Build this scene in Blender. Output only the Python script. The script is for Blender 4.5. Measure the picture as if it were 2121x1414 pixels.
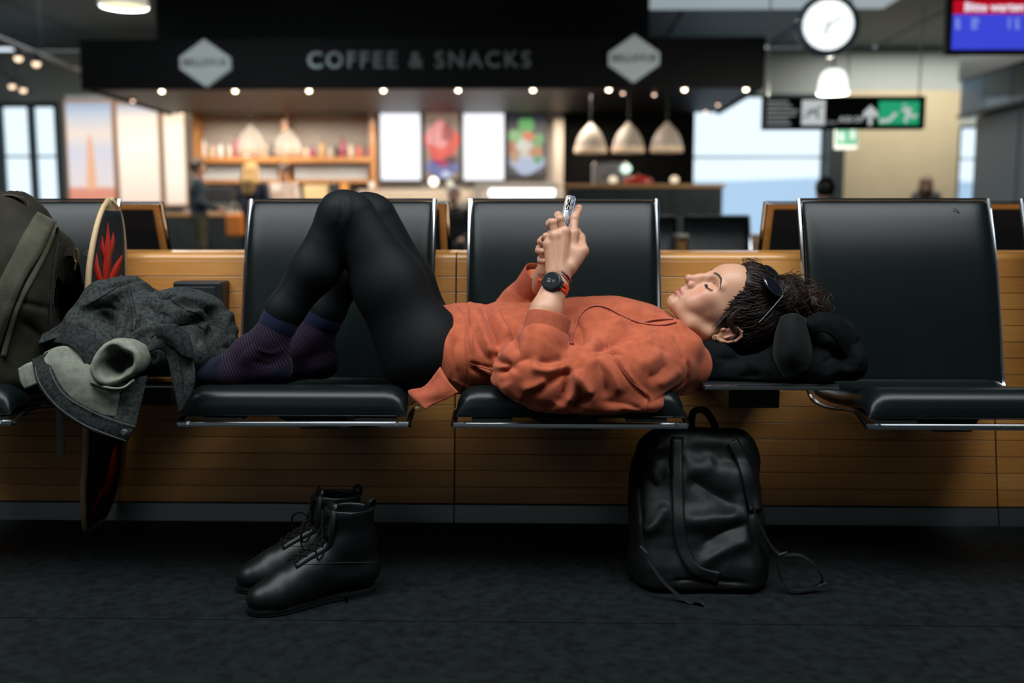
import bpy, bmesh, math, random
import numpy as np
from mathutils import Vector, Matrix, noise
random.seed(7)
for o in list(bpy.data.objects): bpy.data.objects.remove(o)
SC = bpy.context.scene
COL = SC.collection
R = math.radians

# ---------------------------------------------------------------- camera
FPX = 2121 * 35 / 36
PITCH = math.atan(243 / FPX)
YAW = R(1.3)
HC = 0.80
cd = bpy.data.cameras.new('camera')
cd.lens = 35; cd.sensor_width = 36; cd.clip_end = 900
cd.dof.use_dof = True; cd.dof.focus_distance = 2.2; cd.dof.aperture_fstop = 1.85
cam = bpy.data.objects.new('camera', cd)
cam.location = (0, 0, HC); cam.rotation_euler = (math.pi / 2 - PITCH, 0, YAW)
COL.objects.link(cam); SC.camera = cam

# ---------------------------------------------------------------- view, world, daylight
SC.view_settings.view_transform = 'Standard'
try: SC.view_settings.look = 'None'
except Exception: pass
EXPO = 0.6
SC.view_settings.exposure = EXPO
E0 = 2 ** -EXPO          # things that glow are set by how bright they look
SC.view_settings.gamma = 1.0
SC.view_settings.use_curve_mapping = False
W = bpy.data.worlds.new('overcast_sky'); SC.world = W; W.use_nodes = True
wb = W.node_tree.nodes['Background']
wb.inputs[0].default_value = (0.80, 0.92, 1.0, 1); wb.inputs[1].default_value = 1.35 * E0

def area(name, loc, rot, sx, sy, power, color):
    l = bpy.data.lights.new(name, 'AREA'); l.shape = 'RECTANGLE'; l.size = sx; l.size_y = sy
    l.energy = power; l.color = color
    o = bpy.data.objects.new(name, l); o.location = loc; o.rotation_euler = rot
    COL.objects.link(o); return o
# daylight from the window front behind the photographer and the roof lights over the waiting area
area('window_daylight', (-2.6, -3.2, 3.0), (R(62), 0, R(-18)), 4.0, 1.6, 6, (0.84, 0.94, 1.0))
area('skylight_daylight', (-0.7, 0.75, 4.08), (0, 0, 0), 7.5, 2.2, 300, (0.92, 0.97, 1.0))
area('hall_fill', (7.3, 18.2, 4.12), (0, 0, 0), 3.6, 2.2, 140, (1.0, 0.96, .88))  # added fill light without a fixture, brightens the beige wall and ceiling there
area('hall_fill_left', (-8.4, 15.0, 4.10), (0, 0, 0), 3.5, 4.0, 70, (.86, 0.95, 1.0))  # added fill light for the left end of the hall, no fixture modelled

# ---------------------------------------------------------------- pixel -> place
_c, _s = math.cos(PITCH), math.sin(PITCH)
_cy, _sy = math.cos(YAW), math.sin(YAW)
def ray(px, py):
    x = (px - 1060.5) / FPX; u = -(py - 707) / FPX
    d1 = _c + u * _s
    return (x * _cy - d1 * _sy, x * _sy + d1 * _cy, -_s + u * _c)
def at(px, py, Y):
    d = ray(px, py); t = Y / d[1]
    return Vector((d[0] * t, Y, HC + d[2] * t))
def atz(px, py, z):
    d = ray(px, py); t = (z - HC) / d[2]
    return Vector((d[0] * t, d[1] * t, z))
def rp(r, Y): return r * Y / FPX            # a radius in photo pixels at distance Y

# ---------------------------------------------------------------- scene helpers
def tag(o, label=None, cat=None, group=None, kind=None):
    if label: o['label'] = label
    if cat: o['category'] = cat
    if group: o['group'] = group
    if kind: o['kind'] = kind
    return o
def empty(name, loc, label=None, cat=None, group=None, kind=None, rz=0):
    o = bpy.data.objects.new(name, None); o.empty_display_size = .1
    o.location = loc; o.rotation_euler = (0, 0, rz); COL.objects.link(o)
    return tag(o, label, cat, group, kind)
def root_loc(p):
    v = Vector((0, 0, 0))
    while p is not None: v += p.location; p = p.parent
    return v
def link(name, me, mat=None, parent=None, local=False):
    o = bpy.data.objects.new(name, me)
    if mat is not None and len(me.materials) == 0: me.materials.append(mat)
    COL.objects.link(o)
    if parent is not None:
        o.parent = parent
        if not local:
            off = root_loc(parent); me.transform(Matrix.Translation(-off))
    else:
        if not local and len(me.vertices):      # put the origin at the base of the thing
            c = np.empty(len(me.vertices) * 3, np.float32); me.vertices.foreach_get('co', c); c = c.reshape(-1, 3)
            b = Vector((float((c[:, 0].min() + c[:, 0].max()) / 2), float((c[:, 1].min() + c[:, 1].max()) / 2), float(c[:, 2].min())))
            me.transform(Matrix.Translation(-b)); o.location = b
    return o
def nmesh(name, V, Fq, smooth=True):
    V = np.asarray(V, np.float32).reshape(-1, 3)
    me = bpy.data.meshes.new(name)
    if isinstance(Fq, np.ndarray) and Fq.ndim == 2:
        n, k = Fq.shape
        me.vertices.add(len(V)); me.vertices.foreach_set('co', V.ravel())
        me.loops.add(n * k); me.loops.foreach_set('vertex_index', Fq.astype(np.int32).ravel())
        me.polygons.add(n); me.polygons.foreach_set('loop_start', np.arange(0, n * k, k, dtype=np.int32))
        me.polygons.foreach_set('loop_total', np.full(n, k, np.int32))
        me.update(calc_edges=True); me.validate()
    else:
        me.from_pydata([tuple(map(float, v)) for v in V], [], [tuple(map(int, f)) for f in Fq]); me.update()
    if smooth: me.polygons.foreach_set('use_smooth', [True] * len(me.polygons))
    return me
def mk(name, V, Fq, mat, parent=None, smooth=True, local=False):
    return link(name, nmesh(name, V, Fq, smooth), mat, parent, local)

class MB:
    """collects boxes, tubes, lathes ... of ONE part and builds one mesh"""
    def __init__(s): s.V = []; s.F = []; s.n = 0
    def add(s, V, F):
        V = [tuple(v) for v in V]
        s.V += V; s.F += [tuple(i + s.n for i in f) for f in F]; s.n += len(V); return s
    def box(s, x0, x1, y0, y1, z0, z1, M=None, bev=0):
        bm = bmesh.new(); bmesh.ops.create_cube(bm, size=1)
        for v in bm.verts:
            v.co = Vector(((x0 + x1) / 2 + v.co.x * (x1 - x0), (y0 + y1) / 2 + v.co.y * (y1 - y0), (z0 + z1) / 2 + v.co.z * (z1 - z0)))
        if bev: bmesh.ops.bevel(bm, geom=bm.edges[:], offset=bev, segments=2, profile=.5, affect='EDGES')
        if M is not None: bm.transform(M)
        bm.verts.index_update()
        s.add([v.co[:] for v in bm.verts], [[v.index for v in f.verts] for f in bm.faces]); bm.free(); return s
    def tube(s, pts, rad, n=8, closed=False, cap=True, flat=None, up=None):
        V, F = tube_vf(pts, rad, n, closed, cap, flat, up); return s.add(V, F)
    def lathe(s, prof, c, n=24, axis='z', M=None):
        """prof: (r, h) pairs"""
        V = []; F = []
        for r, h in prof:
            for k in range(n):
                a = 2 * math.pi * k / n
                p = (r * math.cos(a), r * math.sin(a), h)
                if axis == 'y': p = (p[0], h, p[1])
                if axis == 'x': p = (h, p[0], p[1])
                p = Vector(p)
                if M is not None: p = M @ p
                V.append(p + Vector(c))
        m = len(prof)
        for i in range(m - 1):
            for k in range(n):
                F.append((i * n + k, i * n + (k + 1) % n, (i + 1) * n + (k + 1) % n, (i + 1) * n + k))
        if prof[0][0] > 1e-5: F.append(tuple(range(n)))
        if prof[-1][0] > 1e-5: F.append(tuple((m - 1) * n + k for k in range(n)))
        return s.add(V, F)
    def prism(s, poly, a, b, axis='y'):
        """poly of 2D points, extruded from a to b along axis"""
        n = len(poly); V = []
        for t in (a, b):
            for (u, w) in poly:
                V.append({'y': (u, t, w), 'x': (t, u, w), 'z': (u, w, t)}[axis])
        F = [tuple(range(n)), tuple(range(2 * n - 1, n - 1, -1))]
        F += [(i, (i + 1) % n, n + (i + 1) % n, n + i) for i in range(n)]
        return s.add(V, F)
    def build(s, name, mat, parent=None, smooth=False, local=False, bevel=0):
        me = nmesh(name, np.array(s.V), s.F, smooth)
        bm = bmesh.new(); bm.from_mesh(me); bmesh.ops.recalc_face_normals(bm, faces=bm.faces[:])
        if bevel: bmesh.ops.bevel(bm, geom=bm.edges[:], offset=bevel, segments=2, profile=.5, affect='EDGES')
        bm.to_mesh(me); bm.free()
        if smooth: 
            me.polygons.foreach_set('use_smooth', [True] * len(me.polygons))
            try: me.set_sharp_from_angle(angle=R(40))
            except Exception: pass
        return link(name, me, mat, parent, local)

def tube_vf(pts, rad, n=8, closed=False, cap=True, flat=None, up=None):
    P = [Vector(p) for p in pts]; m = len(P)
    rr = [rad] * m if not hasattr(rad, '__len__') else list(rad)
    T = []
    for i in range(m):
        a = P[(i - 1) % m] if (closed or i > 0) else P[0]
        b = P[(i + 1) % m] if (closed or i < m - 1) else P[-1]
        d = b - a
        T.append(d.normalized() if d.length > 1e-9 else Vector((0, 0, 1)))
    u = Vector(up) if up is not None else (Vector((0, 0, 1)) if abs(T[0].z) < .9 else Vector((1, 0, 0)))
    V = []; F = []
    u = (u - T[0] * u.dot(T[0])).normalized()
    for i in range(m):
        u2 = (u - T[i] * u.dot(T[i]))
        if u2.length < 1e-6: u2 = T[i].orthogonal()
        u = u2.normalized(); w = T[i].cross(u)
        for k in range(n):
            a = 2 * math.pi * k / n
            V.append(P[i] + (u * math.cos(a) * (flat if flat else 1) + w * math.sin(a)) * rr[i])
    for i in range(m if closed else m - 1):
        j = (i + 1) % m
        for k in range(n):
            F.append((i * n + k, i * n + (k + 1) % n, j * n + (k + 1) % n, j * n + k))
    if cap and not closed:
        F.append(tuple(range(n - 1, -1, -1))); F.append(tuple((m - 1) * n + k for k in range(n)))
    return V, F
def crom(P, n, closed=False):
    """Catmull-Rom through points -> n samples"""
    P = np.asarray(P, float); m = len(P)
    if m == 2: return P[0] + (P[1] - P[0]) * np.linspace(0, 1, n)[:, None]
    seg = m if closed else m - 1
    t = np.linspace(0, seg, n, endpoint=not closed); i = np.minimum(t.astype(int), seg - 1); f = (t - i)[:, None]
    if closed: g = lambda k: P[(i + k) % m]
    else:
        Q = np.vstack([2 * P[0] - P[1], P, 2 * P[-1] - P[-2]]); g = lambda k: Q[i + k + 1]
    a, b, c, d = g(-1), g(0), g(1), g(2)
    return .5 * (2 * b + (c - a) * f + (2 * a - 5 * b + 4 * c - d) * f ** 2 + (3 * b - a - 3 * c + d) * f ** 3)
def grid_patch(rows, nu, nv):
    """rows of control points (lists of equal length) -> smooth nv x nu grid of points"""
    A = np.array([crom(r, nu) for r in rows])
    return np.stack([crom(A[:, j], nv) for j in range(nu)], 1)
def shell_vf(G, th):
    """grid (nv,nu,3) -> closed thick sheet"""
    nv, nu, _ = G.shape
    du = np.gradient(G, axis=1); dv = np.gradient(G, axis=0)
    N = np.cross(du, dv); N /= np.maximum(np.linalg.norm(N, axis=2, keepdims=True), 1e-9)
    A = (G + N * th / 2).reshape(-1, 3); B = (G - N * th / 2).reshape(-1, 3)
    V = np.vstack([A, B]); o = nv * nu; F = []
    for j in range(nv - 1):
        for i in range(nu - 1):
            a = j * nu + i
            F.append((a, a + 1, a + nu + 1, a + nu)); F.append((o + a, o + a + nu, o + a + nu + 1, o + a + 1))
    for i in range(nu - 1):
        F.append((i, o + i, o + i + 1, i + 1)); a = (nv - 1) * nu + i; F.append((a, a + 1, o + a + 1, o + a))
    for j in range(nv - 1):
        a = j * nu; F.append((a, a + nu, o + a + nu, o + a)); a = j * nu + nu - 1; F.append((a, o + a, o + a + nu, a + nu))
    return V, np.array(F)
def sheet(name, rows, mat, parent=None, nu=24, nv=24, th=.002, noise_amp=0, px=True, seed=0):
    """rows of (px, py, Y) control points -> thick cloth sheet"""
    if px: rows = [[tuple(at(*p)) for p in r] for r in rows]
    G = grid_patch(rows, nu, nv)
    if noise_amp: G = G + wob(G.reshape(-1, 3), 40, seed).reshape(nv, nu, 1) * noise_amp * np.array([.3, 1, .6])
    V, F = shell_vf(G, th)
    return mk(name, V, F, mat, parent)
def wob(P, f, seed=0):
    """cheap smooth noise, -1..1"""
    P = np.asarray(P); s = np.zeros(len(P)); rs = np.random.RandomState(seed + 11)
    for k in range(6):
        d = rs.normal(size=3); d /= np.linalg.norm(d)
        e = rs.normal(size=3); e /= np.linalg.norm(e)
        ff = f * (.6 + .25 * k)
        s += np.sin(P @ d * ff + 1.7 * np.sin(P @ e * ff * .6 + rs.rand() * 6) + rs.rand() * 6)
    return s / 4

# ---------------------------------------------------------------- signed-distance modelling
class SDF:
    def __init__(s, lo, hi, h):
        s.lo = np.array(lo, np.float32); s.h = h
        s.n = np.ceil((np.array(hi) - s.lo) / h).astype(int) + 1
        s.f = np.full(s.n, 9.0, np.float32)
        s.ax = [s.lo[i] + np.arange(s.n[i], dtype=np.float32) * h for i in range(3)]
    def _sub(s, lo, hi):
        a = np.maximum(np.floor((np.array(lo) - s.lo) / s.h).astype(int), 0)
        b = np.minimum(np.ceil((np.array(hi) - s.lo) / s.h).astype(int) + 1, s.n)
        if (b <= a).any(): return None
        sl = tuple(slice(a[i], b[i]) for i in range(3))
        X = s.ax[0][sl[0]][:, None, None]; Y = s.ax[1][sl[1]][None, :, None]; Z = s.ax[2][sl[2]][None, None, :]
        return sl, X, Y, Z
    def _mix(s, sl, d, k, op):
        f = s.f[sl]
        if op == 'sub':
            d = -d
            if k > 0:
                h = np.clip(.5 - .5 * (d - f) / -k if False else .5 + .5 * (d - f) / k, 0, 1)
                s.f[sl] = f + (d - f) * h + k * h * (1 - h)
            else: s.f[sl] = np.maximum(f, d)
        else:
            if k > 0:
                h = np.clip(.5 + .5 * (f - d) / k, 0, 1)
                s.f[sl] = f + (d - f) * h - k * h * (1 - h)
            else: s.f[sl] = np.minimum(f, d)
    def cone(s, a, b, r1, r2=None, k=.01, op='add', sq=None):
        """capsule with two radii; sq=(axis vector, factor) squashes along that axis"""
        r2 = r1 if r2 is None else r2
        a = np.array(a, np.float32); b = np.array(b, np.float32); m = max(r1, r2) * (max(1, sq[1]) if sq else 1) + k + 2 * s.h
        q = s._sub(np.minimum(a, b) - m, np.maximum(a, b) + m)
        if q is None: return s
        sl, X, Y, Z = q
        ba = b - a; L = float(ba @ ba) + 1e-12
        dx, dy, dz = X - a[0], Y - a[1], Z - a[2]
        t = np.clip((dx * ba[0] + dy * ba[1] + dz * ba[2]) / L, 0, 1)
        dx = dx - t * ba[0]; dy = dy - t * ba[1]; dz = dz - t * ba[2]
        if sq:
            ax = np.array(sq[0], np.float32); ax /= np.linalg.norm(ax)
            w = dx * ax[0] + dy * ax[1] + dz * ax[2]; g = (1 / sq[1] - 1)
            dx = dx + w * ax[0] * g; dy = dy + w * ax[1] * g; dz = dz + w * ax[2] * g
            d = (np.sqrt(dx * dx + dy * dy + dz * dz) - (r1 + (r2 - r1) * t)) * min(1, sq[1])
        else: d = np.sqrt(dx * dx + dy * dy + dz * dz) - (r1 + (r2 - r1) * t)
        s._mix(sl, d, k, op); return s
    def chain(s, pts, rad, k=.01, op='add', sq=None):
        rr = rad if hasattr(rad, '__len__') else [rad] * len(pts)
        for i in range(len(pts) - 1): s.cone(pts[i], pts[i + 1], rr[i], rr[i + 1], k, op, sq)
        return s
    def ell(s, c, r, M=None, k=.01, op='add'):
        """ellipsoid, M = 3x3 rotation (columns = its axes)"""
        c = np.array(c, np.float32); r = np.array(r, np.float32); m = r.max() + k + 2 * s.h
        q = s._sub(c - m, c + m)
        if q is None: return s
        sl, X, Y, Z = q
        dx, dy, dz = X - c[0], Y - c[1], Z - c[2]
        if M is not None:
            M = np.array(M, np.float32)
            dx, dy, dz = (dx * M[0, i] + dy * M[1, i] + dz * M[2, i] for i in range(3))
        k0 = np.sqrt((dx / r[0]) ** 2 + (dy / r[1]) ** 2 + (dz / r[2]) ** 2)
        k1 = np.sqrt((dx / r[0] ** 2) ** 2 + (dy / r[1] ** 2) ** 2 + (dz / r[2] ** 2) ** 2)
        d = k0 * (k0 - 1) / np.maximum(k1, 1e-6)
        s._mix(sl, d, k, op); return s
    def box(s, c, hs, rad=.01, M=None, k=.01, op='add'):
        c = np.array(c, np.float32); hs = np.array(hs, np.float32); m = np.linalg.norm(hs) + k + 2 * s.h
        q = s._sub(c - m, c + m)
        if q is None: return s
        sl, X, Y, Z = q
        dx, dy, dz = X - c[0], Y - c[1], Z - c[2]
        if M is not None:
            M = np.array(M, np.float32)
            dx, dy, dz = (dx * M[0, i] + dy * M[1, i] + dz * M[2, i] for i in range(3))
        qx, qy, qz = np.abs(dx) - hs[0] + rad, np.abs(dy) - hs[1] + rad, np.abs(dz) - hs[2] + rad
        d = np.sqrt(np.maximum(qx, 0) ** 2 + np.maximum(qy, 0) ** 2 + np.maximum(qz, 0) ** 2) + np.minimum(np.maximum(np.maximum(qx, qy), qz), 0) - rad
        s._mix(sl, d, k, op); return s
    def below(s, z, k=.01):
        """cut away everything under height z"""
        d = z - s.ax[2][None, None, :]
        h = np.clip(.5 + .5 * (d - s.f) / k, 0, 1); s.f = s.f + (d - s.f) * h + k * h * (1 - h); return s
    def mesh(s, smooth=1):
        f = s.f; sg = f < 0
        nx, ny, nz = (np.array(f.shape) - 1)
        def c8(a): return [a[i:i + nx, j:j + ny, k:k + nz] for i in (0, 1) for j in (0, 1) for k in (0, 1)]
        cs = c8(sg); anyb = cs[0].copy(); allb = cs[0].copy()
        for c in cs[1:]: anyb |= c; allb &= c
        mask = anyb & ~allb
        I = np.argwhere(mask); n = len(I)
        idx = np.full(mask.shape, -1, np.int32); idx[mask] = np.arange(n)
        off = np.array([(i, j, k) for i in (0, 1) for j in (0, 1) for k in (0, 1)])
        vals = np.stack([f[I[:, 0] + o[0], I[:, 1] + o[1], I[:, 2] + o[2]] for o in off], 1)
        acc = np.zeros((n, 3)); cnt = np.zeros(n)
        for a in range(8):
            for b in range(a + 1, 8):
                if np.abs(off[a] - off[b]).sum() != 1: continue
                va, vb = vals[:, a], vals[:, b]; cr = (va < 0) != (vb < 0)
                t = np.where(cr, va / np.where(cr, va - vb, 1), 0)
                acc += np.where(cr[:, None], off[a] + (off[b] - off[a]) * t[:, None], 0); cnt += cr
        V = (I + acc / cnt[:, None]) * s.h + s.lo
        Q = []
        for ax in range(3):
            o1, o2 = [(1, 2), (2, 0), (0, 1)][ax]
            sa = [slice(None)] * 3; sb = [slice(None)] * 3
            sa[ax] = slice(0, -1); sb[ax] = slice(1, None)
            A, B = sg[tuple(sa)], sg[tuple(sb)]
            E = np.argwhere(A != B)
            E = E[(E[:, o1] > 0) & (E[:, o2] > 0) & (E[:, o1] < s.n[o1] - 1) & (E[:, o2] < s.n[o2] - 1)]
            u = np.zeros(3, int); u[o1] = 1; w = np.zeros(3, int); w[o2] = 1
            g = lambda e: idx[e[:, 0], e[:, 1], e[:, 2]]
            q = np.stack([g(E - u - w), g(E - w), g(E), g(E - u)], 1)
            flip = ~A[E[:, 0], E[:, 1], E[:, 2]]
            q[flip] = q[flip][:, ::-1]
            Q.append(q)
        Q = np.vstack(Q); Q = Q[(Q >= 0).all(1)]
        for _ in range(smooth): V = relax(V, Q)
        return V, Q
def relax(V, Q, lam=.6):
    n = len(V); acc = np.zeros_like(V); cnt = np.zeros(n)
    k = Q.shape[1]
    for i in range(k):
        a, b = Q[:, i], Q[:, (i + 1) % k]
        for c in range(3): acc[:, c] += np.bincount(a, V[b, c], n) + np.bincount(b, V[a, c], n)
        cnt += np.bincount(a, minlength=n) + np.bincount(b, minlength=n)
    return V + lam * (acc / np.maximum(cnt, 1)[:, None] - V)
def vnormals(V, Q):
    d1 = V[Q[:, 2]] - V[Q[:, 0]]; d2 = V[Q[:, 3 if Q.shape[1] == 4 else 1]] - V[Q[:, 1 if Q.shape[1] == 4 else 0]]
    fn = np.cross(d1, d2); N = np.zeros_like(V)
    for i in range(Q.shape[1]):
        for c in range(3): N[:, c] += np.bincount(Q[:, i], fn[:, c], len(V))
    return N / np.maximum(np.linalg.norm(N, axis=1, keepdims=True), 1e-12)
def strokes(V, Q, S, Y, face=-.15, sharp=True):
    """model folds: S = list of (pixel polyline, width px, height px[, end taper]) on the side that faces -Y;
    height > 0 raises a ridge, < 0 presses a crease, moving the surface along its normal"""
    N = vnormals(V, Q); D = np.zeros(len(V))
    m0 = np.clip((-N[:, 1] - face) / .25, 0, 1)
    for pl, w, hgt in S:
        P = np.array([tuple(at(p[0], p[1], Y)) for p in pl])[:, [0, 2]]
        P = crom(P, max(12, 8 * len(P)))
        w = rp(w, Y); hgt = rp(hgt, Y)
        lo = P.min(0) - 3 * w; hi = P.max(0) + 3 * w
        q = np.where((V[:, 0] > lo[0]) & (V[:, 0] < hi[0]) & (V[:, 2] > lo[1]) & (V[:, 2] < hi[1]) & (m0 > 0))[0]
        if not len(q): continue
        X = V[q][:, [0, 2]]; best = np.full(len(q), 9.); bt = np.zeros(len(q)); m = len(P)
        for i in range(m - 1):
            ab = P[i + 1] - P[i]; L = ab @ ab + 1e-12
            t = np.clip(((X - P[i]) @ ab) / L, 0, 1)
            d = np.linalg.norm(X - P[i] - t[:, None] * ab, axis=1)
            u = d < best; best[u] = d[u]; bt[u] = (i + t[u]) / (m - 1)
        tp = np.minimum(1, np.minimum(bt, 1 - bt) / .22)
        tp = tp * tp * (3 - 2 * tp) * .85 + .15
        prof = np.exp(-(best / w) ** 2) if hgt > 0 else np.exp(-np.abs(best / w) ** 1.4)
        D[q] += hgt * prof * tp * m0[q]
    return V + N * D[:, None]

# ---------------------------------------------------------------- materials (all procedural)
MATS = {}
def mat(name, col, rough=.5, metal=0, spec=.5, var=0, vscale=8, bump=0, bscale=60, emit=0, ecol=None, sheen=0, coat=0,
        stretch=(1, 1, 1), col2=None, detail=4, sss=0, attr=None, alpha=None):
    if name in MATS: return MATS[name]
    m = bpy.data.materials.new(name); m.use_nodes = True; nt = m.node_tree; b = nt.nodes['Principled BSDF']
    b.inputs['Roughness'].default_value = rough; b.inputs['Metallic'].default_value = metal
    b.inputs['Specular IOR Level'].default_value = spec
    c = tuple(col) + (1,)
    b.inputs['Base Color'].default_value = c
    if sheen: b.inputs['Sheen Weight'].default_value = sheen; b.inputs['Sheen Roughness'].default_value = .5
    if coat: b.inputs['Coat Weight'].default_value = coat; b.inputs['Coat Roughness'].default_value = .15
    if sss:
        b.inputs['Subsurface Weight'].default_value = sss; b.inputs['Subsurface Radius'].default_value = (1, .35, .2); b.inputs['Subsurface Scale'].default_value = .004
    if emit:
        b.inputs['Emission Color'].default_value = tuple(ecol or col) + (1,); b.inputs['Emission Strength'].default_value = emit * E0
    tc = nt.nodes.new('ShaderNodeTexCoord'); mp = nt.nodes.new('ShaderNodeMapping'); mp.inputs['Scale'].default_value = stretch
    nt.links.new(tc.outputs['Object'], mp.inputs['Vector'])
    base = None
    if attr:
        at_ = nt.nodes.new('ShaderNodeAttribute'); at_.attribute_name = attr; base = at_.outputs['Color']
    if var or col2:
        nz = nt.nodes.new('ShaderNodeTexNoise'); nz.inputs['Scale'].default_value = vscale; nz.inputs['Detail'].default_value = detail
        nt.links.new(mp.outputs[0], nz.inputs['Vector'])
        rmp = nt.nodes.new('ShaderNodeMapRange'); rmp.inputs[1].default_value = .3; rmp.inputs[2].default_value = .7
        nt.links.new(nz.outputs['Fac'], rmp.inputs[0])
        mx = nt.nodes.new('ShaderNodeMix'); mx.data_type = 'RGBA'
        nt.links.new(rmp.outputs[0], mx.inputs['Factor'])
        if base is not None:
            mx.blend_type = 'MULTIPLY'; nt.links.new(base, mx.inputs['A']); mx.inputs['B'].default_value = (1 - var,) * 3 + (1,)
        else:
            mx.inputs['A'].default_value = c
            mx.inputs['B'].default_value = (tuple(col2) + (1,)) if col2 else tuple(min(1, x * (1 - var)) for x in col) + (1,)
        base = mx.outputs['Result']
    if base is not None: nt.links.new(base, b.inputs['Base Color'])
    if bump:
        nb = nt.nodes.new('ShaderNodeTexNoise'); nb.inputs['Scale'].default_value = bscale; nb.inputs['Detail'].default_value = 3
        nt.links.new(mp.outputs[0], nb.inputs['Vector'])
        bp = nt.nodes.new('ShaderNodeBump'); bp.inputs['Strength'].default_value = bump; bp.inputs['Distance'].default_value = .002
        nt.links.new(nb.outputs['Fac'], bp.inputs['Height']); nt.links.new(bp.outputs[0], b.inputs['Normal'])
    MATS[name] = m; return m
def glass_mat(name, tint, gloss=.08):
    if name in MATS: return MATS[name]
    m = bpy.data.materials.new(name); m.use_nodes = True; nt = m.node_tree; nt.nodes.clear()
    o = nt.nodes.new('ShaderNodeOutputMaterial'); mx = nt.nodes.new('ShaderNodeMixShader'); mx.inputs[0].default_value = gloss
    t = nt.nodes.new('ShaderNodeBsdfTransparent'); t.inputs[0].default_value = tuple(tint) + (1,)
    g = nt.nodes.new('ShaderNodeBsdfGlossy'); g.inputs['Roughness'].default_value = .03
    nt.links.new(t.outputs[0], mx.inputs[1]); nt.links.new(g.outputs[0], mx.inputs[2]); nt.links.new(mx.outputs[0], o.inputs[0])
    MATS[name] = m; return m
def emat(name, col, strength): return mat(name, (.02, .02, .02), .5, emit=strength, ecol=col)

def text_mesh(txt, size, depth=.004, bold=0.0, shear=0, align='CENTER', spacing=1.0):
    c = bpy.data.curves.new('txt', 'FONT'); c.body = txt; c.size = size; c.extrude = depth; c.offset = bold; c.shear = shear
    c.align_x = align; c.align_y = 'CENTER'; c.space_character = spacing; c.resolution_u = 3
    o = bpy.data.objects.new('txt', c); COL.objects.link(o)
    dg = bpy.context.evaluated_depsgraph_get(); dg.update()
    me = bpy.data.meshes.new_from_object(o.evaluated_get(dg))
    bpy.data.objects.remove(o); return me
def text(name, txt, loc, size, mt, parent=None, rot=(math.pi / 2, 0, 0), **k):
    me = text_mesh(txt, size, **k); me.materials.clear()
    from mathutils import Euler
    me.transform(Matrix.Translation(loc) @ Euler(rot).to_matrix().to_4x4())
    return link(name, me, mt, parent)
def copy_tree(o, parent=None):
    c = o.copy(); COL.objects.link(c); c.parent = parent
    for ch in o.children: copy_tree(ch, c)
    return c
# ================================================================= materials shared by the hall
M_floor = mat('floor_rubber', (.0026, .0036, .0039), .60, spec=.10, col2=(.0075, .0105, .0112), vscale=42, detail=10, bump=.35, bscale=35)
M_ceil = mat('ceiling_panel', (.15, .19, .195), .6, var=.2, vscale=1.5)
M_ceilgap = mat('ceiling_gap', (.03, .034, .035), .7, var=.1)
M_beige = mat('beige_wall', (.50, .42, .27), .75, var=.08, vscale=2)
M_upwall = mat('upper_wall', (.34, .37, .35), .75, var=.06, vscale=2)
M_greywall = mat('grey_wall', (.22, .27, .29), .6, var=.08, vscale=2)
M_black = mat('black_panel', (.004, .0046, .005), .65, spec=.2, var=.2, vscale=3)
M_frame = mat('window_frame_metal', (.035, .06, .075), .45, metal=.3, var=.1)
M_glass = glass_mat('window_glass', (.97, .99, 1.0), .05)
M_chrome = mat('chrome', (.74, .78, .82), .16, metal=1, var=.06, vscale=12)
M_steel = mat('brushed_steel', (.27, .30, .30), .34, metal=.85, var=.12, vscale=3, stretch=(1, 1, 60))
M_leather = mat('black_leather', (.0044, .0074, .0076), .28, spec=.23, var=.15, vscale=6, bump=.08, bscale=700)
M_blackmetal = mat('black_metal', (.012, .015, .017), .42, spec=.4, var=.2, vscale=20)
M_blackcloth = mat('black_felt', (.010, .0105, .012), .9, spec=.1, var=.2, vscale=60)
def wood(name, c1, c2, rough=.32):
    return mat(name, c1, rough, spec=.45, col2=c2, vscale=5, stretch=(1.2, 14, 26), detail=6, bump=.05, bscale=30, coat=.25)
WOODS = [wood('oak_plank_%s' % 'abcd'[i], c1, c2) for i, (c1, c2) in enumerate([
    ((.50, .235, .060), (.42, .185, .044)), ((.46, .205, .050), (.38, .16, .036)),
    ((.54, .265, .076), (.46, .21, .054)), ((.43, .19, .045), (.36, .15, .034))])]
M_wood_warm = wood('kiosk_wood', (.42, .19, .06), (.33, .14, .04), .4)
M_core = mat('bench_core', (.014, .010, .007), .8, var=.2)

# ================================================================= the room
def structure(name, mb, m, parent=None, **k):
    o = mb.build(name, m, parent, **k)
    if parent is None: o['kind'] = 'structure'
    return o
XL, XR, YB, YF, ZC = -11.0, 11.0, -5.0, 20.0, 4.2
fl = structure('floor', MB().box(XL, XR, YB, YF, -.06, -.004), M_floor)
ysm = 1.935
for (x0, x1, y0, y1) in [(XL, XR, YB, ysm - .0015), (XL, -.0, ysm + .0015, YF), (0.0, XR, ysm + .0015, YF)]:
    MB().box(x0, x1, y0, y1, -.02, 0.0).build('floor_sheet', M_floor, fl)
ce = structure('ceiling', MB().box(XL, XR, YB, YF, ZC + .06, ZC + .2), M_ceilgap)
for k in range(-5, 5):
    x0 = 4.5 + 2.1 * (k - 2) ; x1 = x0 + 2.1 - .05
    x0 = max(x0, XL); x1 = min(x1, XR)
    if x1 - x0 < .2: continue
    for (y0, y1) in [(YB, -.0), (.0, 3.2), (3.2, 8.4), (8.4, 13.1), (13.1, YF)]:
        MB().box(x0, x1, y0 + .02, y1 - .02, ZC, ZC + .06).build('ceiling_panel', M_ceil, ce)
structure('wall_back', MB().box(XL, XR, YB - .2, YB, 0, ZC), mat('back_wall', (.07, .085, .09), .6, var=.1))
structure('wall_left', MB().box(XL - .2, XL, YB, YF, 0, ZC), M_greywall)
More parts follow.
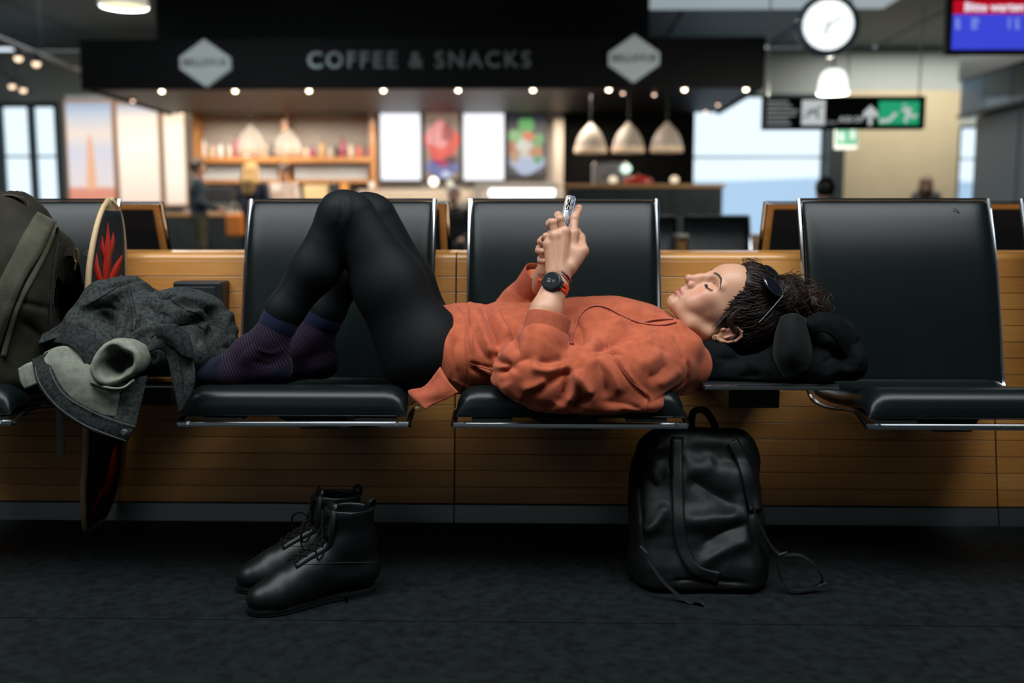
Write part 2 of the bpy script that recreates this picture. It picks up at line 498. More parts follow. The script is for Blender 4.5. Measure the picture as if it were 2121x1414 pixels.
structure('wall_right', MB().box(XR, XR + .2, YB, YF, 0, ZC), M_greywall)

# far wall with its windows: solid pieces around the openings
def fx(px, Y=YF): return at(px, 464, Y).x
def fz(py, px=1060, Y=YF): return at(px, py, Y).z
wl0, wl1 = fx(6), fx(133)                 # left window
wr0, wr1 = fx(1395), fx(1703)             # window beside the kiosk
wp0, wp1 = fx(1976), fx(2036)             # narrow window at the right
zt_l, zt_r, zs = fz(209), fz(196), .25
fw = MB()
fw.box(XL, wl0, YF, YF + .25, 0, ZC)
fw.box(wl0, wl1, YF, YF + .25, zt_l, ZC).box(wl0, wl1, YF, YF + .25, 0, zs)
fw.box(wl1, wr0, YF, YF + .25, 0, ZC)
fw.box(wr0, wr1, YF, YF + .25, zt_r, ZC).box(wr0, wr1, YF, YF + .25, 0, zs)
fw.box(wp0, wp1, YF, YF + .25, fz(262), ZC).box(wp0, wp1, YF, YF + .25, 0, zs)
fw.box(wp1, XR, YF, YF + .25, 0, ZC)
structure('wall_far', fw, M_upwall)
structure('wall_beige', MB().box(wr1, wp0, YF - .02, YF + .2, 0, fz(190)), M_beige)
structure('wall_beige_upper', MB().box(wr1, wp0, YF - .02, YF + .2, fz(190), ZC), M_upwall)
structure('trim_column', MB().box(fx(1700), fx(1733), YF - .35, YF - .02, 0, fz(268)), mat('column_grey', (.03, .042, .045), .5, var=.1))
def window(name, x0, x1, z0, z1, xs, zsb, bar=.07):
    e = empty(name, ((x0 + x1) / 2, YF + .1, z0), kind='structure')
    fr = MB()
    for x in (x0 + bar / 2, x1 - bar / 2): fr.box(x - bar / 2, x + bar / 2, YF - .02, YF + .12, z0, z1)
    for z in (z0 + bar / 2, z1 - bar / 2): fr.box(x0 + bar, x1 - bar, YF - .02, YF + .12, z - bar / 2, z + bar / 2)
    fr.build('window_frame', M_frame, e)
    for x, w in xs: MB().box(x - w / 2, x + w / 2, YF - .02, YF + .12, z0 + bar, z1 - bar).build('mullion', M_frame, e)
    for z in zsb: MB().box(x0 + bar, x1 - bar, YF + .0, YF + .1, z - .02, z + .02).build('transom', mat('pale_bar', (.35, .42, .46), .5), e)
    cuts = [x0 + bar] + [x for x, w in xs] + [x1 - bar]
    for a, b in zip(cuts[:-1], cuts[1:]):
        MB().box(a + .01, b - .01, YF + .045, YF + .055, z0 + bar, z1 - bar).build('pane', M_glass, e)
    return e
window('window_1', wl0, wl1, zs, zt_l, [(fx(75), .11)], [fz(322)], .09)
window('window_2', wr0, wr1, zs, zt_r, [], [fz(326)], .06)
window('window_3', wp0, wp1, zs, fz(262), [], [fz(330)], .05)
# hills outside the window, far beyond the apron
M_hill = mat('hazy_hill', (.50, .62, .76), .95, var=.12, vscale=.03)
M_apron = mat('apron_concrete', (.60, .66, .72), .9, var=.1, vscale=.2)
hp = []
for i in range(41):
    x = -15 + i * 4.5
    h = at(1570, 372, 150).z + .2 + .5 * math.sin(i * .55) + .4 * math.sin(i * .21 + 1)
    hp.append((x, max(2, h)))
nV = []; nF = []
for (x, h) in hp: nV += [(x, 140, -2), (x, 150, h), (x, 175, h * 1.02), (x, 190, -2)]
for i in range(40):
    for j in range(3): nF.append((i * 4 + j, i * 4 + j + 1, i * 4 + j + 5, i * 4 + j + 4))
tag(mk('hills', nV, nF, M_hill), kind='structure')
structure('ground_outside', MB().box(-120, 160, YF + .3, 150, -.6, -.3), M_apron)

# bulkhead running along the right side, with glass-faced panels
bx = 7.15
structure('bulkhead', MB().box(bx, XR, 8.0, 17.4, 3.18, ZC), mat('bulkhead_paint', (.018, .032, .036), .45, var=.1))
bl = structure('bulkhead_lower', MB().box(bx + .08, XR, 8.0, 17.3, 2.62, 3.18), M_black)
pc = [(.015, .025, .025), (.03, .035, .03), (.02, .045, .065), (.012, .07, .14), (.025, .045, .06), (.016, .08, .15)]
for i in range(10):
    MB().box(bx + .02, bx + .07, 8.05 + i * .93, 8.05 + i * .93 + .90, 2.64, 3.16).build('glass_panel', mat('panel_%s' % 'abcdef'[i % 6], pc[i % 6], .12, spec=.7, var=.15, vscale=2), bl)
structure('trim_1', MB().box(bx, bx + .2, 8.0, 17.4, 2.58, 2.63), M_blackmetal)
sw = structure('wall_side', MB().box(bx + .25, bx + .45, 8.0, 17.2, 0, 2.58), mat('side_wall', (.08, .10, .11), .5, var=.08))
for i in range(6):
    MB().box(bx + .21, bx + .25, 8.1 + i * 1.5, 8.1 + i * 1.5 + 1.44, .1, 2.5).build('wall_panel', mat('side_wall_panel', (.10, .12, .135), .45, var=.08), sw)

# roof light panel in the far ceiling (bright coffer) and the rooflight above the seats
sk = structure('skylight', MB().box(1.73, 5.5, 12.4, 16.4, ZC - .012, ZC + .0), mat('skylight_panel', (.6, .68, .7), .6, emit=.42, ecol=(.62, .74, .80)))

# ================================================================= wooden seat bank
BY0, BY1, BZ = 2.612, 2.752, .722        # panel: bottom, top, height
def panel_y(z): return BY0 + (BY1 - BY0) * z / BZ
J0, JL = -.216, 1.456
def bench(x0, x1, yoff=0, full=True, label=''):
    e = empty('wooden_seat_bank', ((x0 + x1) / 2, BY0 + yoff + .25, 0), label, 'bench', 'wooden seat banks of the front row' if not yoff else 'wooden seat banks further back')
    g = .0018
    def prof(t):  # cross section behind the planks
        return [(panel_y(.0) + .03 + yoff, .005), (panel_y(BZ) + .016 + yoff, BZ - .03), (3.0 + yoff, BZ - .03), (3.13 + yoff, .005)]
    c = MB(); c.prism([(y, z) for y, z in prof(0)], x0 + .003, x1 - .003, 'x'); c.build('core', M_core, e)
    MB().prism([(panel_y(0) - .004 + yoff, 0), (panel_y(.046) - .004 + yoff, .046), (panel_y(.046) + .02 + yoff, .046), (panel_y(0) + .02 + yoff, 0)], x0 + g, x1 - g, 'x').build('skirting', M_steel, e)
    rows = 15 if full else 6; z0 = .049; hgt = (BZ - .022 - z0) / 15
    rs = random.Random(int(x0 * 100) + int(yoff * 10))
    if not full: z0 = BZ - .022 - 6 * hgt
    for r in range(rows):
        za = z0 + r * hgt + .0007; zb = z0 + (r + 1) * hgt - .0007
        cuts = [x0 + g, x1 - g]
        if r >= 8 and full: cuts = sorted(cuts + [x0 + (x1 - x0) * rs.uniform(.2, .8)])
        elif full and rs.random() < .35: cuts = sorted(cuts + [x0 + (x1 - x0) * rs.uniform(.2, .8)])
        for a, b in zip(cuts[:-1], cuts[1:]):
            d = rs.uniform(0, .0006)
            ya, yb = panel_y(za) + yoff - d, panel_y(zb) + yoff - d
            ch = .0009
            MB().prism([(ya + ch * .6, za), (ya + .0, za + ch), (yb, zb - ch), (yb + ch * .6, zb), (yb + .014, zb), (ya + .014, za)], a + .0003, b - .0003, 'x').build('plank', WOODS[rs.randrange(4)], e)
    # rounded nosing and top board
    n = 10; r_ = .022; yc = panel_y(BZ) + yoff + r_ - .001; zc = BZ - r_
    pr = [(yc - r_ * math.cos(a), zc + r_ * math.sin(a)) for a in [math.pi / 2 * k / n for k in range(n + 1)]]
    pr += [(2.885 + yoff, BZ), (2.885 + yoff, BZ - .02), (yc + .004, BZ - .022)]
    MB().prism(pr, x0 + g, x1 - g, 'x').build('top_nosing', WOODS[0], e, smooth=True)
    pr2 = [(2.887 + yoff, BZ), (3.03 + yoff, BZ), (3.045 + yoff, BZ - .02), (2.887 + yoff, BZ - .02)]
    MB().prism(pr2, x0 + g, x1 - g, 'x').build('top_board', WOODS[2], e)
    return e
bench(J0 - 2 * JL, J0 - JL, label='oak seat bank module at far left, behind the green backpack')
bench(J0 - JL, J0, label='long oak seat bank module behind the legs and the boots')
bench(J0, J0 + JL, label='long oak seat bank module behind the torso, head and black backpack')
bench(J0 + JL, J0 + 2 * JL, label='oak seat bank module cut off at the right edge of the photo')

# ================================================================= beam-mounted seats
SEATY = 2.11
def pad_mesh(top, bot, hw, n=44, m=26, edge=.045):
    T = crom(top, n); B = crom(bot, n)
    V = []; F = []
    vs = np.sin(np.linspace(-math.pi / 2, math.pi / 2, m))
    for side in (0, 1):
        for i in range(n):
            mid = B[i] + (T[i] - B[i]) * .25
            for v in vs:
                e = min(1.0, (1 - abs(v)) * hw / edge); k = math.sqrt(max(0, 1 - (1 - e) ** 2))
                p = mid + (T[i] - mid) * k if side == 0 else mid + (B[i] - mid) * k
                V.append((v * hw, p[0], p[1]))
    o = n * m
    for i in range(n - 1):
        for j in range(m - 1):
            a = i * m + j
            F.append((a, a + m, a + m + 1, a + 1)); F.append((o + a, o + a + 1, o + a + m + 1, o + a + m))
    for j in range(m - 1):
        F.append((j, j + 1, o + j + 1, o + j)); a = (n - 1) * m + j; F.append((a, o + a, o + a + 1, a + 1))
    return V, F
def make_chair():
    e = empty('airport_seat', (0, 0, 0))
    V, F = pad_mesh([(.001, .392), (.003, .412), (.014, .434), (.042, .447), (.10, .441), (.20, .42), (.32, .405), (.41, .400), (.445, .405)],
                    [(.003, .386), (.012, .386), (.03, .388), (.06, .390), (.12, .386), (.2, .374), (.32, .362), (.41, .360), (.455, .370)], .246)
    mk('seat_cushion', V, F, M_leather, e, local=True)
    V, F = pad_mesh([(.452, .402), (.458, .44), (.468, .50), (.490, .60), (.525, .72), (.562, .81), (.588, .855), (.602, .862)],
                    [(.466, .385), (.478, .43), (.492, .50), (.516, .60), (.550, .72), (.584, .81), (.606, .852), (.610, .858)], .246)
    mk('backrest_cushion', V, F, M_leather, e, local=True)
    # moulded plywood shell behind the backrest with its black insert
    bk = [(.486, .43), (.502, .50), (.527, .60), (.560, .72), (.594, .81), (.617, .860)]
    V, F = pad_mesh([(y - .004, z) for y, z in bk], [(y + .006, z) for y, z in bk], .246, 20, 6, .004)
    mk('back_shell', V, F, WOODS[1], e, smooth=False, local=True)
    bi = [(.500, .45), (.512, .50), (.537, .60), (.570, .72), (.597, .79), (.6165, .843)]
    V, F = pad_mesh([(y - .004, z) for y, z in bi], [(y + .004, z) for y, z in bi], .226, 20, 6, .004)
    mk('back_insert', V, F, M_blackcloth, e, smooth=False, local=True)
    side = [(.612, .866), (.600, .835), (.556, .72), (.522, .60), (.497, .50), (.480, .43), (.462, .385), (.43, .360), (.38, .353), (.30, .355), (.2, .367), (.12, .380), (.065, .384), (.035, .379), (.008, .372), (-.002, .370)]
    S = crom(side, 60); hw = .251
    pl = [(-hw, y, z) for y, z in S] + [(hw, y, z) for y, z in S[::-1]]
    MB().tube(pl, .0068, 8).build('chrome_rail', M_chrome, e, smooth=True, local=True)
    top = [(-hw, .612, .866), (hw, .612, .866)]
    MB().tube(top, .0035, 6).build('top_bar', M_chrome, e, smooth=True, local=True)
    for x in (-hw + .024, hw - .024):
        MB().tube([(x - .003, -.002, .370), (x + .003, -.002, .370)], .0085, 8).build('rail_sleeve', M_chrome, e, smooth=True, local=True)
    b = MB(); b.prism([(-.085, .365), (.085, .365), (.06, .318), (-.03, .318), (-.085, .345)], .20, .52, 'y')
    b.box(-.05, .05, .45, .562, .30, .36)
    b.build('mounting_bracket', M_blackmetal, e, local=True)
    for s in (-1, 1):
        MB().box(s * .17 - .045, s * .17 + .045, .05, .34, .368, .374).build('support_plate', M_steel, e, local=True)
    return e
SX = dict(L=-1.388, A=-.522, B=.077, C=.962, D=1.553)
chair0 = make_chair()
def put_chair(first, x, y, rz, label, group):
    c = chair0 if first else copy_tree(chair0)
    c.location = (x, y, 0); c.rotation_euler = (0, 0, rz); return tag(c, label, 'seat', group)
g1 = 'front row seats'
put_chair(True, SX['A'], SEATY, 0, 'black leather seat with chrome rail under the bent legs and striped socks', g1)
put_chair(False, SX['B'], SEATY, 0, 'black leather seat with chrome rail under the orange hoodie', g1)
put_chair(False, SX['C'], SEATY, 0, 'empty black leather seat right of the bundled black jacket', g1)
put_chair(False, SX['D'], SEATY, 0, 'black leather seat mostly cut off by the right edge of the photo', g1)
put_chair(False, SX['L'], SEATY, 0, 'black leather seat under the olive green backpack', g1)
g2 = 'seats on the other side of the wooden seat bank'
yb = 3.07 + .612
for px0, px1, lab in [(0, 335, 'back of a seat facing away, right of the painted skateboard'), (590, 925, 'back of a seat facing away, its oak edge right of the knees'),
                      (975, 1310, 'back of a seat facing away, hidden behind the seat with the orange hoodie'),
                      (1590, 1926, 'back of a seat facing away, left of the empty leather seat'), (1977, 2312, 'back of a seat facing away, between the two rightmost front seats')]:
    x = (at(px0, 424, 3.07).x + at(px1, 424, 3.07).x) / 2
    put_chair(False, x, yb, math.pi, lab, g2)
# scuff in the leather of the empty seat
seat_c = bpy.data.objects['airport_seat.002']
_m = MB(); _m.tube([Vector(p) - seat_c.location for p in crom(np.array([list(at(x, y, 2.6815)) for x, y in ((1976, 431), (1984, 437), (1989, 446), (1993, 458), (1997, 470))]), 14)], .0011, 5)
_m.tube([Vector(p) - seat_c.location for p in crom(np.array([list(at(x, y, 2.6815)) for x, y in ((1984, 437), (1986, 444), (1985, 449))]), 8)], .0008, 5)
_m.build('leather_crack', M_blackcloth, seat_c, local=True)
# small side tables between the seats
M_table = mat('table_laminate', (.012, .014, .016), .3, var=.1)
def side_table(x, label):
    e = empty('side_table', (x, 2.36, .43), label, 'table', 'small tables between the front seats')
    MB().box(x - .15, x + .15, 2.185, 2.682, .439, .449, bev=.003).build('table_top', M_table, e)
    MB().tube([(x - .147, 2.183, .4415), (x + .147, 2.183, .4415)], .0055, 8).build('edge_rail', M_chrome, e, smooth=True)
    MB().box(x - .06, x + .06, 2.35, 2.685, .365, .432).build('mounting_arm', M_blackmetal, e)
side_table(.523, 'narrow black side table under the bundled black jacket')
side_table(-.938, 'narrow black side table under the grey denim jacket')
# power outlet box on the panel
p = at(408, 620, 2.66)
e = empty('power_outlet', (p.x, 2.70, p.z - .05), 'black power outlet box on the oak panel above the denim jacket', 'power outlet')
MB().box(p.x - .067, p.x + .067, 2.665, 2.74, p.z - .05, p.z + .048, bev=.006).build('housing', M_blackmetal, e)
MB().box(p.x - .05, p.x + .05, 2.661, 2.668, p.z - .036, p.z + .034, bev=.002).build('cover_plate', mat('outlet_plate', (.02, .022, .024), .3), e)
for s in (-1, 1): MB().lathe([(.0, -.001), (.016, -.001), (.018, .003), (.014, .006), (0, .006)], (p.x + s * .024, 2.658, p.z), 16, 'y').build('socket', M_blackcloth, e)

# ================================================================= far row of seats
yo = 4.9
bench(.45, 1.9, yo, False, 'oak seat bank in the second row, seen between the front seats at the right')
bench(1.92, 3.4, yo, False, 'oak seat bank in the second row, behind the rightmost front seat')
for px in (1335, 1483):
    c = put_chair(False, at(px, 447, SEATY + yo + .6).x if px < 1550 else at(px + 30, 447, SEATY + yo + .6).x, SEATY + yo, 0,
              {1335: 'second row seat mostly hidden behind the backrest of the hoodie seat', 1483: 'second row black seat seen in the gap right of the hoodie seat'}[px], 'second row seats')
x = at(1408, 490, SEATY + yo + .4).x
e = empty('side_table', (x, SEATY + yo + .3, .4), 'small pale topped side table between two second row seats', 'table')
MB().box(x - .038, x + .038, SEATY + yo + .2, SEATY + yo + .5, at(1408, 492, 7.3).z, at(1408, 484, 7.3).z, bev=.01).build('table_top', mat('pale_table', (.62, .56, .42), .35), e)
MB().box(x - .026, x + .026, SEATY + yo + .25, SEATY + yo + .6, .35, at(1408, 492, 7.3).z).build('mounting_arm', WOODS[3], e)

put_chair(False, at(1703, 447, 8.3).x, 8.585, math.pi, 'second row seat facing away under the black-haired seated person', 'second row seats')
# ================================================================= coffee kiosk
KF, KB = 13.5, 17.2                       # front of the canopy, back wall
M_taupe = mat('taupe_wall', (.34, .30, .265), .6, var=.12, vscale=3)
M_soffit = mat('dark_soffit', (.005, .0035, .003), .5, var=.2)
M_emblem = mat('emblem_face', (.40, .44, .44), .5, emit=.17, ecol=(.75, .85, .85))
M_letter = mat('steel_letter', (.16, .18, .18), .35, metal=.6)
M_bulb = emat('bulb_glow', (1.0, .80, .56), 16)
kx0, kx1 = at(166, 130, KF).x, at(1585, 130, KF).x
kz0, kz1 = at(900, 184, KF).z, at(900, 79, KF).z
can = empty('kiosk_canopy', ((kx0 + kx1) / 2, KF, kz0), 'black canopy over the coffee counter with raised lettering and round downlights', 'canopy')
MB().box(kx0, kx1, KF, KF + .06, kz0, kz1).build('front_fascia', M_black, can)
MB().box(kx0, kx0 + .06, KF + .06, KB - .5, kz0, kz1).build('side_fascia', M_black, can)
MB().box(kx1 - .06, kx1, KF + .06, KB - .5, kz0, kz1).build('side_fascia', M_black, can)
MB().box(kx0 + .06, kx1 - .06, KF + .06, KB - .5, kz0 + .03, kz0 + .08).build('soffit', M_soffit, can)
MB().box(kx0 + .06, kx1 - .06, KF + .06, KB - .5, kz1 - .06, kz1).build('roof_board', M_black, can)
pl = at(868, 126, KF - .02)
def letters(txt, loc, size, m, parent, **k):
    me = text_mesh(txt, size, **k); me.transform(Matrix.Translation(loc) @ Matrix.Rotation(math.pi / 2, 4, 'X'))
    bm = bmesh.new(); bm.from_mesh(me); todo = set(bm.verts); 
    bmesh.ops.remove_doubles(bm, verts=bm.verts[:], dist=1e-5); todo = set(bm.verts)
    while todo:
        s_ = [todo.pop()]; comp = set(s_)
        while s_:
            v = s_.pop()
            for ed in v.link_edges:
                w = ed.other_vert(v)
                if w not in comp: comp.add(w); s_.append(w); todo.discard(w)
        idx = {v: i for i, v in enumerate(comp)}
        mb = MB(); mb.add([v.co[:] for v in comp], [[idx[v] for v in f.verts] for f in bm.faces if f.verts[0] in comp]); mb.build('letter', m, parent)
    bm.free()
letters('COFFEE & SNACKS', (pl.x, KF - .03, pl.z), .295, M_letter, can, depth=.02, spacing=1.24, bold=.004)
for px, py in [(426, 131), (1313, 122)]:
    c = at(px, py, KF - .05); w, h = .332, .305
    b = MB(); b.prism([(c.x - w, c.z - .075), (c.x, c.z - h), (c.x + w, c.z - .075), (c.x + w, c.z + .075), (c.x, c.z + h), (c.x - w, c.z + .075)], KF - .09, KF - .001, 'y')
    em = b.build('emblem', M_emblem, can)
    text('emblem_name', 'BELLEVUE', (c.x, KF - .092, c.z), .135, M_letter, em, depth=.003, bold=.003)
zb = kz0 + .012
for i, (px, py) in enumerate([(335, 188), (487, 187), (640, 185), (794, 183), (949, 181), (1104, 180), (1261, 180), (1418, 180), (1545, 180), (275, 209), (377, 236), (1487, 217), (1461, 231),
                (1290, 193), (1355, 196)]):
    c = atz(px, py, kz0 - .005)
    if c.y < KF + .1: c = at(px, py, KF + .12)
    c.z = kz0 - .005
    r = .030 if i < 9 else .024
    d = MB().lathe([(r + .022, .035), (r + .022, .01), (r + .004, .004), (r + .004, .035)], c, 16).build('downlight_ring', M_blackmetal, can)
    MB().lathe([(0, -.02), (r * .7, -.014), (r, .004), (r * .9, .03), (0, .032)], c, 12).build('bulb', M_bulb if i < 9 else emat('bulb_glow_side', (1, .66, .48), 3.5), d)
for x in (-4.6, -2.0, .4):
    l = area('kiosk_downlight', (x, 16.2, kz0 - .03), (0, 0, 0), 1.8, .6, 52, (1.0, .88, .74))
for x in (-5.0, -3.2, -1.4, .4):
    l = area('canopy_downlight', (x, 13.95, kz0 - .03), (0, 0, 0), 1.2, .3, 26, (1.0, .88, .74))
for i in range(3):
    l = area('poster_uplight', (-7.6 + i * .9, 16.4, 3.4), (R(30), 0, 0), .8, .3, 6, (1, .75, .5))
# upper bulkhead over the canopy
ux0, ux1 = at(323, 40, 14.8).x, at(1345, 40, 14.8).x
structure('bulkhead_kiosk', MB().box(ux0, ux1, 14.8, KB, kz1, ZC), M_black)
# back wall and its frame
bx0, bx1 = at(388, 300, KB).x, at(1166, 300, KB).x
structure('wall_kiosk', MB().box(bx0, bx1, KB, KB + .2, 0, kz1), M_taupe)
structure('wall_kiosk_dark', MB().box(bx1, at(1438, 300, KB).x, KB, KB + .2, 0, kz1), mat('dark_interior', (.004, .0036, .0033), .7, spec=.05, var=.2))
structure('trim_2', MB().box(at(400, 300, KB).x, at(1140, 300, KB).x, KB - .10, KB, at(700, 236, KB).z, at(700, 222, KB).z), mat('dark_rail', (.045, .055, .06), .5))
structure('trim_3', MB().box(bx1 - .16, bx1, KB - .35, KB, 0, kz0 - .02), mat('pillar_taupe', (.36, .30, .24), .6, var=.1))

# shelving
sx0, sx1 = at(413, 300, KB).x, at(781, 300, KB).x
sh = empty('bottle_shelving', ((sx0 + sx1) / 2, KB - .2, .9), 'open oak shelving with bottles on the kiosk back wall', 'shelving')
zt, z1s, z2s, z3s = at(600, 236, KB).z, at(600, 333, KB).z, at(600, 377, KB).z, .95
for px in (418, 600, 777): 
    x = at(px, 300, KB).x; MB().box(x - .045, x + .045, KB - .32, KB - .005, z3s, zt).build('upright', M_wood_warm, sh)
for z, t in ((z1s, .09), (z2s, .05)):
    MB().box(sx0 + .05, sx1 - .05, KB - .34, KB - .005, z - t / 2, z + t / 2).build('shelf_board', M_wood_warm, sh)
MB().box(sx0, sx1, KB - .34, KB - .005, zt, zt + .05).build('top_board', M_wood_warm, sh)
rs = random.Random(3)
BC = [((.55, .45, .36), 'cream'), ((.45, .10, .06), 'red'), ((.05, .06, .05), 'dark'), ((.62, .60, .58), 'white'), ((.50, .30, .12), 'amber'), ((.30, .04, .09), 'wine'), ((.62, .42, .30), 'peach')]
def bottle(x, y, z, h, r, ci, kind):
    m = mat('bottle_%s' % BC[ci][1], BC[ci][0], .25, var=.1, vscale=20)
    e = empty('bottle', (x, y, z), '%s bottle on the %s of the kiosk' % ({'wine': 'dark wine-red'}.get(BC[ci][1], BC[ci][1]), kind), 'bottle', 'bottles on the kiosk shelves')
    MB().lathe([(r * .95, 0), (r, .01), (r, h * .6), (r * .75, h * .7), (r * .34, h * .78), (r * .32, h * .93)], (x, y, z), 10).build('glass_body', m, e, smooth=True)
    MB().lathe([(r * .36, h * .92), (r * .36, h), (0, h)], (x, y, z), 8).build('cap', M_blackmetal, e)
x = sx0 + .14; i = 0
while x < sx1 - .1:
    if abs(x - at(600, 300, KB).x) > .1:
        big = rs.random() < .3
        bottle(x, KB - .15 - rs.uniform(0, .08), z1s + .046, rs.uniform(.30, .42) if big else rs.uniform(.18, .28), rs.uniform(.038, .055), rs.choice([0, 0, 3, 1, 2, 4, 5, 6, 6]), 'upper shelf'); i += 1
    x += rs.uniform(.10, .17)
M_clear = mat('clear_glassware', (.62, .68, .72), .15, spec=.7, var=.15, vscale=30)
x = sx0 + .14
while x < sx1 - .1:
    if abs(x - at(600, 300, KB).x) > .1:
        g = MB().lathe([(.028, 0), (.034, .01), (.042, .22), (.04, .23), (.036, .012), (0, .012)], (x, KB - .17, z2s + .026), 10).build('drinking_glass', M_clear, None, smooth=True)
        tag(g, 'clear tall glass standing in the row on the lower kiosk shelf', 'glass', 'glasses on the lower kiosk shelf')
    x += .105
# menu screens
def screen(px0, px1, py0, py1, kind, label):
    Y = KB - .12
    x0, x1 = at(px0, 300, Y).x, at(px1, 300, Y).x; z0, z1 = at((px0 + px1) / 2, py1, Y).z, at((px0 + px1) / 2, py0, Y).z
    e = empty('menu_screen', ((x0 + x1) / 2, Y, z0), label, 'screen', 'menu screens on the kiosk wall')
    MB().box(x0 - .015, x1 + .015, Y, KB - .005, z0 - .015, z1 + .015, bev=.008).build('housing', M_blackmetal, e)
    cx, cz = (x0 + x1) / 2, (z0 + z1) / 2; w, h = x1 - x0, z1 - z0
    if kind == 'white':
        MB().box(x0 + .01, x1 - .01, Y - .008, Y - .001, z0 + .01, z1 - .01, bev=.003).build('display', emat('screen_white', (.93, .95, 1.0), 1.25), e)
        return
    d = MB().box(x0 + .01, x1 - .01, Y - .008, Y - .001, z0 + .01, z1 - .01).build('display', emat('screen_' + kind, *{'drink': ((.45, .30, .22), .5), 'salad': ((.022, .022, .035), 1)}[kind]), e)
    def blob(name, u, v, ru, rv, col, s=1.0, k=0):
        pts = []
        for a in range(20):
            t = 2 * math.pi * a / 20; q = 1 + .12 * math.sin(3 * t + u * 20) + .06 * math.sin(5 * t + v * 9)
            pts.append((cx + (u + ru * math.cos(t) * q) * w, cz + (v + rv * math.sin(t) * q) * h))
        MB().prism(pts, Y - .010 - .0015 * k, Y - .0085, 'y').build(name, emat(name + '_glow_%s_%d' % (kind, int(sum(col) * 1000)), col, s), d)
    if kind == 'drink':
        blob('printed_drink', .0, .02, .46, .30, (.62, .03, .015), 1.15, 1); blob('printed_foam', -.12, .17, .30, .20, (.75, .25, .24), 1.0, 2)
        blob('printed_fruit', .14, .2, .16, .13, (.42, .02, .03), .8, 3); blob('printed_backdrop', .0, -.33, .47, .14, (.10, .13, .38), .9, 1)
        blob('printed_highlight', .12, -.42, .16, .05, (.6, .65, .85), .9, 4); blob('printed_shadow', .25, -.2, .2, .06, (.08, .01, .02), .6, 4)
    else:
        blob('printed_bowl', .02, -.28, .46, .17, (.45, .55, .75), .8, 1)
        for q, (u, v, ru, rv, c) in enumerate([(.0, .30, .20, .14, (.10, .42, .10)), (-.28, .12, .18, .14, (.25, .5, .2)), (.30, .08, .16, .12, (.12, .35, .10)), (.05, .14, .16, .08, (.70, .16, .04)),
                 (-.05, -.06, .24, .14, (.62, .60, .52)), (.26, -.12, .18, .10, (.55, .20, .08)), (-.3, -.15, .14, .12, (.5, .30, .16)), (-.1, .0, .12, .10, (.70, .68, .6)), (.3, -.22, .12, .07, (.08, .33, .12)), (-.36, -.02, .08, .10, (.5, .12, .05))]):
            blob('printed_salad', u, v, ru, rv, c, .85, 2 + q)
    
for nm_ in ('printed_salad',): pass
screen(787, 872, 234, 374, 'white', 'blank glowing white menu screen left of the red drink picture')
screen(879, 953, 234, 372, 'drink', 'menu screen showing a red drink in a bowl')
screen(959, 1045, 234, 374, 'white', 'blank glowing white menu screen right of the red drink picture')
screen(1050, 1130, 236, 366, 'salad', 'menu screen showing a green salad on a dark ground')

# counters
M_ctop = mat('counter_top_wood', (.50, .27, .11), .35, var=.15, vscale=6, stretch=(1, 8, 8))
M_cfront = mat('counter_front', (.030, .040, .043), .5, spec=.2, var=.2, vscale=5)
def counter(x0, x1, y0, y1, h, label):
    e = empty('service_counter', ((x0 + x1) / 2, (y0 + y1) / 2, 0), label, 'counter')
    MB().box(x0 + .03, x1 - .03, y0 + .03, y1, .08, h - .05).build('carcass', M_cfront, e)
    MB().box(x0 + .05, x1 - .05, y0 + .08, y1, 0, .08).build('plinth', M_blackmetal, e)
    MB().box(x0, x1, y0, y1, h - .05, h, bev=.006).build('worktop', M_ctop, e)
    n = max(2, int((x1 - x0) / .6)); w = (x1 - x0 - .06) / n
    for i in range(n):
        MB().box(x0 + .03 + i * w + .004, x0 + .03 + (i + 1) * w - .004, y0 + .012, y0 + .03, .1, h - .06, bev=.003).build('front_panel', M_cfront, e)
    return e
CYF = 14.95
hc = at(300, 441, CYF).z
counter(at(190, 440, CYF).x, at(1160, 440, CYF).x, CYF, CYF + .65, hc, 'long wood-topped service counter below the menu screens')
RY = 13.55
rh = at(1300, 381, RY).z
rc = counter(at(1172, 400, RY).x, at(1502, 400, RY).x, RY, RY + .6, rh, 'dark tall counter with wooden edge under the three pendant lamps')
# diamond quilting strips on the tall counter front
x0, x1 = at(1172, 400, RY).x, at(1502, 400, RY).x
for i in range(10):
    xa = x0 + .1 + i * (x1 - x0 - .2) / 10
    for s in (-1, 1):
        MB().tube([(xa + (.0 if s > 0 else .19), RY + .008, rh - .62), (xa + (.19 if s > 0 else .0), RY + .008, rh - .10)], .006, 4).build('relief_rib', mat('counter_rib', (.06, .07, .072), .4), rc)
structure('trim_4', MB().box(x0 - .04, x0 + .0, RY - .01, RY + .6, 0, rh), M_ctop)
# display case with a light bar on the service counter
dx0, dx1 = at(985, 400, CYF).x, at(1158, 400, CYF).x
e = empty('display_case', ((dx0 + dx1) / 2, CYF + .3, hc), 'glass food display case with a bright white light bar', 'display case')
zt_ = at(1070, 385, CYF).z
MB().box(dx0, dx1, CYF + .02, CYF + .6, zt_ - .02, zt_ + .05).build('case_top', mat('case_metal', (.45, .42, .38), .35, metal=.5), e)
MB().box(dx0 + .2, dx1 - .06, CYF + .0, CYF + .05, at(1070, 407, CYF).z, at(1070, 391, CYF).z, bev=.02).build('light_bar', emat('case_light', (1, .97, .92), 3.0), e)
for x in (dx0, dx1 - .03): MB().box(x, x + .03, CYF + .02, CYF + .6, hc, zt_ - .02).build('case_side', mat('case_metal', (.45, .42, .38), .35, metal=.5), e)
MB().box(dx0 + .03, dx1 - .03, CYF + .02, CYF + .028, hc, at(1070, 408, CYF).z).build('glass_front', M_glass, e)
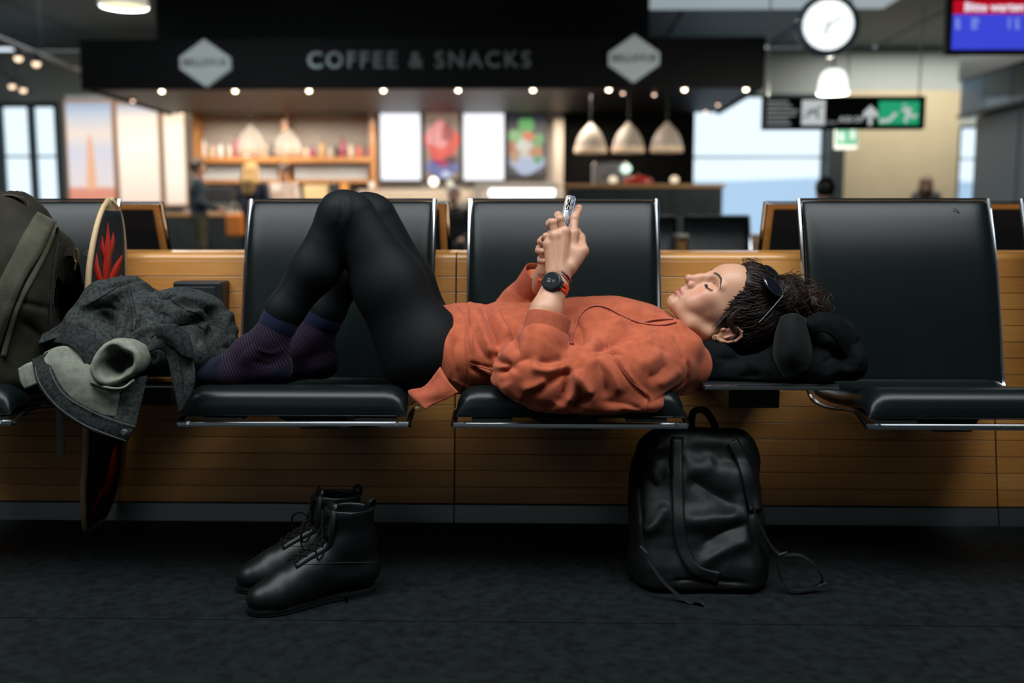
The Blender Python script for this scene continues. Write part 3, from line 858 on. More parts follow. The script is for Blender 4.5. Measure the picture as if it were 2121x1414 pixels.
for i in range(6):
    x = dx0 + .15 + i * .165
    s = MB().lathe([(.0, 0), (.07, .0), (.075, .03), (.05, .06), (0, .07)], (x, CYF + .3, hc + .002), 12).build('pastry', mat('pastry_%s' % 'ab'[i % 2], [(.5, .28, .12), (.6, .42, .22)][i % 2], .7, var=.3, vscale=30), None, smooth=True)
    tag(s, 'round golden pastry inside the glass display case', 'pastry', 'pastries in the display case')
# backbar equipment between shelving and screens, cabinets under the screens
def backbar(px0, px1, py0, py1, col, name, label, cat, glow=None):
    Y = KB - .5
    x0, x1 = at(px0, 400, Y).x, at(px1, 400, Y).x; z0, z1 = at(px0, py1, Y).z, at(px0, py0, Y).z
    e = empty(name, ((x0 + x1) / 2, Y, z0), label, cat)
    MB().box(x0, x1, Y, KB - .34, z0, z1, bev=.02).build('body', mat(name + '_body', col, .4, var=.2), e)
    MB().box(x0 + .04, x1 - .04, Y - .015, Y - .001, z0 + (z1 - z0) * .35, z1 - .05, bev=.004).build('front_panel', mat(name + '_front', tuple(c * 1.4 for c in col), .3, var=.2), e)
    MB().box(x0 + .06, x1 - .06, Y - .03, Y - .001, z0 + .03, z0 + (z1 - z0) * .25, bev=.004).build('drip_tray', M_steel, e)
    if glow: MB().lathe([(0, -.02), (.05, -.02), (.05, .02), (0, .02)], ((x0 + x1) / 2, Y - .03, z0 + (z1 - z0) * .45), 14, 'y').build('lit_badge', emat(name + '_glow', glow, 1.6), e)
bb = structure('trim_5', MB().box(bx0 + .1, bx1 - .2, KB - .6, KB - .33, 0, at(700, 432, KB).z), M_taupe)
backbar(425, 480, 385, 432, (.02, .022, .025), 'coffee_grinder', 'black coffee grinder beside the man at the left', 'machine')
backbar(628, 680, 383, 432, (.55, .42, .22), 'snack_rack', 'lit yellow snack rack right of the barista', 'rack')
backbar(683, 700, 378, 432, (.015, .02, .03), 'drink_dispenser', 'dark slim drink dispenser with a pale blue lit badge', 'machine', (.45, .5, .95))
backbar(704, 720, 380, 432, (.55, .25, .06), 'juice_dispenser', 'amber juice dispenser above the knees', 'machine')
backbar(740, 980, 393, 432, (.35, .29, .23), 'back_cabinet', 'beige cabinet below the menu screens', 'cabinet')
for i, (px, py, r) in enumerate([(898, 376, .07), (770, 383, .05), (932, 380, .055)]):
    c = at(px, py, 15.9)
    e = empty('globe_lamp', c, '%s glowing globe lamp below the menu screens' % ('brightest', 'leftmost', 'dimmer right')[i], 'lamp')
    MB().lathe([(0, -r), (r * .5, -r * .87), (r * .87, -r * .5), (r, 0), (r * .87, r * .5), (r * .5, r * .87), (0, r)], c, 14).build('globe', emat('globe_glow_%d' % i, (1, .9, .72), (3.5, 1.2, .9)[i]), e, smooth=True)
    MB().tube([c + Vector((0, 0, r)), (c.x, c.y, kz0)], .006, 5).build('cord', M_blackmetal, e)
# espresso machine and red box on the tall counter
c = at(1272, 360, 13.95)
e = empty('espresso_machine', (c.x, 13.95, rh), 'silver espresso machine with a bright reflection on the tall counter', 'coffee machine')
z1 = at(1272, 337, 13.95).z
MB().box(c.x - .30, c.x + .18, 13.82, 14.1, rh, z1, bev=.03).build('body', mat('machine_steel', (.32, .31, .30), .3, metal=.6, var=.2), e)
MB().lathe([(0, -.06), (.04, -.055), (.075, 0), (.04, .055), (0, .06)], (at(1297, 349, 13.65).x, 13.65, at(1297, 349, 13.65).z), 14).build('painted_reflection', emat('reflection_glow', (.75, 1, .85), 1.6), e, smooth=True)  # glowing bead stands in for the bright reflection on the machine
for s in (-.15, .05): MB().tube([(c.x + s, 13.74, rh + .12), (c.x + s, 13.66, rh + .10)], .02, 8).build('group_handle', M_blackmetal, e)
c = at(1322, 369, 13.7)
V, Fq = SDF((c.x - .3, 13.55, rh - .02), (c.x + .3, 13.9, rh + .2), .012).ell((c.x, 13.7, rh + .03), (.20, .11, .09), None, 0).below(rh + .001, .004).mesh()
e = empty('red_hood', (c.x, 13.7, rh), 'red domed cover on the tall counter', 'cover')
mk('dome', V, Fq, mat('red_gloss', (.45, .03, .02), .2), e); MB().box(c.x - .02, c.x + .02, 13.67, 13.73, rh + .115, rh + .145, bev=.008).build('knob', M_chrome, e)
for px, col in ((1270, (1, .8, .55)), (1397, (1, .75, .45))):
    c = at(px, 374, 13.65); e = empty('candle_light', (c.x, 13.65, rh), '%s small warm glowing light on the tall counter' % ('left' if px < 1300 else 'right'), 'lamp')
    MB().lathe([(.05, 0), (.055, .01), (.03, .02)], (c.x, 13.65, rh), 12).build('base', M_blackmetal, e)
    MB().lathe([(0, .02), (.05, .03), (.06, .06), (.04, .10), (0, .115)], (c.x, 13.65, rh), 12).build('glow', emat('candle_glow', col, 1.1), e, smooth=True)

# pendant lamps
M_shade = mat('shade_cream', (.40, .34, .285), .5, var=.06, emit=.07, ecol=(1, .72, .48))
def pendant(px, py_bot, w_px, h_px, Y, label, group, m=M_shade, rim=True, light=4, zt=None, glow=None, lcol=(1, .78, .56)):
    c = at(px, py_bot, Y); r = w_px / 2 * Y / FPX; h = h_px * Y / FPX
    e = empty('pendant_lamp', (c.x, Y, c.z), label, 'lamp', group)
    pr = [(r, 0), (r * 1.0, h * .10), (r * .96, h * .22), (r * .84, h * .45), (r * .62, h * .68), (r * .36, h * .84), (r * .16, h * .95), (r * .12, h), (0, h * 1.0)]
    if not rim: pr = [(r, 0), (r * 1.0, h * .08), (r * .94, h * .26), (r * .90, h * .48), (r * .80, h * .72), (r * .60, h * .90), (r * .30, h * .99), (0, h)]
    pr = [(max(a, 0), b) for a, b in crom(pr, 30)]; pr[-1] = (0, h)
    inn = [(max(a - .008, 0), b - .01) for a, b in pr[::-1]]; inn[0] = (0, h - .015); inn[-1] = (r - .008, .0)
    MB().lathe(pr + inn[0:], c, 28).build('shade', m, e, smooth=True)
    if rim: MB().lathe([(r * 1.005, .0), (r * 1.012, h * .02), (r * 1.008, h * .17), (r * .985, h * .19), (r * .97, h*.1)], c, 28).build('rim_band', mat('shade_band', (.66, .50, .36), .45, emit=.18, ecol=(1, .66, .42)), e, smooth=True)
    MB().tube([c + Vector((0, 0, h)), (c.x, c.y, zt or kz0 + .02)], .007 if rim else .012, 8).build('stem', M_blackmetal, e)
    MB().lathe([(0, h * .25), (r * .25, h * .28), (r * .3, h * .42), (r * .15, h * .6), (0, h * .62)], c, 12).build('bulb', emat('pendant_bulb', (1, .8, .6), 6) if glow is None else glow, e, smooth=True)
    if light:
        l = bpy.data.lights.new('pendant_light', 'POINT'); l.energy = light; l.color = lcol; l.shadow_soft_size = .05
        o = bpy.data.objects.new('pendant_light', l); o.location = (c.x, Y, c.z - .05); COL.objects.link(o)
for i, px in enumerate((1223, 1301, 1381)):
    pendant(px, 317 - i, 65, 60, 13.95, ('left', 'middle', 'right')[i] + ' of the three cream pendant lamps over the tall counter', 'pendant lamps over the tall counter', light=.9)
M_shade2 = mat('shade_cream_lit', (.55, .47, .39), .5, var=.06, emit=.42, ecol=(1, .80, .62))
pendant(520, 319, 58, 58, 15.2, 'left cream pendant lamp in front of the bottle shelving', 'pendant lamps before the shelving', m=M_shade2, light=1.5)
pendant(597, 319, 55, 52, 15.2, 'right cream pendant lamp in front of the bottle shelving', 'pendant lamps before the shelving', m=M_shade2, light=1.5)

# ================================================================= back-lit posters beside the kiosk
PY = 18.0
def poster(px0, px1, py0, py1, cols, label):
    x0, x1 = at(px0, 300, PY).x, at(px1, 300, PY).x; z1 = at((px0 + px1) / 2, py0, PY).z; z0 = at((px0 + px1) / 2, py1, PY).z
    e = empty('light_box_poster', ((x0 + x1) / 2, PY, z0), label, 'poster', 'back-lit posters left of the kiosk')
    MB().box(x0, x1, PY, PY + .12, z0, z1).build('light_box', mat('box_frame', (.55, .30, .17), .5), e)
    nm = 'poster_%d' % px0
    m = bpy.data.materials.new(nm); m.use_nodes = True; nt = m.node_tree; b = nt.nodes['Principled BSDF']
    b.inputs['Base Color'].default_value = (.02, .02, .02, 1)
    tc = nt.nodes.new('ShaderNodeTexCoord'); sp = nt.nodes.new('ShaderNodeSeparateXYZ'); nt.links.new(tc.outputs['Generated'], sp.inputs[0])
    cr = nt.nodes.new('ShaderNodeValToRGB'); nt.links.new(sp.outputs['Z'], cr.inputs[0])
    while len(cr.color_ramp.elements) < len(cols): cr.color_ramp.elements.new(.5)
    for el, (p, c) in zip(cr.color_ramp.elements, cols): el.position = p; el.color = tuple(c) + (1,)
    nt.links.new(cr.outputs[0], b.inputs['Emission Color']); b.inputs['Emission Strength'].default_value = 1.0 * E0
    d = MB().box(x0 + .04, x1 - .04, PY - .012, PY - .001, z0 + .04, z1 - .04).build('printed_sheet', m, e)
    return e, x0, x1, z0, z1, d
e, x0, x1, z0, z1, d = poster(136, 238, 208, 432, [(0, (.75, .26, .18)), (.17, (.78, .32, .22)), (.2, (.85, .74, .72)), (.55, (.72, .72, .80)), (.7, (.95, .80, .68)), (.88, (.62, .66, .74)), (1, (.32, .42, .58))], 'back-lit city poster with an orange tower, nearest the left window')
cx = (x0 + x1) / 2
MB().prism([(cx - .10, z0 + .35), (cx + .10, z0 + .35), (cx + .05, z1 - .75), (cx, z1 - .55), (cx - .05, z1 - .75)], PY - .016, PY - .0125, 'y').build('printed_tower', emat('tower_print', (.95, .52, .32), .95), d)
poster(241, 333, 212, 428, [(0, (.95, .75, .62)), (.25, (1.1, .92, .75)), (.6, (1.25, 1.12, .92)), (.85, (1.2, 1.0, .78)), (.94, (.75, .70, .70)), (1, (.40, .45, .56))], 'back-lit pale poster in the middle of the three')
poster(336, 387, 226, 428, [(0, (1.0, .78, .62)), (.3, (1.2, 1.05, .85)), (.8, (1.3, 1.15, .92)), (1, (1.2, .9, .6))], 'brightest back-lit poster, next to the kiosk shelving')
structure('wall_poster', MB().box(at(133, 300, PY).x, at(392, 300, PY).x, PY + .125, PY + .3, 0, at(260, 195, PY).z), mat('poster_wall', (.34, .37, .38), .6, var=.1))

# ================================================================= signs, clock, monitor
SY = 10.5
x0, x1 = at(1582, 230, SY).x, at(1917, 230, SY).x; z0, z1 = at(1750, 267, SY).z, at(1750, 199, SY).z
e = empty('direction_sign', ((x0 + x1) / 2, SY, z0), 'long black hanging direction sign with plane pictogram and green exit field', 'sign')
MB().box(x0, x1, SY, SY + .12, z0, z1, bev=.006).build('sign_body', M_black, e)
for x in (x0 + .05, x1 - .05): MB().tube([(x, SY + .06, z1), (x, SY + .06, ZC)], .008, 6).build('hanger_rod', mat('rod_grey', (.35, .36, .36), .4, metal=.6), e)
W_ = emat('sign_white', (.80, .86, .86), .62)
def sp(px, py, d=.004): p = at(px, py, SY - d); return p
for i in range(6):
    z = sp(1600, 211 + i * 9.2).z; a = sp(1589, 230).x; b_ = sp((1632, 1640, 1655, 1648, 1634, 1638)[i], 230).x
    xx = a; k = 0
    rs = random.Random(i)
    while xx < b_ - .01:
        w = min(rs.uniform(.02, .05), b_ - xx); MB().box(xx, xx + w, SY - .004, SY - .0005, z - .010, z + .010).build('small_print', emat('sign_grey', (.5, .55, .55), .45), e); xx += w + .008
a, b_ = sp(1660, 259), sp(1710, 207)
pg = MB().box(a.x, b_.x, SY - .005, SY - .0005, a.z, b_.z, bev=.002).build('pictogram_field', W_, e)
c = sp(1684, 233)
pm = MB()
pm.prism([(c.x - .10, c.z - .05), (c.x - .085, c.z - .06), (c.x + .09, c.z + .06), (c.x + .085, c.z + .075)], SY - .008, SY - .0055, 'y')
pm.prism([(c.x - .08, c.z + .01), (c.x - .06, c.z + .0), (c.x + .01, c.z + .02), (c.x - .0, c.z + .035)], SY - .008, SY - .0055, 'y')
pm.prism([(c.x + .02, c.z + .0), (c.x + .05, c.z - .07), (c.x + .06, c.z - .068), (c.x + .05, c.z + .02)], SY - .008, SY - .0055, 'y')
pm.build('plane_pictogram', M_black, pg)
c = sp(1722, 253); text('small_word', 'Gates', (c.x, SY - .004, c.z), .050, emat('sign_grey', (.5, .55, .55), .45), e, depth=.0015)
c = sp(1762, 248); text('gate_numbers', 'A50-59', (c.x, SY - .004, c.z), .082, W_, e, depth=.0015)
c = sp(1803, 239); s_ = .092
MB().prism([(c.x - s_ * .22, c.z - s_ * 1.05), (c.x + s_ * .22, c.z - s_ * 1.05), (c.x + s_ * .22, c.z + .0), (c.x + s_ * .8, c.z - .03), (c.x + s_ * .8, c.z + .03), (c.x, c.z + s_ * 1.1), (c.x - s_ * .8, c.z + .03), (c.x - s_ * .8, c.z - .03), (c.x - s_ * .22, c.z)], SY - .004, SY - .0005, 'y').build('arrow', W_, e)
a, b_ = sp(1819, 258), sp(1905, 209)
gf = MB().box(a.x, b_.x, SY - .005, SY - .0005, a.z, b_.z).build('exit_field', emat('exit_green', (.02, .42, .19), .8), e)
def poly_px(name, P, m, par, d0=.009, d1=.0055):
    MB().prism([(sp(*q).x, sp(*q).z) for q in P], SY - d0, SY - d1, 'y').build(name, m, par)
poly_px('stair_pictogram', [(1822, 255), (1822, 246), (1838, 246), (1855, 231), (1859, 237), (1842, 253)], W_, gf)
rn = MB()
def rcap(a, b, r): 
    pa, pb = sp(*a), sp(*b); rn.tube([(pa.x, SY - .008, pa.z), (pb.x, SY - .008, pb.z)], r, 6)
rcap((1873, 216), (1874, 218.5), .020); rcap((1876, 225), (1882, 237), .024); rcap((1882, 237), (1890, 242), .017); rcap((1890, 242), (1899, 238), .015); rcap((1881, 238), (1875, 245), .016); rcap((1875, 245), (1877, 254), .015); rcap((1876, 224), (1867, 230), .012); rcap((1879, 225), (1888, 227), .012)
rn.build('running_figure', W_, gf)
# small exit sign below
EY = 12.5
a, b_ = at(1729, 309, EY), at(1778, 262, EY)
e = empty('exit_sign', ((a.x + b_.x) / 2, EY, a.z), 'small lit green exit sign under the direction sign', 'sign')
MB().box(a.x, b_.x, EY, EY + .06, a.z, b_.z, bev=.01).build('housing', mat('exit_housing', (.7, .7, .66), .4, emit=.35), e)
MB().box(a.x + .012, b_.x - .012, EY - .006, EY - .0005, a.z + .05, b_.z - .01).build('lit_face', emat('exit_face', (.12, .62, .30), .9), e)
rn = MB()
cx, cz = (a.x + b_.x) / 2, (a.z + b_.z) / 2 + .03
for (u0, v0, u1, v1, r) in [(-.07, .07, -.068, .075, .026), (-.065, .035, -.06, -.02, .032), (-.06, -.02, -.09, -.075, .018), (-.055, -.02, -.03, -.07, .018), (-.07, .03, -.11, .0, .014), (.07, .08, .07, -.05, .03)]:
    rn.tube([(cx + u0, EY - .008, cz + v0), (cx + u1, EY - .008, cz + v1)], r, 6)
rn.build('running_figure', emat('exit_white', (.9, 1, .9), 1.0), e)
MB().tube([(cx, EY + .03, b_.z), (cx, EY + .03, ZC)], .01, 6).build('hanger_rod', M_greywall, e)
# clock
KY = 9.2
c = at(1716, 51, KY); r = 49 * KY / FPX
e = empty('station_clock', (c.x, KY, c.z - r * 1.25), 'large round lit clock with chrome housing hanging from the ceiling', 'clock')
Mx = Matrix.Rotation(R(-7), 3, 'Z')
MB().lathe([(0, .17), (r * .9, .17), (r * 1.20, .12), (r * 1.28, .06), (r * 1.26, .03), (r * 1.08, .0), (r * 1.01, .0), (r * 1.0, .02)], c, 48, 'y', Mx).build('housing', mat('clock_chrome', (.22, .32, .38), .3, metal=.5, var=.2), e, smooth=True)
MB().lathe([(0, .012), (r * 1.01, .012), (r * 1.01, .03), (0, .03)], c, 48, 'y', Mx).build('dial', emat('clock_dial', (.96, 1.0, 1.0), 1.25), e)
hd = MB()
for ang, ln, w in ((62, .62, .012), (200, .42, .016)):
    a = R(ang); p0 = c + Vector((-math.sin(a) * r * .1, -.002, -math.cos(a) * r * .1)); p1 = c + Vector((math.sin(a) * r * ln, -.002, math.cos(a) * r * ln))
    hd.tube([p0, p1], w * .5, 4)
hd.build('hands', mat('clock_hand', (.05, .05, .05), .5), e)
tk = MB()
for k in range(12):
    a = R(30 * k); tk.tube([c + Vector((math.sin(a) * r * .8, .006, math.cos(a) * r * .8)), c + Vector((math.sin(a) * r * .93, .006, math.cos(a) * r * .93))], .004, 4)
tk.build('hour_marks', mat('clock_mark', (.5, .5, .5), .5), e)
for s in (-1, 1): MB().lathe([(0, -.03), (.025, -.02), (.03, 0), (.02, .02), (0, .03)], c + Vector((s * r * 1.2, .05, .05)), 12).build('side_lug', M_chrome, e, smooth=True)
MB().tube([c + Vector((0, .08, r * 1.1)), (c.x, KY + .08, ZC)], .03, 8).build('hanger_tube', M_chrome, e)
# lit dome lamp
DY = 11.5
pendant(1725, 193, 62, 48, DY, 'glowing white dome lamp hanging below the clock', 'white dome lamps', m=mat('milk_glass', (.8, .84, .8), .4, emit=1.35, ecol=(.95, 1, .92)), rim=False, light=90, lcol=(1, .95, .8), zt=ZC, glow=emat('dome_bulb', (1, 1, .9), 3))
pendant(257, 13, 95, 70, 10.0, 'white dome lamp cut off by the top edge at the left', 'white dome lamps', m=mat('milk_glass_off', (.75, .75, .66), .4, emit=.35, ecol=(1, .95, .75)), rim=False, light=90, lcol=(.85, .95, 1), zt=ZC, glow=emat('dome_bulb', (1, 1, .9), 3))
# monitor
MY = 8.6
tl = at(1975, 3, MY); br = at(2165, 102, MY)
e = empty('flight_monitor', ((tl.x + br.x) / 2, MY, br.z), 'hanging monitor with red header and blue field at the top right', 'monitor')
MB().box(tl.x - .035, br.x + .04, MY, MY + .09, br.z - .035, tl.z + .04, bev=.008).build('bezel', M_black, e)
dsp = MB().box(tl.x, br.x, MY - .006, MY - .0005, br.z, tl.z - .105).build('blue_field', emat('screen_blue', (.04, .06, .66), 1.0), e)
MB().box(tl.x, br.x, MY - .006, MY - .0005, tl.z - .103, tl.z + .01).build('red_header', emat('screen_red', (.48, .0, .012), 1.0), e)
c = at(2060, 15, MY - .01); text('header_text', 'Bitte warten', (c.x, MY - .009, c.z), .098, emat('screen_text', (.85, .85, 1), 1.0), e, depth=.001, bold=.0022)
rs = random.Random(5)
for px, w in ((1979, .035), (2012, .055), (2088, .02), (2103, .035)):
    for i in range(4):
        p = at(px, 40 + 6 * i, MY - .008); ww = w * rs.uniform(.7, 1.2)
        MB().box(p.x, p.x + ww, MY - .008, MY - .0065, p.z - .007, p.z + .007).build('list_entry', emat('screen_list', (.25, .32, .75), 1.0), dsp)
MB().tube([((tl.x + br.x) / 2, MY + .05, tl.z), ((tl.x + br.x) / 2, MY + .05, ZC)], .03, 8).build('ceiling_mount', M_blackmetal, e)
# track spotlights at the left
for (pa, pb, Y0, spots, lab) in [((-10, 75), (165, 135), 13.5, ((38, 120), (75, 131)), 'front'), ((-10, 140), (70, 165), 16.5, ((25, 178), (48, 186)), 'rear')]:
    a = at(*pa, Y0); b_ = at(*pb, Y0 + 3); b_.z = a.z
    e = empty('spot_track', (a.x, a.y, a.z), '%s black ceiling track with two small spotlights at the left' % lab, 'track light', 'track lights at the left')
    MB().tube([a, b_], .03, 4).build('track', M_blackmetal, e)
    MB().tube([a.lerp(b_, .5), (a.lerp(b_, .5).x, a.lerp(b_, .5).y, ZC)], .01, 6).build('drop_rod', M_blackmetal, e)
    for px, py in spots:
        c = at(px, py, Y0 + .9); zt = a.z
        h = MB().tube([(c.x, c.y, zt), (c.x, c.y, c.z + .08)], .015, 6).tube([(c.x, c.y, c.z + .12), (c.x, c.y, c.z + .0)], .05, 10).build('spot_head', M_blackmetal, e)
        MB().lathe([(0, -.05), (.035, -.045), (.055, -.01), (.05, .01), (0, .012)], c, 12).build('spot_bulb', emat('spot_glow', (1, .72, .48), 2.2), h, smooth=True)
# ================================================================= the traveller lying on the seats
M_skin = mat('skin', (.66, .42, .30), .42, spec=.4, attr='Col', sss=.12, bump=.04, bscale=900)
M_hoodie = mat('hoodie_fleece', (.415, .100, .049), .92, spec=.06, col2=(.315, .073, .035), vscale=55, detail=8, sheen=.08, bump=.22, bscale=420)
M_hoodie_rib = mat('hoodie_ribbing', (.365, .088, .046), .92, spec=.06, col2=(.29, .068, .035), vscale=60, detail=6, sheen=.06, bump=.3, bscale=300)
M_leg = mat('black_leggings', (.0028, .0044, .0056), .66, spec=.2, var=.15, vscale=25, sheen=.0, bump=.05, bscale=900)
M_hair = mat('dark_brown_hair', (.0085, .0052, .0036), .48, spec=.2, col2=(.021, .0115, .007), vscale=40, stretch=(1, 1, 1))
PR = at(1100, 806, 2.34)
per = empty('person', (PR.x, 2.34, .41), 'person in a rust orange hoodie and black leggings lying on two seats, holding a phone', 'person')
def A3(px, py, Y): return np.array(at(px, py, Y))

# ---- head frame: a = face forward, l = towards her left (the camera), b = crown
HC0 = A3(1489, 661, 2.335)
_t = R(12)
_f0 = np.array([-.349, 0, .937]); _u0 = np.array([.937, 0, .349]); _l0 = np.array([0., -1, 0])
_f = _f0 * math.cos(_t) + _l0 * math.sin(_t); _l = _l0 * math.cos(_t) - _f0 * math.sin(_t); _u = _u0
HM = np.stack([_f, _l, _u], 1)
def Hh(a, l, b): return HC0 + _f * a + _l * l + _u * b
def head_sdf():
    lo = HC0 - .175; hi = HC0 + .175
    s = SDF((HC0[0] - .15, HC0[1] - .105, HC0[2] - .14), (HC0[0] + .16, HC0[1] + .115, HC0[2] + .15), .00145)
    E = lambda a, l, b, ra, rl, rb, k=.012, op='add': s.ell(Hh(a, l, b), (ra, rl, rb), HM, k, op)
    Cn = lambda p, q, r1, r2, k=.008, op='add': s.cone(Hh(*p), Hh(*q), r1, r2, k, op)
    E(.016, 0, .040, .098, .073, .086, 0)
    E(.070, 0, .048, .048, .055, .050, .02)
    E(.045, 0, -.018, .052, .060, .062, .02)
    E(.062, 0, -.045, .038, .042, .045, .02)
    for q in (-1, 1):
        E(.074, q * .037, -.016, .020, .020, .018, .020)                 # cheekbone
        E(.068, q * .030, -.045, .018, .020, .022, .02)                  # cheek
        Cn((-.002, q * .052, -.040), (.030, q * .043, -.070), .014, .014, .02)
        Cn((.030, q * .043, -.070), (.074, q * .012, -.088), .014, .012, .02)
        Cn((.102, q * .010, .020), (.088, q * .044, .022), .0075, .006, .012)   # brow ridge
    E(.079, 0, -.088, .0135, .018, .0125, .012)                        # chin
    E(.083, 0, -.060, .016, .023, .022, .014)                          # muzzle
    for q in (-1, 1):
        E(.103, q * .033, .003, .012, .019, .0125, .010, 'sub')         # socket
        E(.0790, q * .0325, .0005, .0118, .0150, .0112, .004)            # closed eyeball and lid
        E(.094, q * .034, .0105, .0035, .016, .0022, .003, 'sub')        # crease above the lid
    Cn((.1075, 0, .014), (.1125, 0, -.014), .0085, .0085, .012)         # nose bridge
    Cn((.1125, 0, -.014), (.1170, 0, -.034), .0085, .0098, .008)
    E(.1010, 0, -.028, .014, .0135, .018, .010)
    E(.1190, 0, -.0375, .0105, .0105, .0090, .005)
    for q in (-1, 1):
        E(.1045, q * .0128, -.0390, .0108, .0072, .0088, .005)           # wing of the nose
        E(.1090, q * .0075, -.0475, .0052, .0036, .0030, .002, 'sub')    # nostril
    Cn((.1045, 0, -.049), (.1015, 0, -.057), .004, .004, .006)
    # lips
    for q in (-1, 1):
        Cn((.1005, q * .004, -.0618), (.0925, q * .014, -.0645), .0058, .0048, .003)
        Cn((.0925, q * .014, -.0645), (.0850, q * .022, -.0680), .0048, .0025, .003)
        Cn((.0962, q * .003, -.0742), (.0905, q * .012, -.0738), .0062, .0052, .003)
        Cn((.0905, q * .012, -.0738), (.0845, q * .0215, -.0690), .0050, .0022, .003)
        Cn((.1065, 0, -.0688), (.098, q * .013, -.0696), .0016, .0014, .0018, 'sub')
        Cn((.098, q * .013, -.0696), (.0865, q * .0235, -.0690), .0014, .0014, .0018, 'sub')
    E(.0985, 0, -.0835, .007, .014, .0042, .006, 'sub')                 # fold under the lip
    # ear (both sides)
    for q in (-1, 1):
        E(-.016, q * .0715, -.001, .0155, .0065, .0275, .004)
        E(-.010, q * .0800, -.004, .0085, .0050, .0135, .003, 'sub')
        hel = [(-.001, .073, .010), (-.004, .077, .022), (-.016, .080, .029), (-.028, .080, .024), (-.033, .080, .010), (-.030, .079, -.008), (-.022, .078, -.022), (-.012, .076, -.031)]
        s.chain([Hh(a, q * l, b) for a, l, b in hel], [.0028, .0032, .0036, .0036, .0034, .0034, .004, .005], .002)
        E(-.010, q * .0755, -.031, .0070, .0045, .0078, .003)
        Cn((-.020, q * .078, .014), (-.018, q * .079, -.010), .0026, .003, .002)
        E(.001, q * .0735, -.009, .0042, .0042, .0065, .003)             # tragus
    # neck
    s.cone(Hh(-.020, 0, -.035), A3(1404, 742, 2.345), .050, .055, .022)
    return s.mesh(1)
hV, hQ = head_sdf()

# ---- hands
def fingers(s, base, segs, r0, r1):
    pts = [base] + segs
    rr = np.linspace(r0, r1, len(pts))
    s.chain(pts, list(rr), .0022)
    for p, r in zip(pts[1:-1], rr[1:-1]): s.ell(p, (r * 1.07,) * 3, None, .002)
def left_hand():
    lo = A3(1080, 700, 2.10); hi = A3(1228, 398, 2.36)
    s = SDF((lo[0], 2.11, lo[2] - .03), (hi[0] + .01, 2.345, hi[2]), .0013)
    el, wr = A3(1116, 690, 2.150), A3(1158, 574, 2.200)
    s.cone(el, A3(1130, 645, 2.167), rp(34, 2.14), rp(32, 2.16), 0)
    s.cone(A3(1130, 645, 2.167), wr, rp(32, 2.16), rp(24, 2.2), .01, sq=((0, 1, 0), .82))
    mcp = [A3(1187, 484, 2.245), A3(1168, 481, 2.222), A3(1150, 489, 2.214), A3(1137, 507, 2.218)]
    cmc = [A3(1172, 560, 2.212), A3(1163, 558, 2.202), A3(1153, 560, 2.198), A3(1145, 566, 2.202)]
    for a, b, r in zip(cmc, mcp, (14, 14, 13, 12)): s.cone(a, b, rp(14, 2.2), rp(r - 1, 2.2), .012)
    for a in mcp: s.ell(a, (rp(12.5, 2.2),) * 3, None, .006)
    fingers(s, mcp[0], [A3(1190, 452, 2.262), A3(1196, 438, 2.285), A3(1199, 431, 2.302)], .0104, .0088)
    fingers(s, mcp[1], [A3(1160, 454, 2.222), A3(1156, 446, 2.250), A3(1162, 452, 2.268)], .0098, .0080)
    fingers(s, mcp[2], [A3(1145, 461, 2.218), A3(1139, 466, 2.246), A3(1146, 474, 2.264)], .0093, .0077)
    fingers(s, mcp[3], [A3(1131, 489, 2.222), A3(1127, 494, 2.246), A3(1134, 502, 2.262)], .0078, .0064)
    # thumb: leaves the side of the palm, bends behind it onto the phone
    th = [A3(1180, 552, 2.212), A3(1207, 519, 2.230), A3(1203, 492, 2.268), A3(1196, 478, 2.292)]
    s.chain(th, [rp(17, 2.2), rp(11.5, 2.2), .0092, .0078], .008)
    s.ell(A3(1190, 528, 2.222), (.017, .014, .022), None, .012)
    # tendons
    for a, b in zip(cmc, mcp):
        s.cone(a + np.array([0, -.0125, .01]), b + np.array([0, -.0095, 0]), .0018, .0026, .005)
    return s.mesh(1)
def right_hand():
    lo = A3(1085, 640, 2.30); 
    s = SDF((A3(1085, 600, 2.40)[0], 2.235, A3(1100, 660, 2.45)[2]), (A3(1225, 430, 2.40)[0], 2.53, A3(1100, 428, 2.40)[2]), .0015)
    wr = A3(1132, 560, 2.400)
    s.cone(A3(1112, 596, 2.445), wr, rp(24, 2.46), rp(21, 2.4), 0)
    mcp = [A3(1150, 478, 2.372), A3(1136, 492, 2.380), A3(1130, 508, 2.384), A3(1128, 526, 2.380)]
    cm = [A3(1146, 545, 2.392), A3(1140, 548, 2.396), A3(1136, 552, 2.398), A3(1133, 556, 2.394)]
    for a, b in zip(cm, mcp): s.cone(a, b, rp(13, 2.4), rp(11, 2.4), .012)
    # fingers wrap round the back of the phone, towards the camera
    fingers(s, mcp[0], [A3(1138, 462, 2.345), A3(1140, 460, 2.315), A3(1147, 464, 2.295)], .0088, .0072)
    fingers(s, mcp[1], [A3(1124, 496, 2.345), A3(1120, 500, 2.312), A3(1128, 502, 2.290)], .0090, .0076)
    fingers(s, mcp[2], [A3(1118, 514, 2.345), A3(1116, 519, 2.312), A3(1124, 521, 2.288)], .0090, .0076)
    fingers(s, mcp[3], [A3(1120, 536, 2.345), A3(1120, 540, 2.312), A3(1128, 541, 2.290)], .0084, .0070)
    s.chain([A3(1150, 540, 2.39), A3(1176, 512, 2.372), A3(1186, 482, 2.356), A3(1184, 468, 2.345)], [.016, .011, .0092, .0078], .008)
    return s.mesh(1)
lV, lQ = left_hand()
rV, rQ = right_hand()
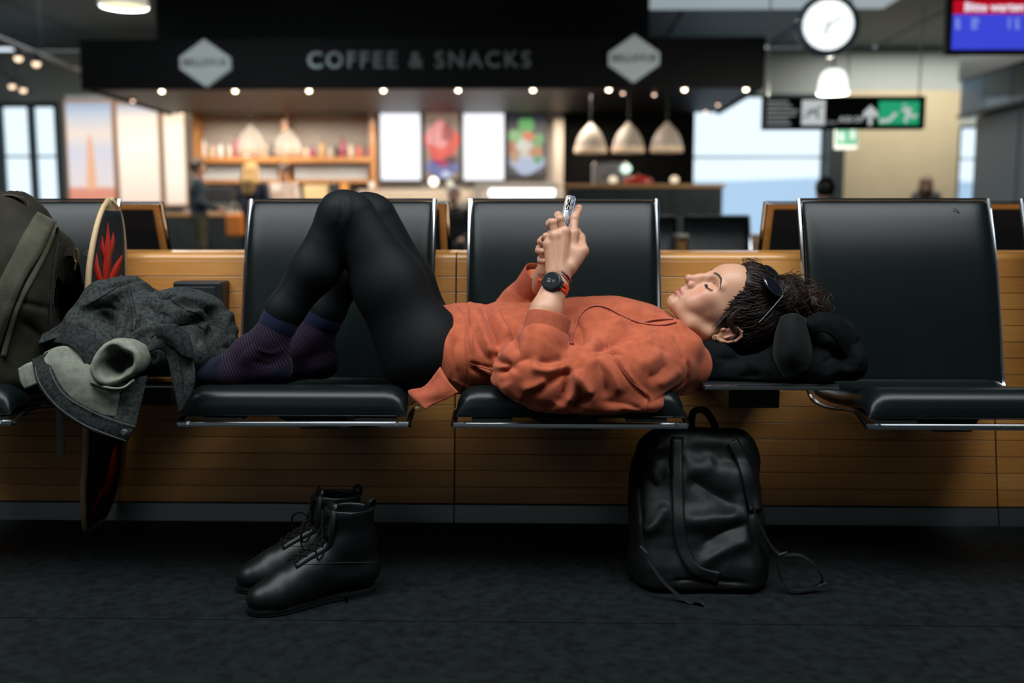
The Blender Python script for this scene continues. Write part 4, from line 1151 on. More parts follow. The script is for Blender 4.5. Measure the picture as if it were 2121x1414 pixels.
# ---- torso and legs under the clothes (coarse, continuous with the rest)
def leg_points(n):
    if n == 'near': return dict(hip=A3(872, 730, 2.245), th=A3(806, 590, 2.235), knee=A3(733, 447, 2.220), knee2=A3(705, 446, 2.218), calf=A3(653, 556, 2.215), low=A3(590, 645, 2.21), ank=A3(562, 700, 2.205), heel=A3(573, 764, 2.21), ball=A3(470, 768, 2.195), toe=A3(432, 774, 2.195))
    return dict(hip=A3(876, 722, 2.435), th=A3(826, 590, 2.42), knee=A3(776, 450, 2.400), knee2=A3(752, 450, 2.398), calf=A3(715, 560, 2.40), low=A3(676, 645, 2.40), ank=A3(655, 695, 2.40), heel=A3(668, 754, 2.405), ball=A3(575, 760, 2.385), toe=A3(540, 765, 2.385))
NL, FL = leg_points('near'), leg_points('far')
def body_sdf():
    s = SDF((A3(500, 700, 2.3)[0], 2.14, .40), (A3(1480, 700, 2.35)[0], 2.53, .90), .007)
    s.chain([A3(880, 722, 2.34), A3(1000, 722, 2.34), A3(1130, 722, 2.34), A3(1260, 725, 2.34), A3(1370, 735, 2.345)], [.075, .070, .070, .080, .062], .02, sq=((0, 1, 0), 1.5))
    s.cone(A3(1370, 738, 2.345), A3(1420, 715, 2.345), .05, .047, .03)
    for L in (NL, FL):
        s.chain([L['hip'], L['th'], L['knee'], L['calf'], L['low'], L['ank'], L['heel'], L['ball']], [.075, .058, .040, .042, .032, .027, .026, .022], .02)
    for q, sh, e_, w in ((0, A3(1370, 745, 2.21), A3(1075, 765, 2.135), A3(1120, 665, 2.16)), (1, A3(1370, 735, 2.47), A3(1080, 720, 2.52), A3(1100, 630, 2.475))):
        s.chain([sh, e_, w], [.042, .036, .030], .02)
    return s.mesh(1)
bV, bQ = body_sdf()
V = np.vstack([hV, lV, rV, bV]); o1, o2, o3 = len(hV), len(hV) + len(lV), len(hV) + len(lV) + len(rV)
Q = np.vstack([hQ, lQ + o1, rQ + o2, bQ + o3])
body = mk('body', V, Q, M_skin, per)
# skin tones that belong to the skin itself: lips, cheeks, nose, ear, knuckles
colr = np.tile(np.array([.51, .272, .172]), (len(V), 1))
P = (V[:o1] - HC0) @ HM        # a, l, b
def blend(mask, c):
    m = np.clip(mask, 0, 1)[:, None]; colr[:o1] = colr[:o1] * (1 - m) + np.array(c) * m
g = lambda a, l, b, r: np.exp(-(((P[:, 0] - a) ** 2 + (np.abs(P[:, 1]) - l) ** 2 + (P[:, 2] - b) ** 2) / r ** 2))
blend(g(.085, .040, -.028, .024) * .55, (.55, .20, .135))
blend(g(.112, .006, -.038, .014) * .75, (.52, .20, .14))
blend(g(-.016, .078, 0, .026) * .5, (.50, .20, .14))
w = np.abs(P[:, 1])
lipc = .0688 + .0004
up = np.clip(1 - np.abs(P[:, 2] + .0645) / (.0056 - .11 * np.clip(w - .004, 0, 1)), 0, .4) * 2.5
lo_ = np.clip(1 - np.abs(P[:, 2] + .0735) / (.0062 - .13 * np.clip(w - .003, 0, 1)), 0, .4) * 2.5
lip = np.where((P[:, 0] > .083) & (w < .0235), np.maximum(np.nan_to_num(up), np.nan_to_num(lo_)), 0)
blend(lip * .85, (.36, .105, .085))
ca = body.data.color_attributes.new('Col', 'FLOAT_COLOR', 'POINT')
ca.data.foreach_set('color', np.hstack([colr, np.ones((len(V), 1))]).astype(np.float32).ravel())

# ---- brows, lashes, nails (parts of their own look)
M_brow = mat('brow_hair', (.045, .026, .018), .7, var=.3, vscale=90)
from mathutils.bvhtree import BVHTree
def bvh_of(V, Q): return BVHTree.FromPolygons([tuple(v) for v in V], [tuple(q) for q in Q])
CAMP = Vector((0, 0, HC))
def surf(bvh, px, py, off=.001, Yfb=2.2):
    d = Vector(ray(px, py)).normalized(); h = bvh.ray_cast(CAMP, d)
    if h[0] is None: return Vector(at(px, py, Yfb))
    n = h[1] if h[1].dot(d) < 0 else -h[1]
    return h[0] + n * off
hb = bvh_of(hV, hQ)
def on_face(a, l, b, off):
    o = Vector(Hh(.20, l * 1.0, b)); d = Vector(-_f)
    h = hb.ray_cast(o, d)
    return (h[0] + Vector(_f) * off) if h[0] is not None else Vector(Hh(a, l, b))
for q in (-1, 1):
    bl = [(.011, .0185), (.020, .0225), (.030, .0255), (.039, .0255), (.047, .0215), (.0515, .0170)]
    m = MB(); rs = random.Random(4)
    pts = crom(np.array([list(on_face(.1, q * l, b, .0004)) for l, b in bl]), 40)
    wd = np.interp(np.linspace(0, 1, 40), [0, .2, .6, 1], [.0030, .0034, .0026, .0008])
    for i in range(2, 39):
        for k in range(7):
            t = rs.uniform(-1, 1) * wd[i]
            p = Vector(pts[i]) + Vector(_u) * t
            dr = (Vector(pts[min(i + 1, 39)]) - Vector(pts[i - 1])).normalized() * .0042 + Vector(_u) * (.0018 if t < 0 else -.0004)
            m.tube([p, p + dr * .5 + Vector(_f) * .0007, p + dr], [.00030, .00028, .0001], 3)
    tag(m.build('eyebrow', M_brow, per), kind='stuff')
    lash = [(.0195, -.0036), (.024, -.0062), (.031, -.0078), (.038, -.0074), (.0440, -.0046), (.0485, -.0006)]
    m = MB(); pts = crom(np.array([list(on_face(.08, q * l, b, .0004)) for l, b in lash]), 30)
    m.tube([tuple(p) for p in pts], list(np.interp(np.linspace(0, 1, 30), [0, .3, .8, 1], [.0008, .0015, .0017, .0009])), 6)
    for i in range(1, 30):
        p = Vector(pts[i]); out = Vector(_f) * .0062 + Vector(_l) * q * (.0012 + .0060 * i / 30) - Vector(_u) * .0062
        m.tube([p, p + out * .6 - Vector(_u) * .0004, p + out + Vector(_u) * .0012], [.0005, .0004, .00012], 3)
    m.build('eyelashes', mat('lash', (.006, .004, .004), .5), per)

# ---- leggings
def leggings():
    s = SDF((A3(520, 700, 2.2)[0], 2.09, .39), (A3(1010, 700, 2.45)[0], 2.56, .905), .0035)
    for L, f in ((NL, 1), (FL, .98)):
        Yk = 2.22 if L is NL else 2.40
        r = lambda x: rp(x * f, Yk)
        s.chain([L['hip'], L['th'], L['knee']], [r(87), r(72), r(47)], .03)
        s.ell(L['knee2'], (r(42), r(48), r(46)), None, .03)
        s.chain([L['knee2'], L['calf'], L['low'], L['ank']], [r(43), r(47), r(36), r(26)], .025)
    s.cone(A3(880, 718, 2.245), A3(882, 716, 2.435), .092, .092, .03)
    s.cone(A3(880, 718, 2.34), A3(985, 722, 2.34), .085, .075, .03, sq=((0, 1, 0), 1.7))
    s.below(.4165, .012)
    V, Q = s.mesh(2)
    V = strokes(V, Q, [([(712, 405), (716, 430), (712, 462)], 5, -3), ([(722, 402), (730, 432), (724, 470)], 6, 2.5), ([(703, 415), (706, 440), (700, 470)], 5, 2)], 2.2, -.3)
    V[:, 1] += wob(V, 22, 3) * .0010
    return mk('leggings', V, Q, M_leg, per)
leggings()
# ---- socks with fine stripes
def stripe_mat():
    m = mat('striped_sock', (.012, .016, .045), .9, spec=.06, sheen=.05, bump=.3, bscale=500); nt = m.node_tree; b = nt.nodes['Principled BSDF']
    at_ = nt.nodes.new('ShaderNodeAttribute'); at_.attribute_name = 'Stripe'
    ma = nt.nodes.new('ShaderNodeMath'); ma.operation = 'SINE'; mu = nt.nodes.new('ShaderNodeMath'); mu.operation = 'MULTIPLY'; mu.inputs[1].default_value = 6.283 / .0062
    sx = nt.nodes.new('ShaderNodeSeparateColor'); nt.links.new(at_.outputs['Color'], sx.inputs[0])
    nt.links.new(sx.outputs[0], mu.inputs[0]); nt.links.new(mu.outputs[0], ma.inputs[0])
    gt = nt.nodes.new('ShaderNodeMapRange'); gt.inputs[1].default_value = .35; gt.inputs[2].default_value = .75; nt.links.new(ma.outputs[0], gt.inputs[0])
    mm = nt.nodes.new('ShaderNodeMath'); mm.operation = 'MULTIPLY'; nt.links.new(gt.outputs[0], mm.inputs[0]); nt.links.new(sx.outputs[1], mm.inputs[1])
    mx = nt.nodes.new('ShaderNodeMix'); mx.data_type = 'RGBA'; nt.links.new(mm.outputs[0], mx.inputs['Factor'])
    mx.inputs['A'].default_value = (.0055, .0075, .019, 1); mx.inputs['B'].default_value = (.050, .015, .025, 1)
    nt.links.new(mx.outputs['Result'], b.inputs['Base Color']); return m
M_sock = stripe_mat()
for L, Yk in ((NL, 2.2), (FL, 2.4)):
    lo = L['toe']; r = lambda x: rp(x, Yk)
    s = SDF((L['toe'][0] - .06, Yk - .07, .40), (L['low'][0] + .07, Yk + .08, L['low'][2] + .03), .0028)
    d = L['low'] - L['ank']; d /= np.linalg.norm(d)
    s.chain([L['ank'] + d * .045, L['ank'], L['heel'] + np.array([0, 0, .005])], [r(37), r(36), r(31)], .015)
    s.chain([L['ank'] + np.array([-.018, 0, -.012]), (L['ank'] + L['ball']) / 2 + np.array([0, 0, .004]), L['ball'], L['toe']], [r(33), r(34), r(30), r(23)], .02)
    s.chain([L['heel'], L['ball'] + np.array([0, 0, -.004]), L['toe']], [r(28), r(30), r(22)], .02)
    s.below(.4185 if Yk < 2.3 else .413, .006)
    V, Q = s.mesh(1)
    if L is NL:
        V = strokes(V, Q, [([(590, 740), (560, 752), (530, 742)], 5, -2), ([(600, 715), (570, 728), (535, 715)], 5, 2), ([(540, 700), (515, 720), (500, 745)], 5, -1.5), ([(470, 735), (450, 752)], 6, 2)], 2.2, -.3)
    o = mk('sock', V, Q, M_sock, per)
    fd = (L['toe'] - L['heel']); fd[1] = 0; fd /= np.linalg.norm(fd)
    dirv = (L['ank'] - L['low']); dirv /= np.linalg.norm(dirv); dd = dirv * .45 + fd * .9; dd /= np.linalg.norm(dd)
    st = V @ dd
    k = np.clip((V[:, 0] - L['toe'][0] - .03) / .012, 0, 1) * np.clip(((V - L['heel']) @ np.array([-.5, 0, .86]) + .008) / .010, 0, 1)
    ca = o.data.color_attributes.new('Stripe', 'FLOAT_COLOR', 'POINT')
    ca.data.foreach_set('color', np.stack([st, k, k * 0, k * 0 + 1], 1).astype(np.float32).ravel())
    # ribbed cuff
    c0 = L['ank'] + d * .020; c1 = L['ank'] + d * .058
    V2 = []; n = 28
    e1 = np.cross(d, [0, 1, 0]); e1 /= np.linalg.norm(e1); e2 = np.cross(d, e1)
    prof = [(0, 37.0), (.15, 38.6), (.5, 39.6), (.85, 39.8), (1, 38.6), (1.0, 36.0), (.6, 34.5)]
    F2 = []
    for t, rr in prof:
        for q in range(n):
            a = 2 * math.pi * q / n; V2.append(c0 + (c1 - c0) * t + (e1 * math.cos(a) + e2 * math.sin(a)) * r(rr + .35 * math.sin(q * 7)))
    for i in range(len(prof) - 1):
        for q in range(n): F2.append((i * n + q, i * n + (q + 1) % n, (i + 1) * n + (q + 1) % n, (i + 1) * n + q))
    mk('sock_cuff', V2, F2, mat('sock_navy', (.008, .012, .032), .9, spec=.06, sheen=.05, bump=.3, bscale=500), per)

# ---- hoodie
def hoodie():
    s = SDF((A3(840, 700, 2.2)[0], 2.015, .375), (A3(1490, 700, 2.3)[0], 2.60, .725), .0028)
    ax = (0, 1, 0)
    tor = [(905, 733, 95), (960, 727, 94), (1040, 722, 90), (1120, 720, 88), (1200, 716, 96), (1270, 718, 98), (1330, 728, 92), (1385, 740, 76)]
    s.chain([A3(x, y, 2.345) for x, y, r in tor], [rp(r, 2.345) for x, y, r in tor], .03, sq=(ax, 1.62))
    for q in (2.285, 2.41): s.ell(A3(1240, 670, q), (.085, .062, .050), None, .035)     # chest
    # shoulders, near sleeve
    s.chain([A3(1375, 748, 2.22), A3(1310, 770, 2.165), A3(1215, 782, 2.14), A3(1125, 780, 2.125), A3(1078, 768, 2.125)],
            [rp(72, 2.2), rp(80, 2.17), rp(73, 2.14), rp(64, 2.13), rp(56, 2.13)], .02)
    s.cone(A3(1088, 762, 2.125), A3(1122, 718, 2.13), rp(62, 2.13), rp(52, 2.13), .02)
    s.cone(A3(1122, 718, 2.13), A3(1128, 708, 2.133), rp(54, 2.13), rp(50, 2.13), .012)
    s.ell(A3(1180, 832, 2.10), (.085, .03, .025), None, .03); s.ell(A3(1300, 838, 2.11), (.075, .035, .022), None, .03)
    # far sleeve
    s.chain([A3(1360, 730, 2.47), A3(1200, 725, 2.53), A3(1085, 695, 2.53)], [.068, .058, .050], .02)
    s.chain([A3(1085, 695, 2.53), A3(1076, 632, 2.50), A3(1104, 592, 2.460)], [.050, .050, .041], .02)
    # hood lying round the neck
    hd = [(1330, 652, 2.43, 14), (1375, 668, 2.46, 20), (1425, 712, 2.47, 30), (1442, 752, 2.42, 36), (1445, 768, 2.33, 40), (1438, 755, 2.25, 36), (1424, 718, 2.215, 28), (1398, 684, 2.225, 19), (1365, 664, 2.25, 13), (1335, 652, 2.28, 12)]
    s.chain([A3(x, y, Y) for x, y, Y, r in hd], [rp(r, 2.3) for x, y, Y, r in hd], .016)
    s.chain([A3(1430, 770, 2.24), A3(1405, 800, 2.245), A3(1340, 818, 2.19)], [rp(32, 2.2), rp(28, 2.2), rp(20, 2.2)], .02)
    # room for the neck, the hips and the hem opening
    s.cone(A3(1475, 668, 2.34), A3(1385, 722, 2.34), .066, .050, .006, 'sub')
    s.cone(A3(840, 728, 2.34), A3(918, 727, 2.34), rp(90, 2.34), rp(86, 2.34), .004, 'sub', sq=(ax, 1.62))
    s.box(A3(860, 730, 2.34), (rp(46, 2.34), .4, .4), .001, None, .003, 'sub')
    s.below(.3925, .014)
    V, Q = s.mesh(1)
    S = [([(1180, 745), (1170, 771), (1163, 804), (1150, 824)], 9, -11), ([(1180, 747), (1137, 776), (1094, 806)], 10, -9),
         ([(1219, 804), (1193, 821), (1190, 842)], 9, -10), ([(1185, 752), (1200, 776), (1222, 806)], 13, 9),
         ([(1184, 752), (1186, 790), (1170, 822)], 10, 8), ([(1223, 722), (1259, 702), (1298, 688), (1335, 700)], 9, -11),
         ([(1215, 708), (1255, 690), (1300, 672)], 13, 7), ([(1205, 735), (1240, 742), (1265, 775), (1278, 810)], 16, 8),
         ([(1225, 728), (1248, 765), (1255, 812)], 12, -8), ([(1240, 816), (1290, 822), (1325, 838)], 12, -5),
         ([(1381, 745), (1355, 765), (1330, 772)], 14, -9), ([(1370, 715), (1345, 735), (1310, 742)], 15, 6), ([(1350, 788), (1385, 775), (1410, 760)], 13, 6),
         ([(1424, 742), (1427, 771), (1414, 798), (1340, 820)], 4, -5), ([(1395, 690), (1412, 720), (1416, 750)], 6, -7),
         ([(1252, 706), (1282, 758), (1308, 791), (1336, 817), (1335, 852)], 3.5, -4.5), ([(1258, 704), (1290, 757), (1316, 790), (1343, 815)], 5, 2.5),
         ([(985, 642), (1005, 660), (1025, 699), (1034, 728)], 12, -10), ([(968, 648), (990, 672), (1010, 712), (1022, 742)], 13, 8),
         ([(1010, 640), (1040, 672), (1058, 700)], 12, 6), ([(1030, 650), (1062, 690), (1072, 720)], 9, -6),
         ([(947, 634), (962, 656), (966, 692), (968, 745), (965, 784), (950, 836)], 3.5, -5), ([(952, 632), (970, 660), (975, 700), (976, 740)], 6, 3),
         ([(968, 669), (985, 708), (1018, 757)], 5, -4), ([(970, 751), (995, 758), (1020, 764)], 4, -5), ([(972, 760), (1000, 778), (1030, 802)], 7, -8),
         ([(985, 758), (1015, 775), (1040, 792)], 9, 5), ([(1020, 745), (1034, 738), (1052, 742), (1046, 756), (1026, 762)], 8, -12),
         ([(930, 660), (925, 710), (935, 760), (920, 815)], 14, 5), ([(945, 690), (942, 740), (948, 790)], 10, -5), ([(915, 650), (928, 690)], 8, -4),
         ([(1060, 760), (1075, 735), (1105, 728)], 13, -7), ([(1045, 775), (1060, 800), (1090, 818)], 14, 6), ([(1080, 815), (1120, 828), (1150, 826)], 12, -5),
         ([(1095, 745), (1130, 752), (1165, 742)], 11, 6), ([(1110, 735), (1140, 737), (1170, 730)], 8, -6), ([(1078, 788), (1110, 785), (1135, 772)], 11, 6),
         ([(1190, 660), (1205, 690), (1200, 715)], 9, -7), ([(1100, 640), (1130, 650), (1170, 640)], 9, 4), ([(1245, 625), (1290, 650), (1340, 668), (1380, 680)], 10, -6),
         ([(1300, 640), (1340, 652), (1375, 668)], 8, 5), ([(1270, 660), (1310, 690), (1360, 700)], 12, 5), ([(1310, 700), (1350, 708), (1390, 730)], 11, -5), ([(1275, 835), (1310, 850), (1340, 846)], 8, -3)]
    S += [([(1222, 722), (1262, 700), (1310, 690), (1352, 700)], 5, -6), ([(1215, 735), (1250, 722), (1285, 728)], 5, -5), ([(1228, 716), (1268, 692), (1305, 680)], 6, 4), ([(1182, 750), (1174, 780), (1160, 815)], 4.5, -6),
          ([(1176, 752), (1140, 780), (1100, 808)], 4.5, -5), ([(1196, 760), (1212, 785), (1220, 802)], 5, 4), ([(1222, 806), (1196, 818), (1188, 838)], 4.5, -6), ([(1245, 640), (1300, 660), (1350, 672)], 5, -5), ([(1262, 650), (1320, 676), (1372, 690)], 5, 4),
          ([(1000, 650), (1018, 690), (1030, 725)], 5, -5), ([(1050, 668), (1068, 700), (1078, 726)], 5, -4), ([(1005, 790), (1035, 806), (1070, 816)], 5, -4), ([(930, 780), (955, 800), (985, 815)], 5, 3), ([(1108, 742), (1142, 748), (1172, 738)], 4.5, -4)]
    V = strokes(V, Q, [(p, w * .86, h * (1.45 if w > 5 else 1.2) * (.55 if (w > 7 and p[0][0] > 1290 or p[-1][0] > 1375) else 1)) for p, w, h in S], 2.16, -.25)
    V = relax(V, Q, .3)
    N = vnormals(V, Q); V = V + N * (wob(V, 30, 5) * .0012 + wob(V, 90, 8) * .0002)[:, None]
    V[:, 2] = np.maximum(V[:, 2], np.where(V[:, 1] > 2.13, .418, .385))
    return V, Q
oV, oQ = hoodie()
hood = mk('hoodie', oV, oQ, M_hoodie, per)
ob = bvh_of(oV, oQ)
# near cuff: ribbed tube round the forearm, far cuff likewise
def ring_tube(name, a, b, ra, rb, m, parent, th=.004, n=40, flare=.0, wobs=1.5, up=(0, 1, 0)):
    a, b = np.array(a), np.array(b); d = b - a; L = np.linalg.norm(d); d /= L
    e1 = np.cross(d, up); e1 /= np.linalg.norm(e1); e2 = np.cross(d, e1); V = []; F = []
    prof = [(0, 1.0), (.25, 1.01), (.5, 1.0), (.75, 1.0), (.97, 1.0 + flare), (1.0, .99 + flare), (.99, .955 + flare), (.6, .95), (.2, .95)]
    for t, k in prof:
        rr = (ra + (rb - ra) * t) * k
        for q in range(n):
            an = 2 * math.pi * q / n
            V.append(a + d * L * t + (e1 * math.cos(an) + e2 * math.sin(an)) * (rr + rp(wobs, 2.1) * math.sin(an * 3 + t * 2) + rp(.35, 2.1) * math.sin(q * math.pi)))
    for i in range(len(prof) - 1):
        for q in range(n): F.append((i * n + q, i * n + (q + 1) % n, (i + 1) * n + (q + 1) % n, (i + 1) * n + q))
    return mk(name, V, F, m, parent)
ring_tube('near_cuff', A3(1122, 724, 2.13), A3(1139, 655, 2.155), rp(49, 2.13), rp(46.5, 2.15), M_hoodie_rib, hood)
ring_tube('far_cuff', A3(1100, 602, 2.468), A3(1120, 567, 2.440), rp(37, 2.47), rp(34, 2.46), M_hoodie_rib, hood)
# hem flap hanging in the gap between the seats
sheet('hem_flap', [[(912, 760, 2.125), (930, 790, 2.11), (950, 812, 2.11)], [(880, 800, 2.13), (905, 812, 2.105), (925, 826, 2.105)], [(846, 811, 2.15), (868, 826, 2.115), (896, 838, 2.105)], [(880, 846, 2.105), (881, 846, 2.104), (882, 847, 2.104)]],
      M_hoodie_rib, hood, 16, 16, .004)
# drawstrings, seams, pocket opening laid on the cloth
def on_cloth(bvh, P, n, off): return [surf(bvh, x, y, off, 2.2) for x, y in crom(np.array(P, float), n)]
def smooth_pts(P, it=3):
    P = np.array([list(p) for p in P])
    for _ in range(it): P[1:-1] = (P[:-2] + 2 * P[1:-1] + P[2:]) / 4
    return [tuple(p) for p in P]
M_cord = mat('hood_cord', (.42, .10, .055), .8, var=.2, vscale=200, bump=.5, bscale=900)
for P in ([(1394, 662), (1360, 662), (1325, 668), (1290, 655), (1262, 640), (1235, 634), (1212, 642), (1196, 662), (1188, 688), (1181, 706)], [(1400, 668), (1370, 674), (1340, 672), (1310, 664), (1280, 650)]):
    m = MB(); pts = smooth_pts(on_cloth(ob, P, 60, .0022)); m.tube(pts, .0026, 8)
    c = m.build('drawstring', M_cord, hood, smooth=True)
e_ = surf(ob, 1180, 708, .004); m = MB(); m.tube([e_ + Vector((.001, 0, .004)), e_ + Vector((-.001, -.001, -.012))], .0036, 8).tube([e_ + Vector((-.006, -.002, -.004)), e_ + Vector((.006, -.002, -.002))], .003, 6); m.build('cord_knot', M_cord, hood, smooth=True)
M_seam = mat('seam_thread', (.40, .095, .05), .8, var=.2, vscale=200)
for P in ([(947, 634), (962, 656), (966, 692), (968, 745), (965, 784), (950, 834)], [(1254, 706), (1284, 758), (1310, 791), (1338, 817), (1336, 850)], [(972, 752), (996, 760), (1022, 766)]):
    m = MB(); m.tube(smooth_pts(on_cloth(ob, P, 50, .0008)), .0010, 5); m.build('seam', M_seam, hood, smooth=True)

# ---- hair: a cap shaped round the skull, combed strands over it, a curly bun behind
hb_c = Hh(-.012, 0, .175)
def hair_cap():
    s = SDF((HC0[0] - .10, HC0[1] - .11, HC0[2] - .13), (HC0[0] + .24, HC0[1] + .12, HC0[2] + .17), .0026)
    E = lambda a, l, b, ra, rl, rb, k=.012, op='add': s.ell(Hh(a, l, b), (ra, rl, rb), HM, k, op)
    E(.004, 0, .050, .102, .080, .094, 0)
    E(.046, 0, .092, .060, .058, .050, .02)
    E(-.03, 0, .02, .07, .076, .07, .02)
    # keep the face free: front of the hairline
    E(.125, 0, -.004, .072, .12, .102, .008, 'sub')
    for q in (-1, 1):
        E(.030, q * .09, -.062, .060, .06, .060, .008, 'sub'); E(-.012, q * .090, -.010, .028, .028, .034, .006, 'sub')
    s.cone(Hh(-.03, 0, -.05), A3(1400, 745, 2.345), .075, .08, .01, 'sub')
    E(-.012, 0, .165, .055, .060, .045, .03)
    V, Q = s.mesh(1)
    N = vnormals(V, Q); pl = (V - HC0) @ HM
    V = V + N * (np.sin(pl[:, 1] * 300 + 2.5 * np.sin(pl[:, 2] * 40) + 2 * np.sin(pl[:, 0] * 55)) * .0008)[:, None]
    return V, Q
cV, cQ = hair_cap()
hair = mk('hair', cV, cQ, M_hair, per)
cb = bvh_of(cV, cQ)
rs = np.random.RandomState(2)
st = MB()
cl = (cV - HC0) @ HM
cand = np.where((cl[:, 0] > -.075) & (cl[:, 2] < .21))[0]
for k in range(2400):
    i = cand[rs.randint(len(cand))]; p = cl[i].copy()
    tgt = np.array([-.010, np.clip(p[1], -.035, .035), .172])
    if p[2] > .125: tgt = p + rs.normal(size=3) * .035
    n = 14; pts = []; lift = rs.uniform(.0005, .0060)
    am = rs.uniform(.001, .0060); ph = rs.rand() * 6; fr = rs.uniform(5, 15); ln = rs.uniform(.30, .85)
    for j in range(n):
        t = j / (n - 1) * ln
        q = p + (tgt - p) * t; q[0] += am * math.sin(fr * t + ph); q[1] += am * math.cos(fr * t * 1.1 + ph)
        wq = Vector(HC0 + HM @ q); h = cb.find_nearest(wq)
        out = h[0] + h[1] * (.0003 + lift * math.sin(math.pi * (j / (n - 1))) ); pts.append(tuple(out))
    st.tube(smooth_pts(pts, 1), list(np.interp(np.linspace(0, 1, n), [0, .2, .8, 1], [.0003, .0007, .0006, .0002])), 4)
tag(st.build('hair_strands', M_hair, hair, smooth=True), kind='stuff')
bn = MB()
bun = [A3(1650, 612, 2.34), A3(1682, 628, 2.33), A3(1668, 655, 2.34), A3(1640, 640, 2.33), A3(1690, 648, 2.35), A3(1636, 600, 2.33), A3(1648, 596, 2.35)]
bs = SDF(A3(1660, 640, 2.34) - .09, A3(1660, 640, 2.34) + .09, .003)
for q in bun: bs.ell(q, (.024, .034, .024), None, .015)
bvv, bqq = bs.mesh(1); bvv = bvv + vnormals(bvv, bqq) * (wob(bvv, 130, 3) * .003)[:, None]
mk('bun_core', bvv, bqq, M_hair, hair)
for k in range(900):
    c = bun[rs.randint(len(bun))] + rs.normal(size=3) * np.array([.012, .020, .011])
    ax_ = rs.normal(size=3); ax_ /= np.linalg.norm(ax_); e1 = np.cross(ax_, [0, .3, 1]); e1 /= np.linalg.norm(e1); e2 = np.cross(ax_, e1)
    r0 = rs.uniform(.010, .026); a0 = rs.rand() * 6; sw = rs.uniform(2.5, 6.0); pit = rs.uniform(-.008, .008)
    pts = [c + (e1 * math.cos(a0 + sw * t) + e2 * math.sin(a0 + sw * t)) * r0 * (1 - .25 * t) + ax_ * pit * t * 2 for t in np.linspace(0, 1, 16)]
    bn.tube([tuple(p) for p in pts], list(np.interp(np.linspace(0, 1, 16), [0, .2, .8, 1], [.0003, .0007, .0006, .0002])), 4)
M_bun = mat('bun_hair', (.040, .021, .012), .5, spec=.22, col2=(.018, .010, .0065), vscale=60)
tag(bn.build('hair_bun', M_bun, hair, smooth=True), kind='stuff')
ws = MB()
def wisp(P, Y, r=.0005, curl=.002):
    pts = crom(np.array([list(at(x, y, Y)) for x, y in P]), 20); ws.tube([tuple(p) for p in pts], [r] * 18 + [r * .6, r * .3], 4)
for q in range(26):
    dx, dy = rs.normal(size=2) * 3
    wisp([(1512 + dx, 642 + dy), (1500 + dx * 1.3, 655 + dy), (1490 + dx * 2, 668 + dy), (1482 + dx * 2, 678 + dy * 1.5)], 2.262 + rs.normal() * .003, .0007)
for q in range(20):
    dx, dy = rs.normal(size=2) * 4
    wisp([(1525 + dx, 690 + dy), (1512 + dx, 668 + dy), (1520 + dx, 650 + dy), (1535 + dx, 640 + dy)], 2.255 + rs.normal() * .004, .0008)
for q in range(10):
    dx, dy = rs.normal(size=2) * 5
    wisp([(1546 + dx, 548 + dy * .4), (1541 + dx, 538 + dy * .4), (1552 + dx * 2, 535 + dy * .5), (1570 + dx * 2.2, 541 + dy * .5)], 2.335 + rs.normal() * .014, .0004)
for q in range(26):
    dx, dy = rs.normal(size=2) * 6
    wisp([(1665 + dx, 610 + dy), (1690 + dx, 602 + dy), (1705 + dx, 620 + dy), (1700 + dx * 1.5, 645 + dy)], 2.33 + rs.normal() * .014, .0005)
tag(ws.build('loose_hair', M_bun, hair, smooth=True), kind='stuff')
# ---- earrings
M_silver = mat('silver', (.75, .76, .78), .2, metal=1)
for px, py, L, Y in ((1477, 697, 16, 2.245), (1516, 701, 8, 2.248)):
    c = surf(hb, px, py - 6, .002, Y) + Vector((0, -.012, -.002)); m = MB(); n = 14
    m.tube([(c.x + rp(3, Y) * math.sin(2 * math.pi * k / n), c.y - .002, c.z - rp(4, Y) + rp(4, Y) * math.cos(2 * math.pi * k / n)) for k in range(n)], .0008, 5, closed=True)
    m.tube([(c.x, c.y - .002, c.z - rp(8, Y)), (c.x, c.y - .002, c.z - rp(8 + L * .6, Y))], [.0016, .0007], 5)
    m.build('earring', M_silver, per, smooth=True)

# ================================================================= phone, watch, bracelet, sunglasses
ph_u = Vector((.235, .0, .97)).normalized()             # long axis
ph_n = Vector((-.95, -.17, .0)); ph_n = (ph_n - ph_u * ph_n.dot(ph_u)).normalized()   # back of the phone
ph_w = ph_u.cross(ph_n).normalized()
pc_ = at(1167, 470, 2.300)
PM = Matrix((( ph_w.x, ph_n.x, ph_u.x, pc_.x), (ph_w.y, ph_n.y, ph_u.y, pc_.y), (ph_w.z, ph_n.z, ph_u.z, pc_.z), (0, 0, 0, 1)))
e = empty('smartphone', pc_ - ph_u * .072, 'smartphone in a mottled silver case held up in both hands', 'phone')
M_case = mat('phone_case', (.62, .66, .72), .2, metal=.3, spec=.7, col2=(.06, .08, .12), vscale=90, detail=5)
MB().box(-.036, .036, -.0045, .0045, -.073, .073, PM, bev=.004).build('case', M_case, e, smooth=True)
MB().box(-.033, .033, -.0055, -.0044, -.069, .069, PM, bev=.0004).build('screen', emat('phone_screen', (.55, .65, .8), .8), e)
cmod = MB().box(.004, .031, .0044, .0066, .040, .068, PM, bev=.001).build('camera_module', mat('camera_black', (.01, .012, .015), .15), e)
for q in ((.012, .060), (.012, .048), (.024, .054)): MB().lathe([(0, .0068), (.0045, .0068), (.0045, .0060), (0, .006)], (0, 0, 0), 12, 'y', Matrix.Translation((0, 0, 0)).to_3x3()).V
lens_mb = []
for q in ((.012, .060), (.012, .048), (.024, .054)):
    m = MB(); m.lathe([(0, .0078), (.0042, .0078), (.0046, .0064), (0, .0064)], (q[0], 0, q[1]), 12, 'y'); m.V = [tuple(PM @ Vector(v)) for v in m.V]; m.build('lens', M_blackmetal, cmod)

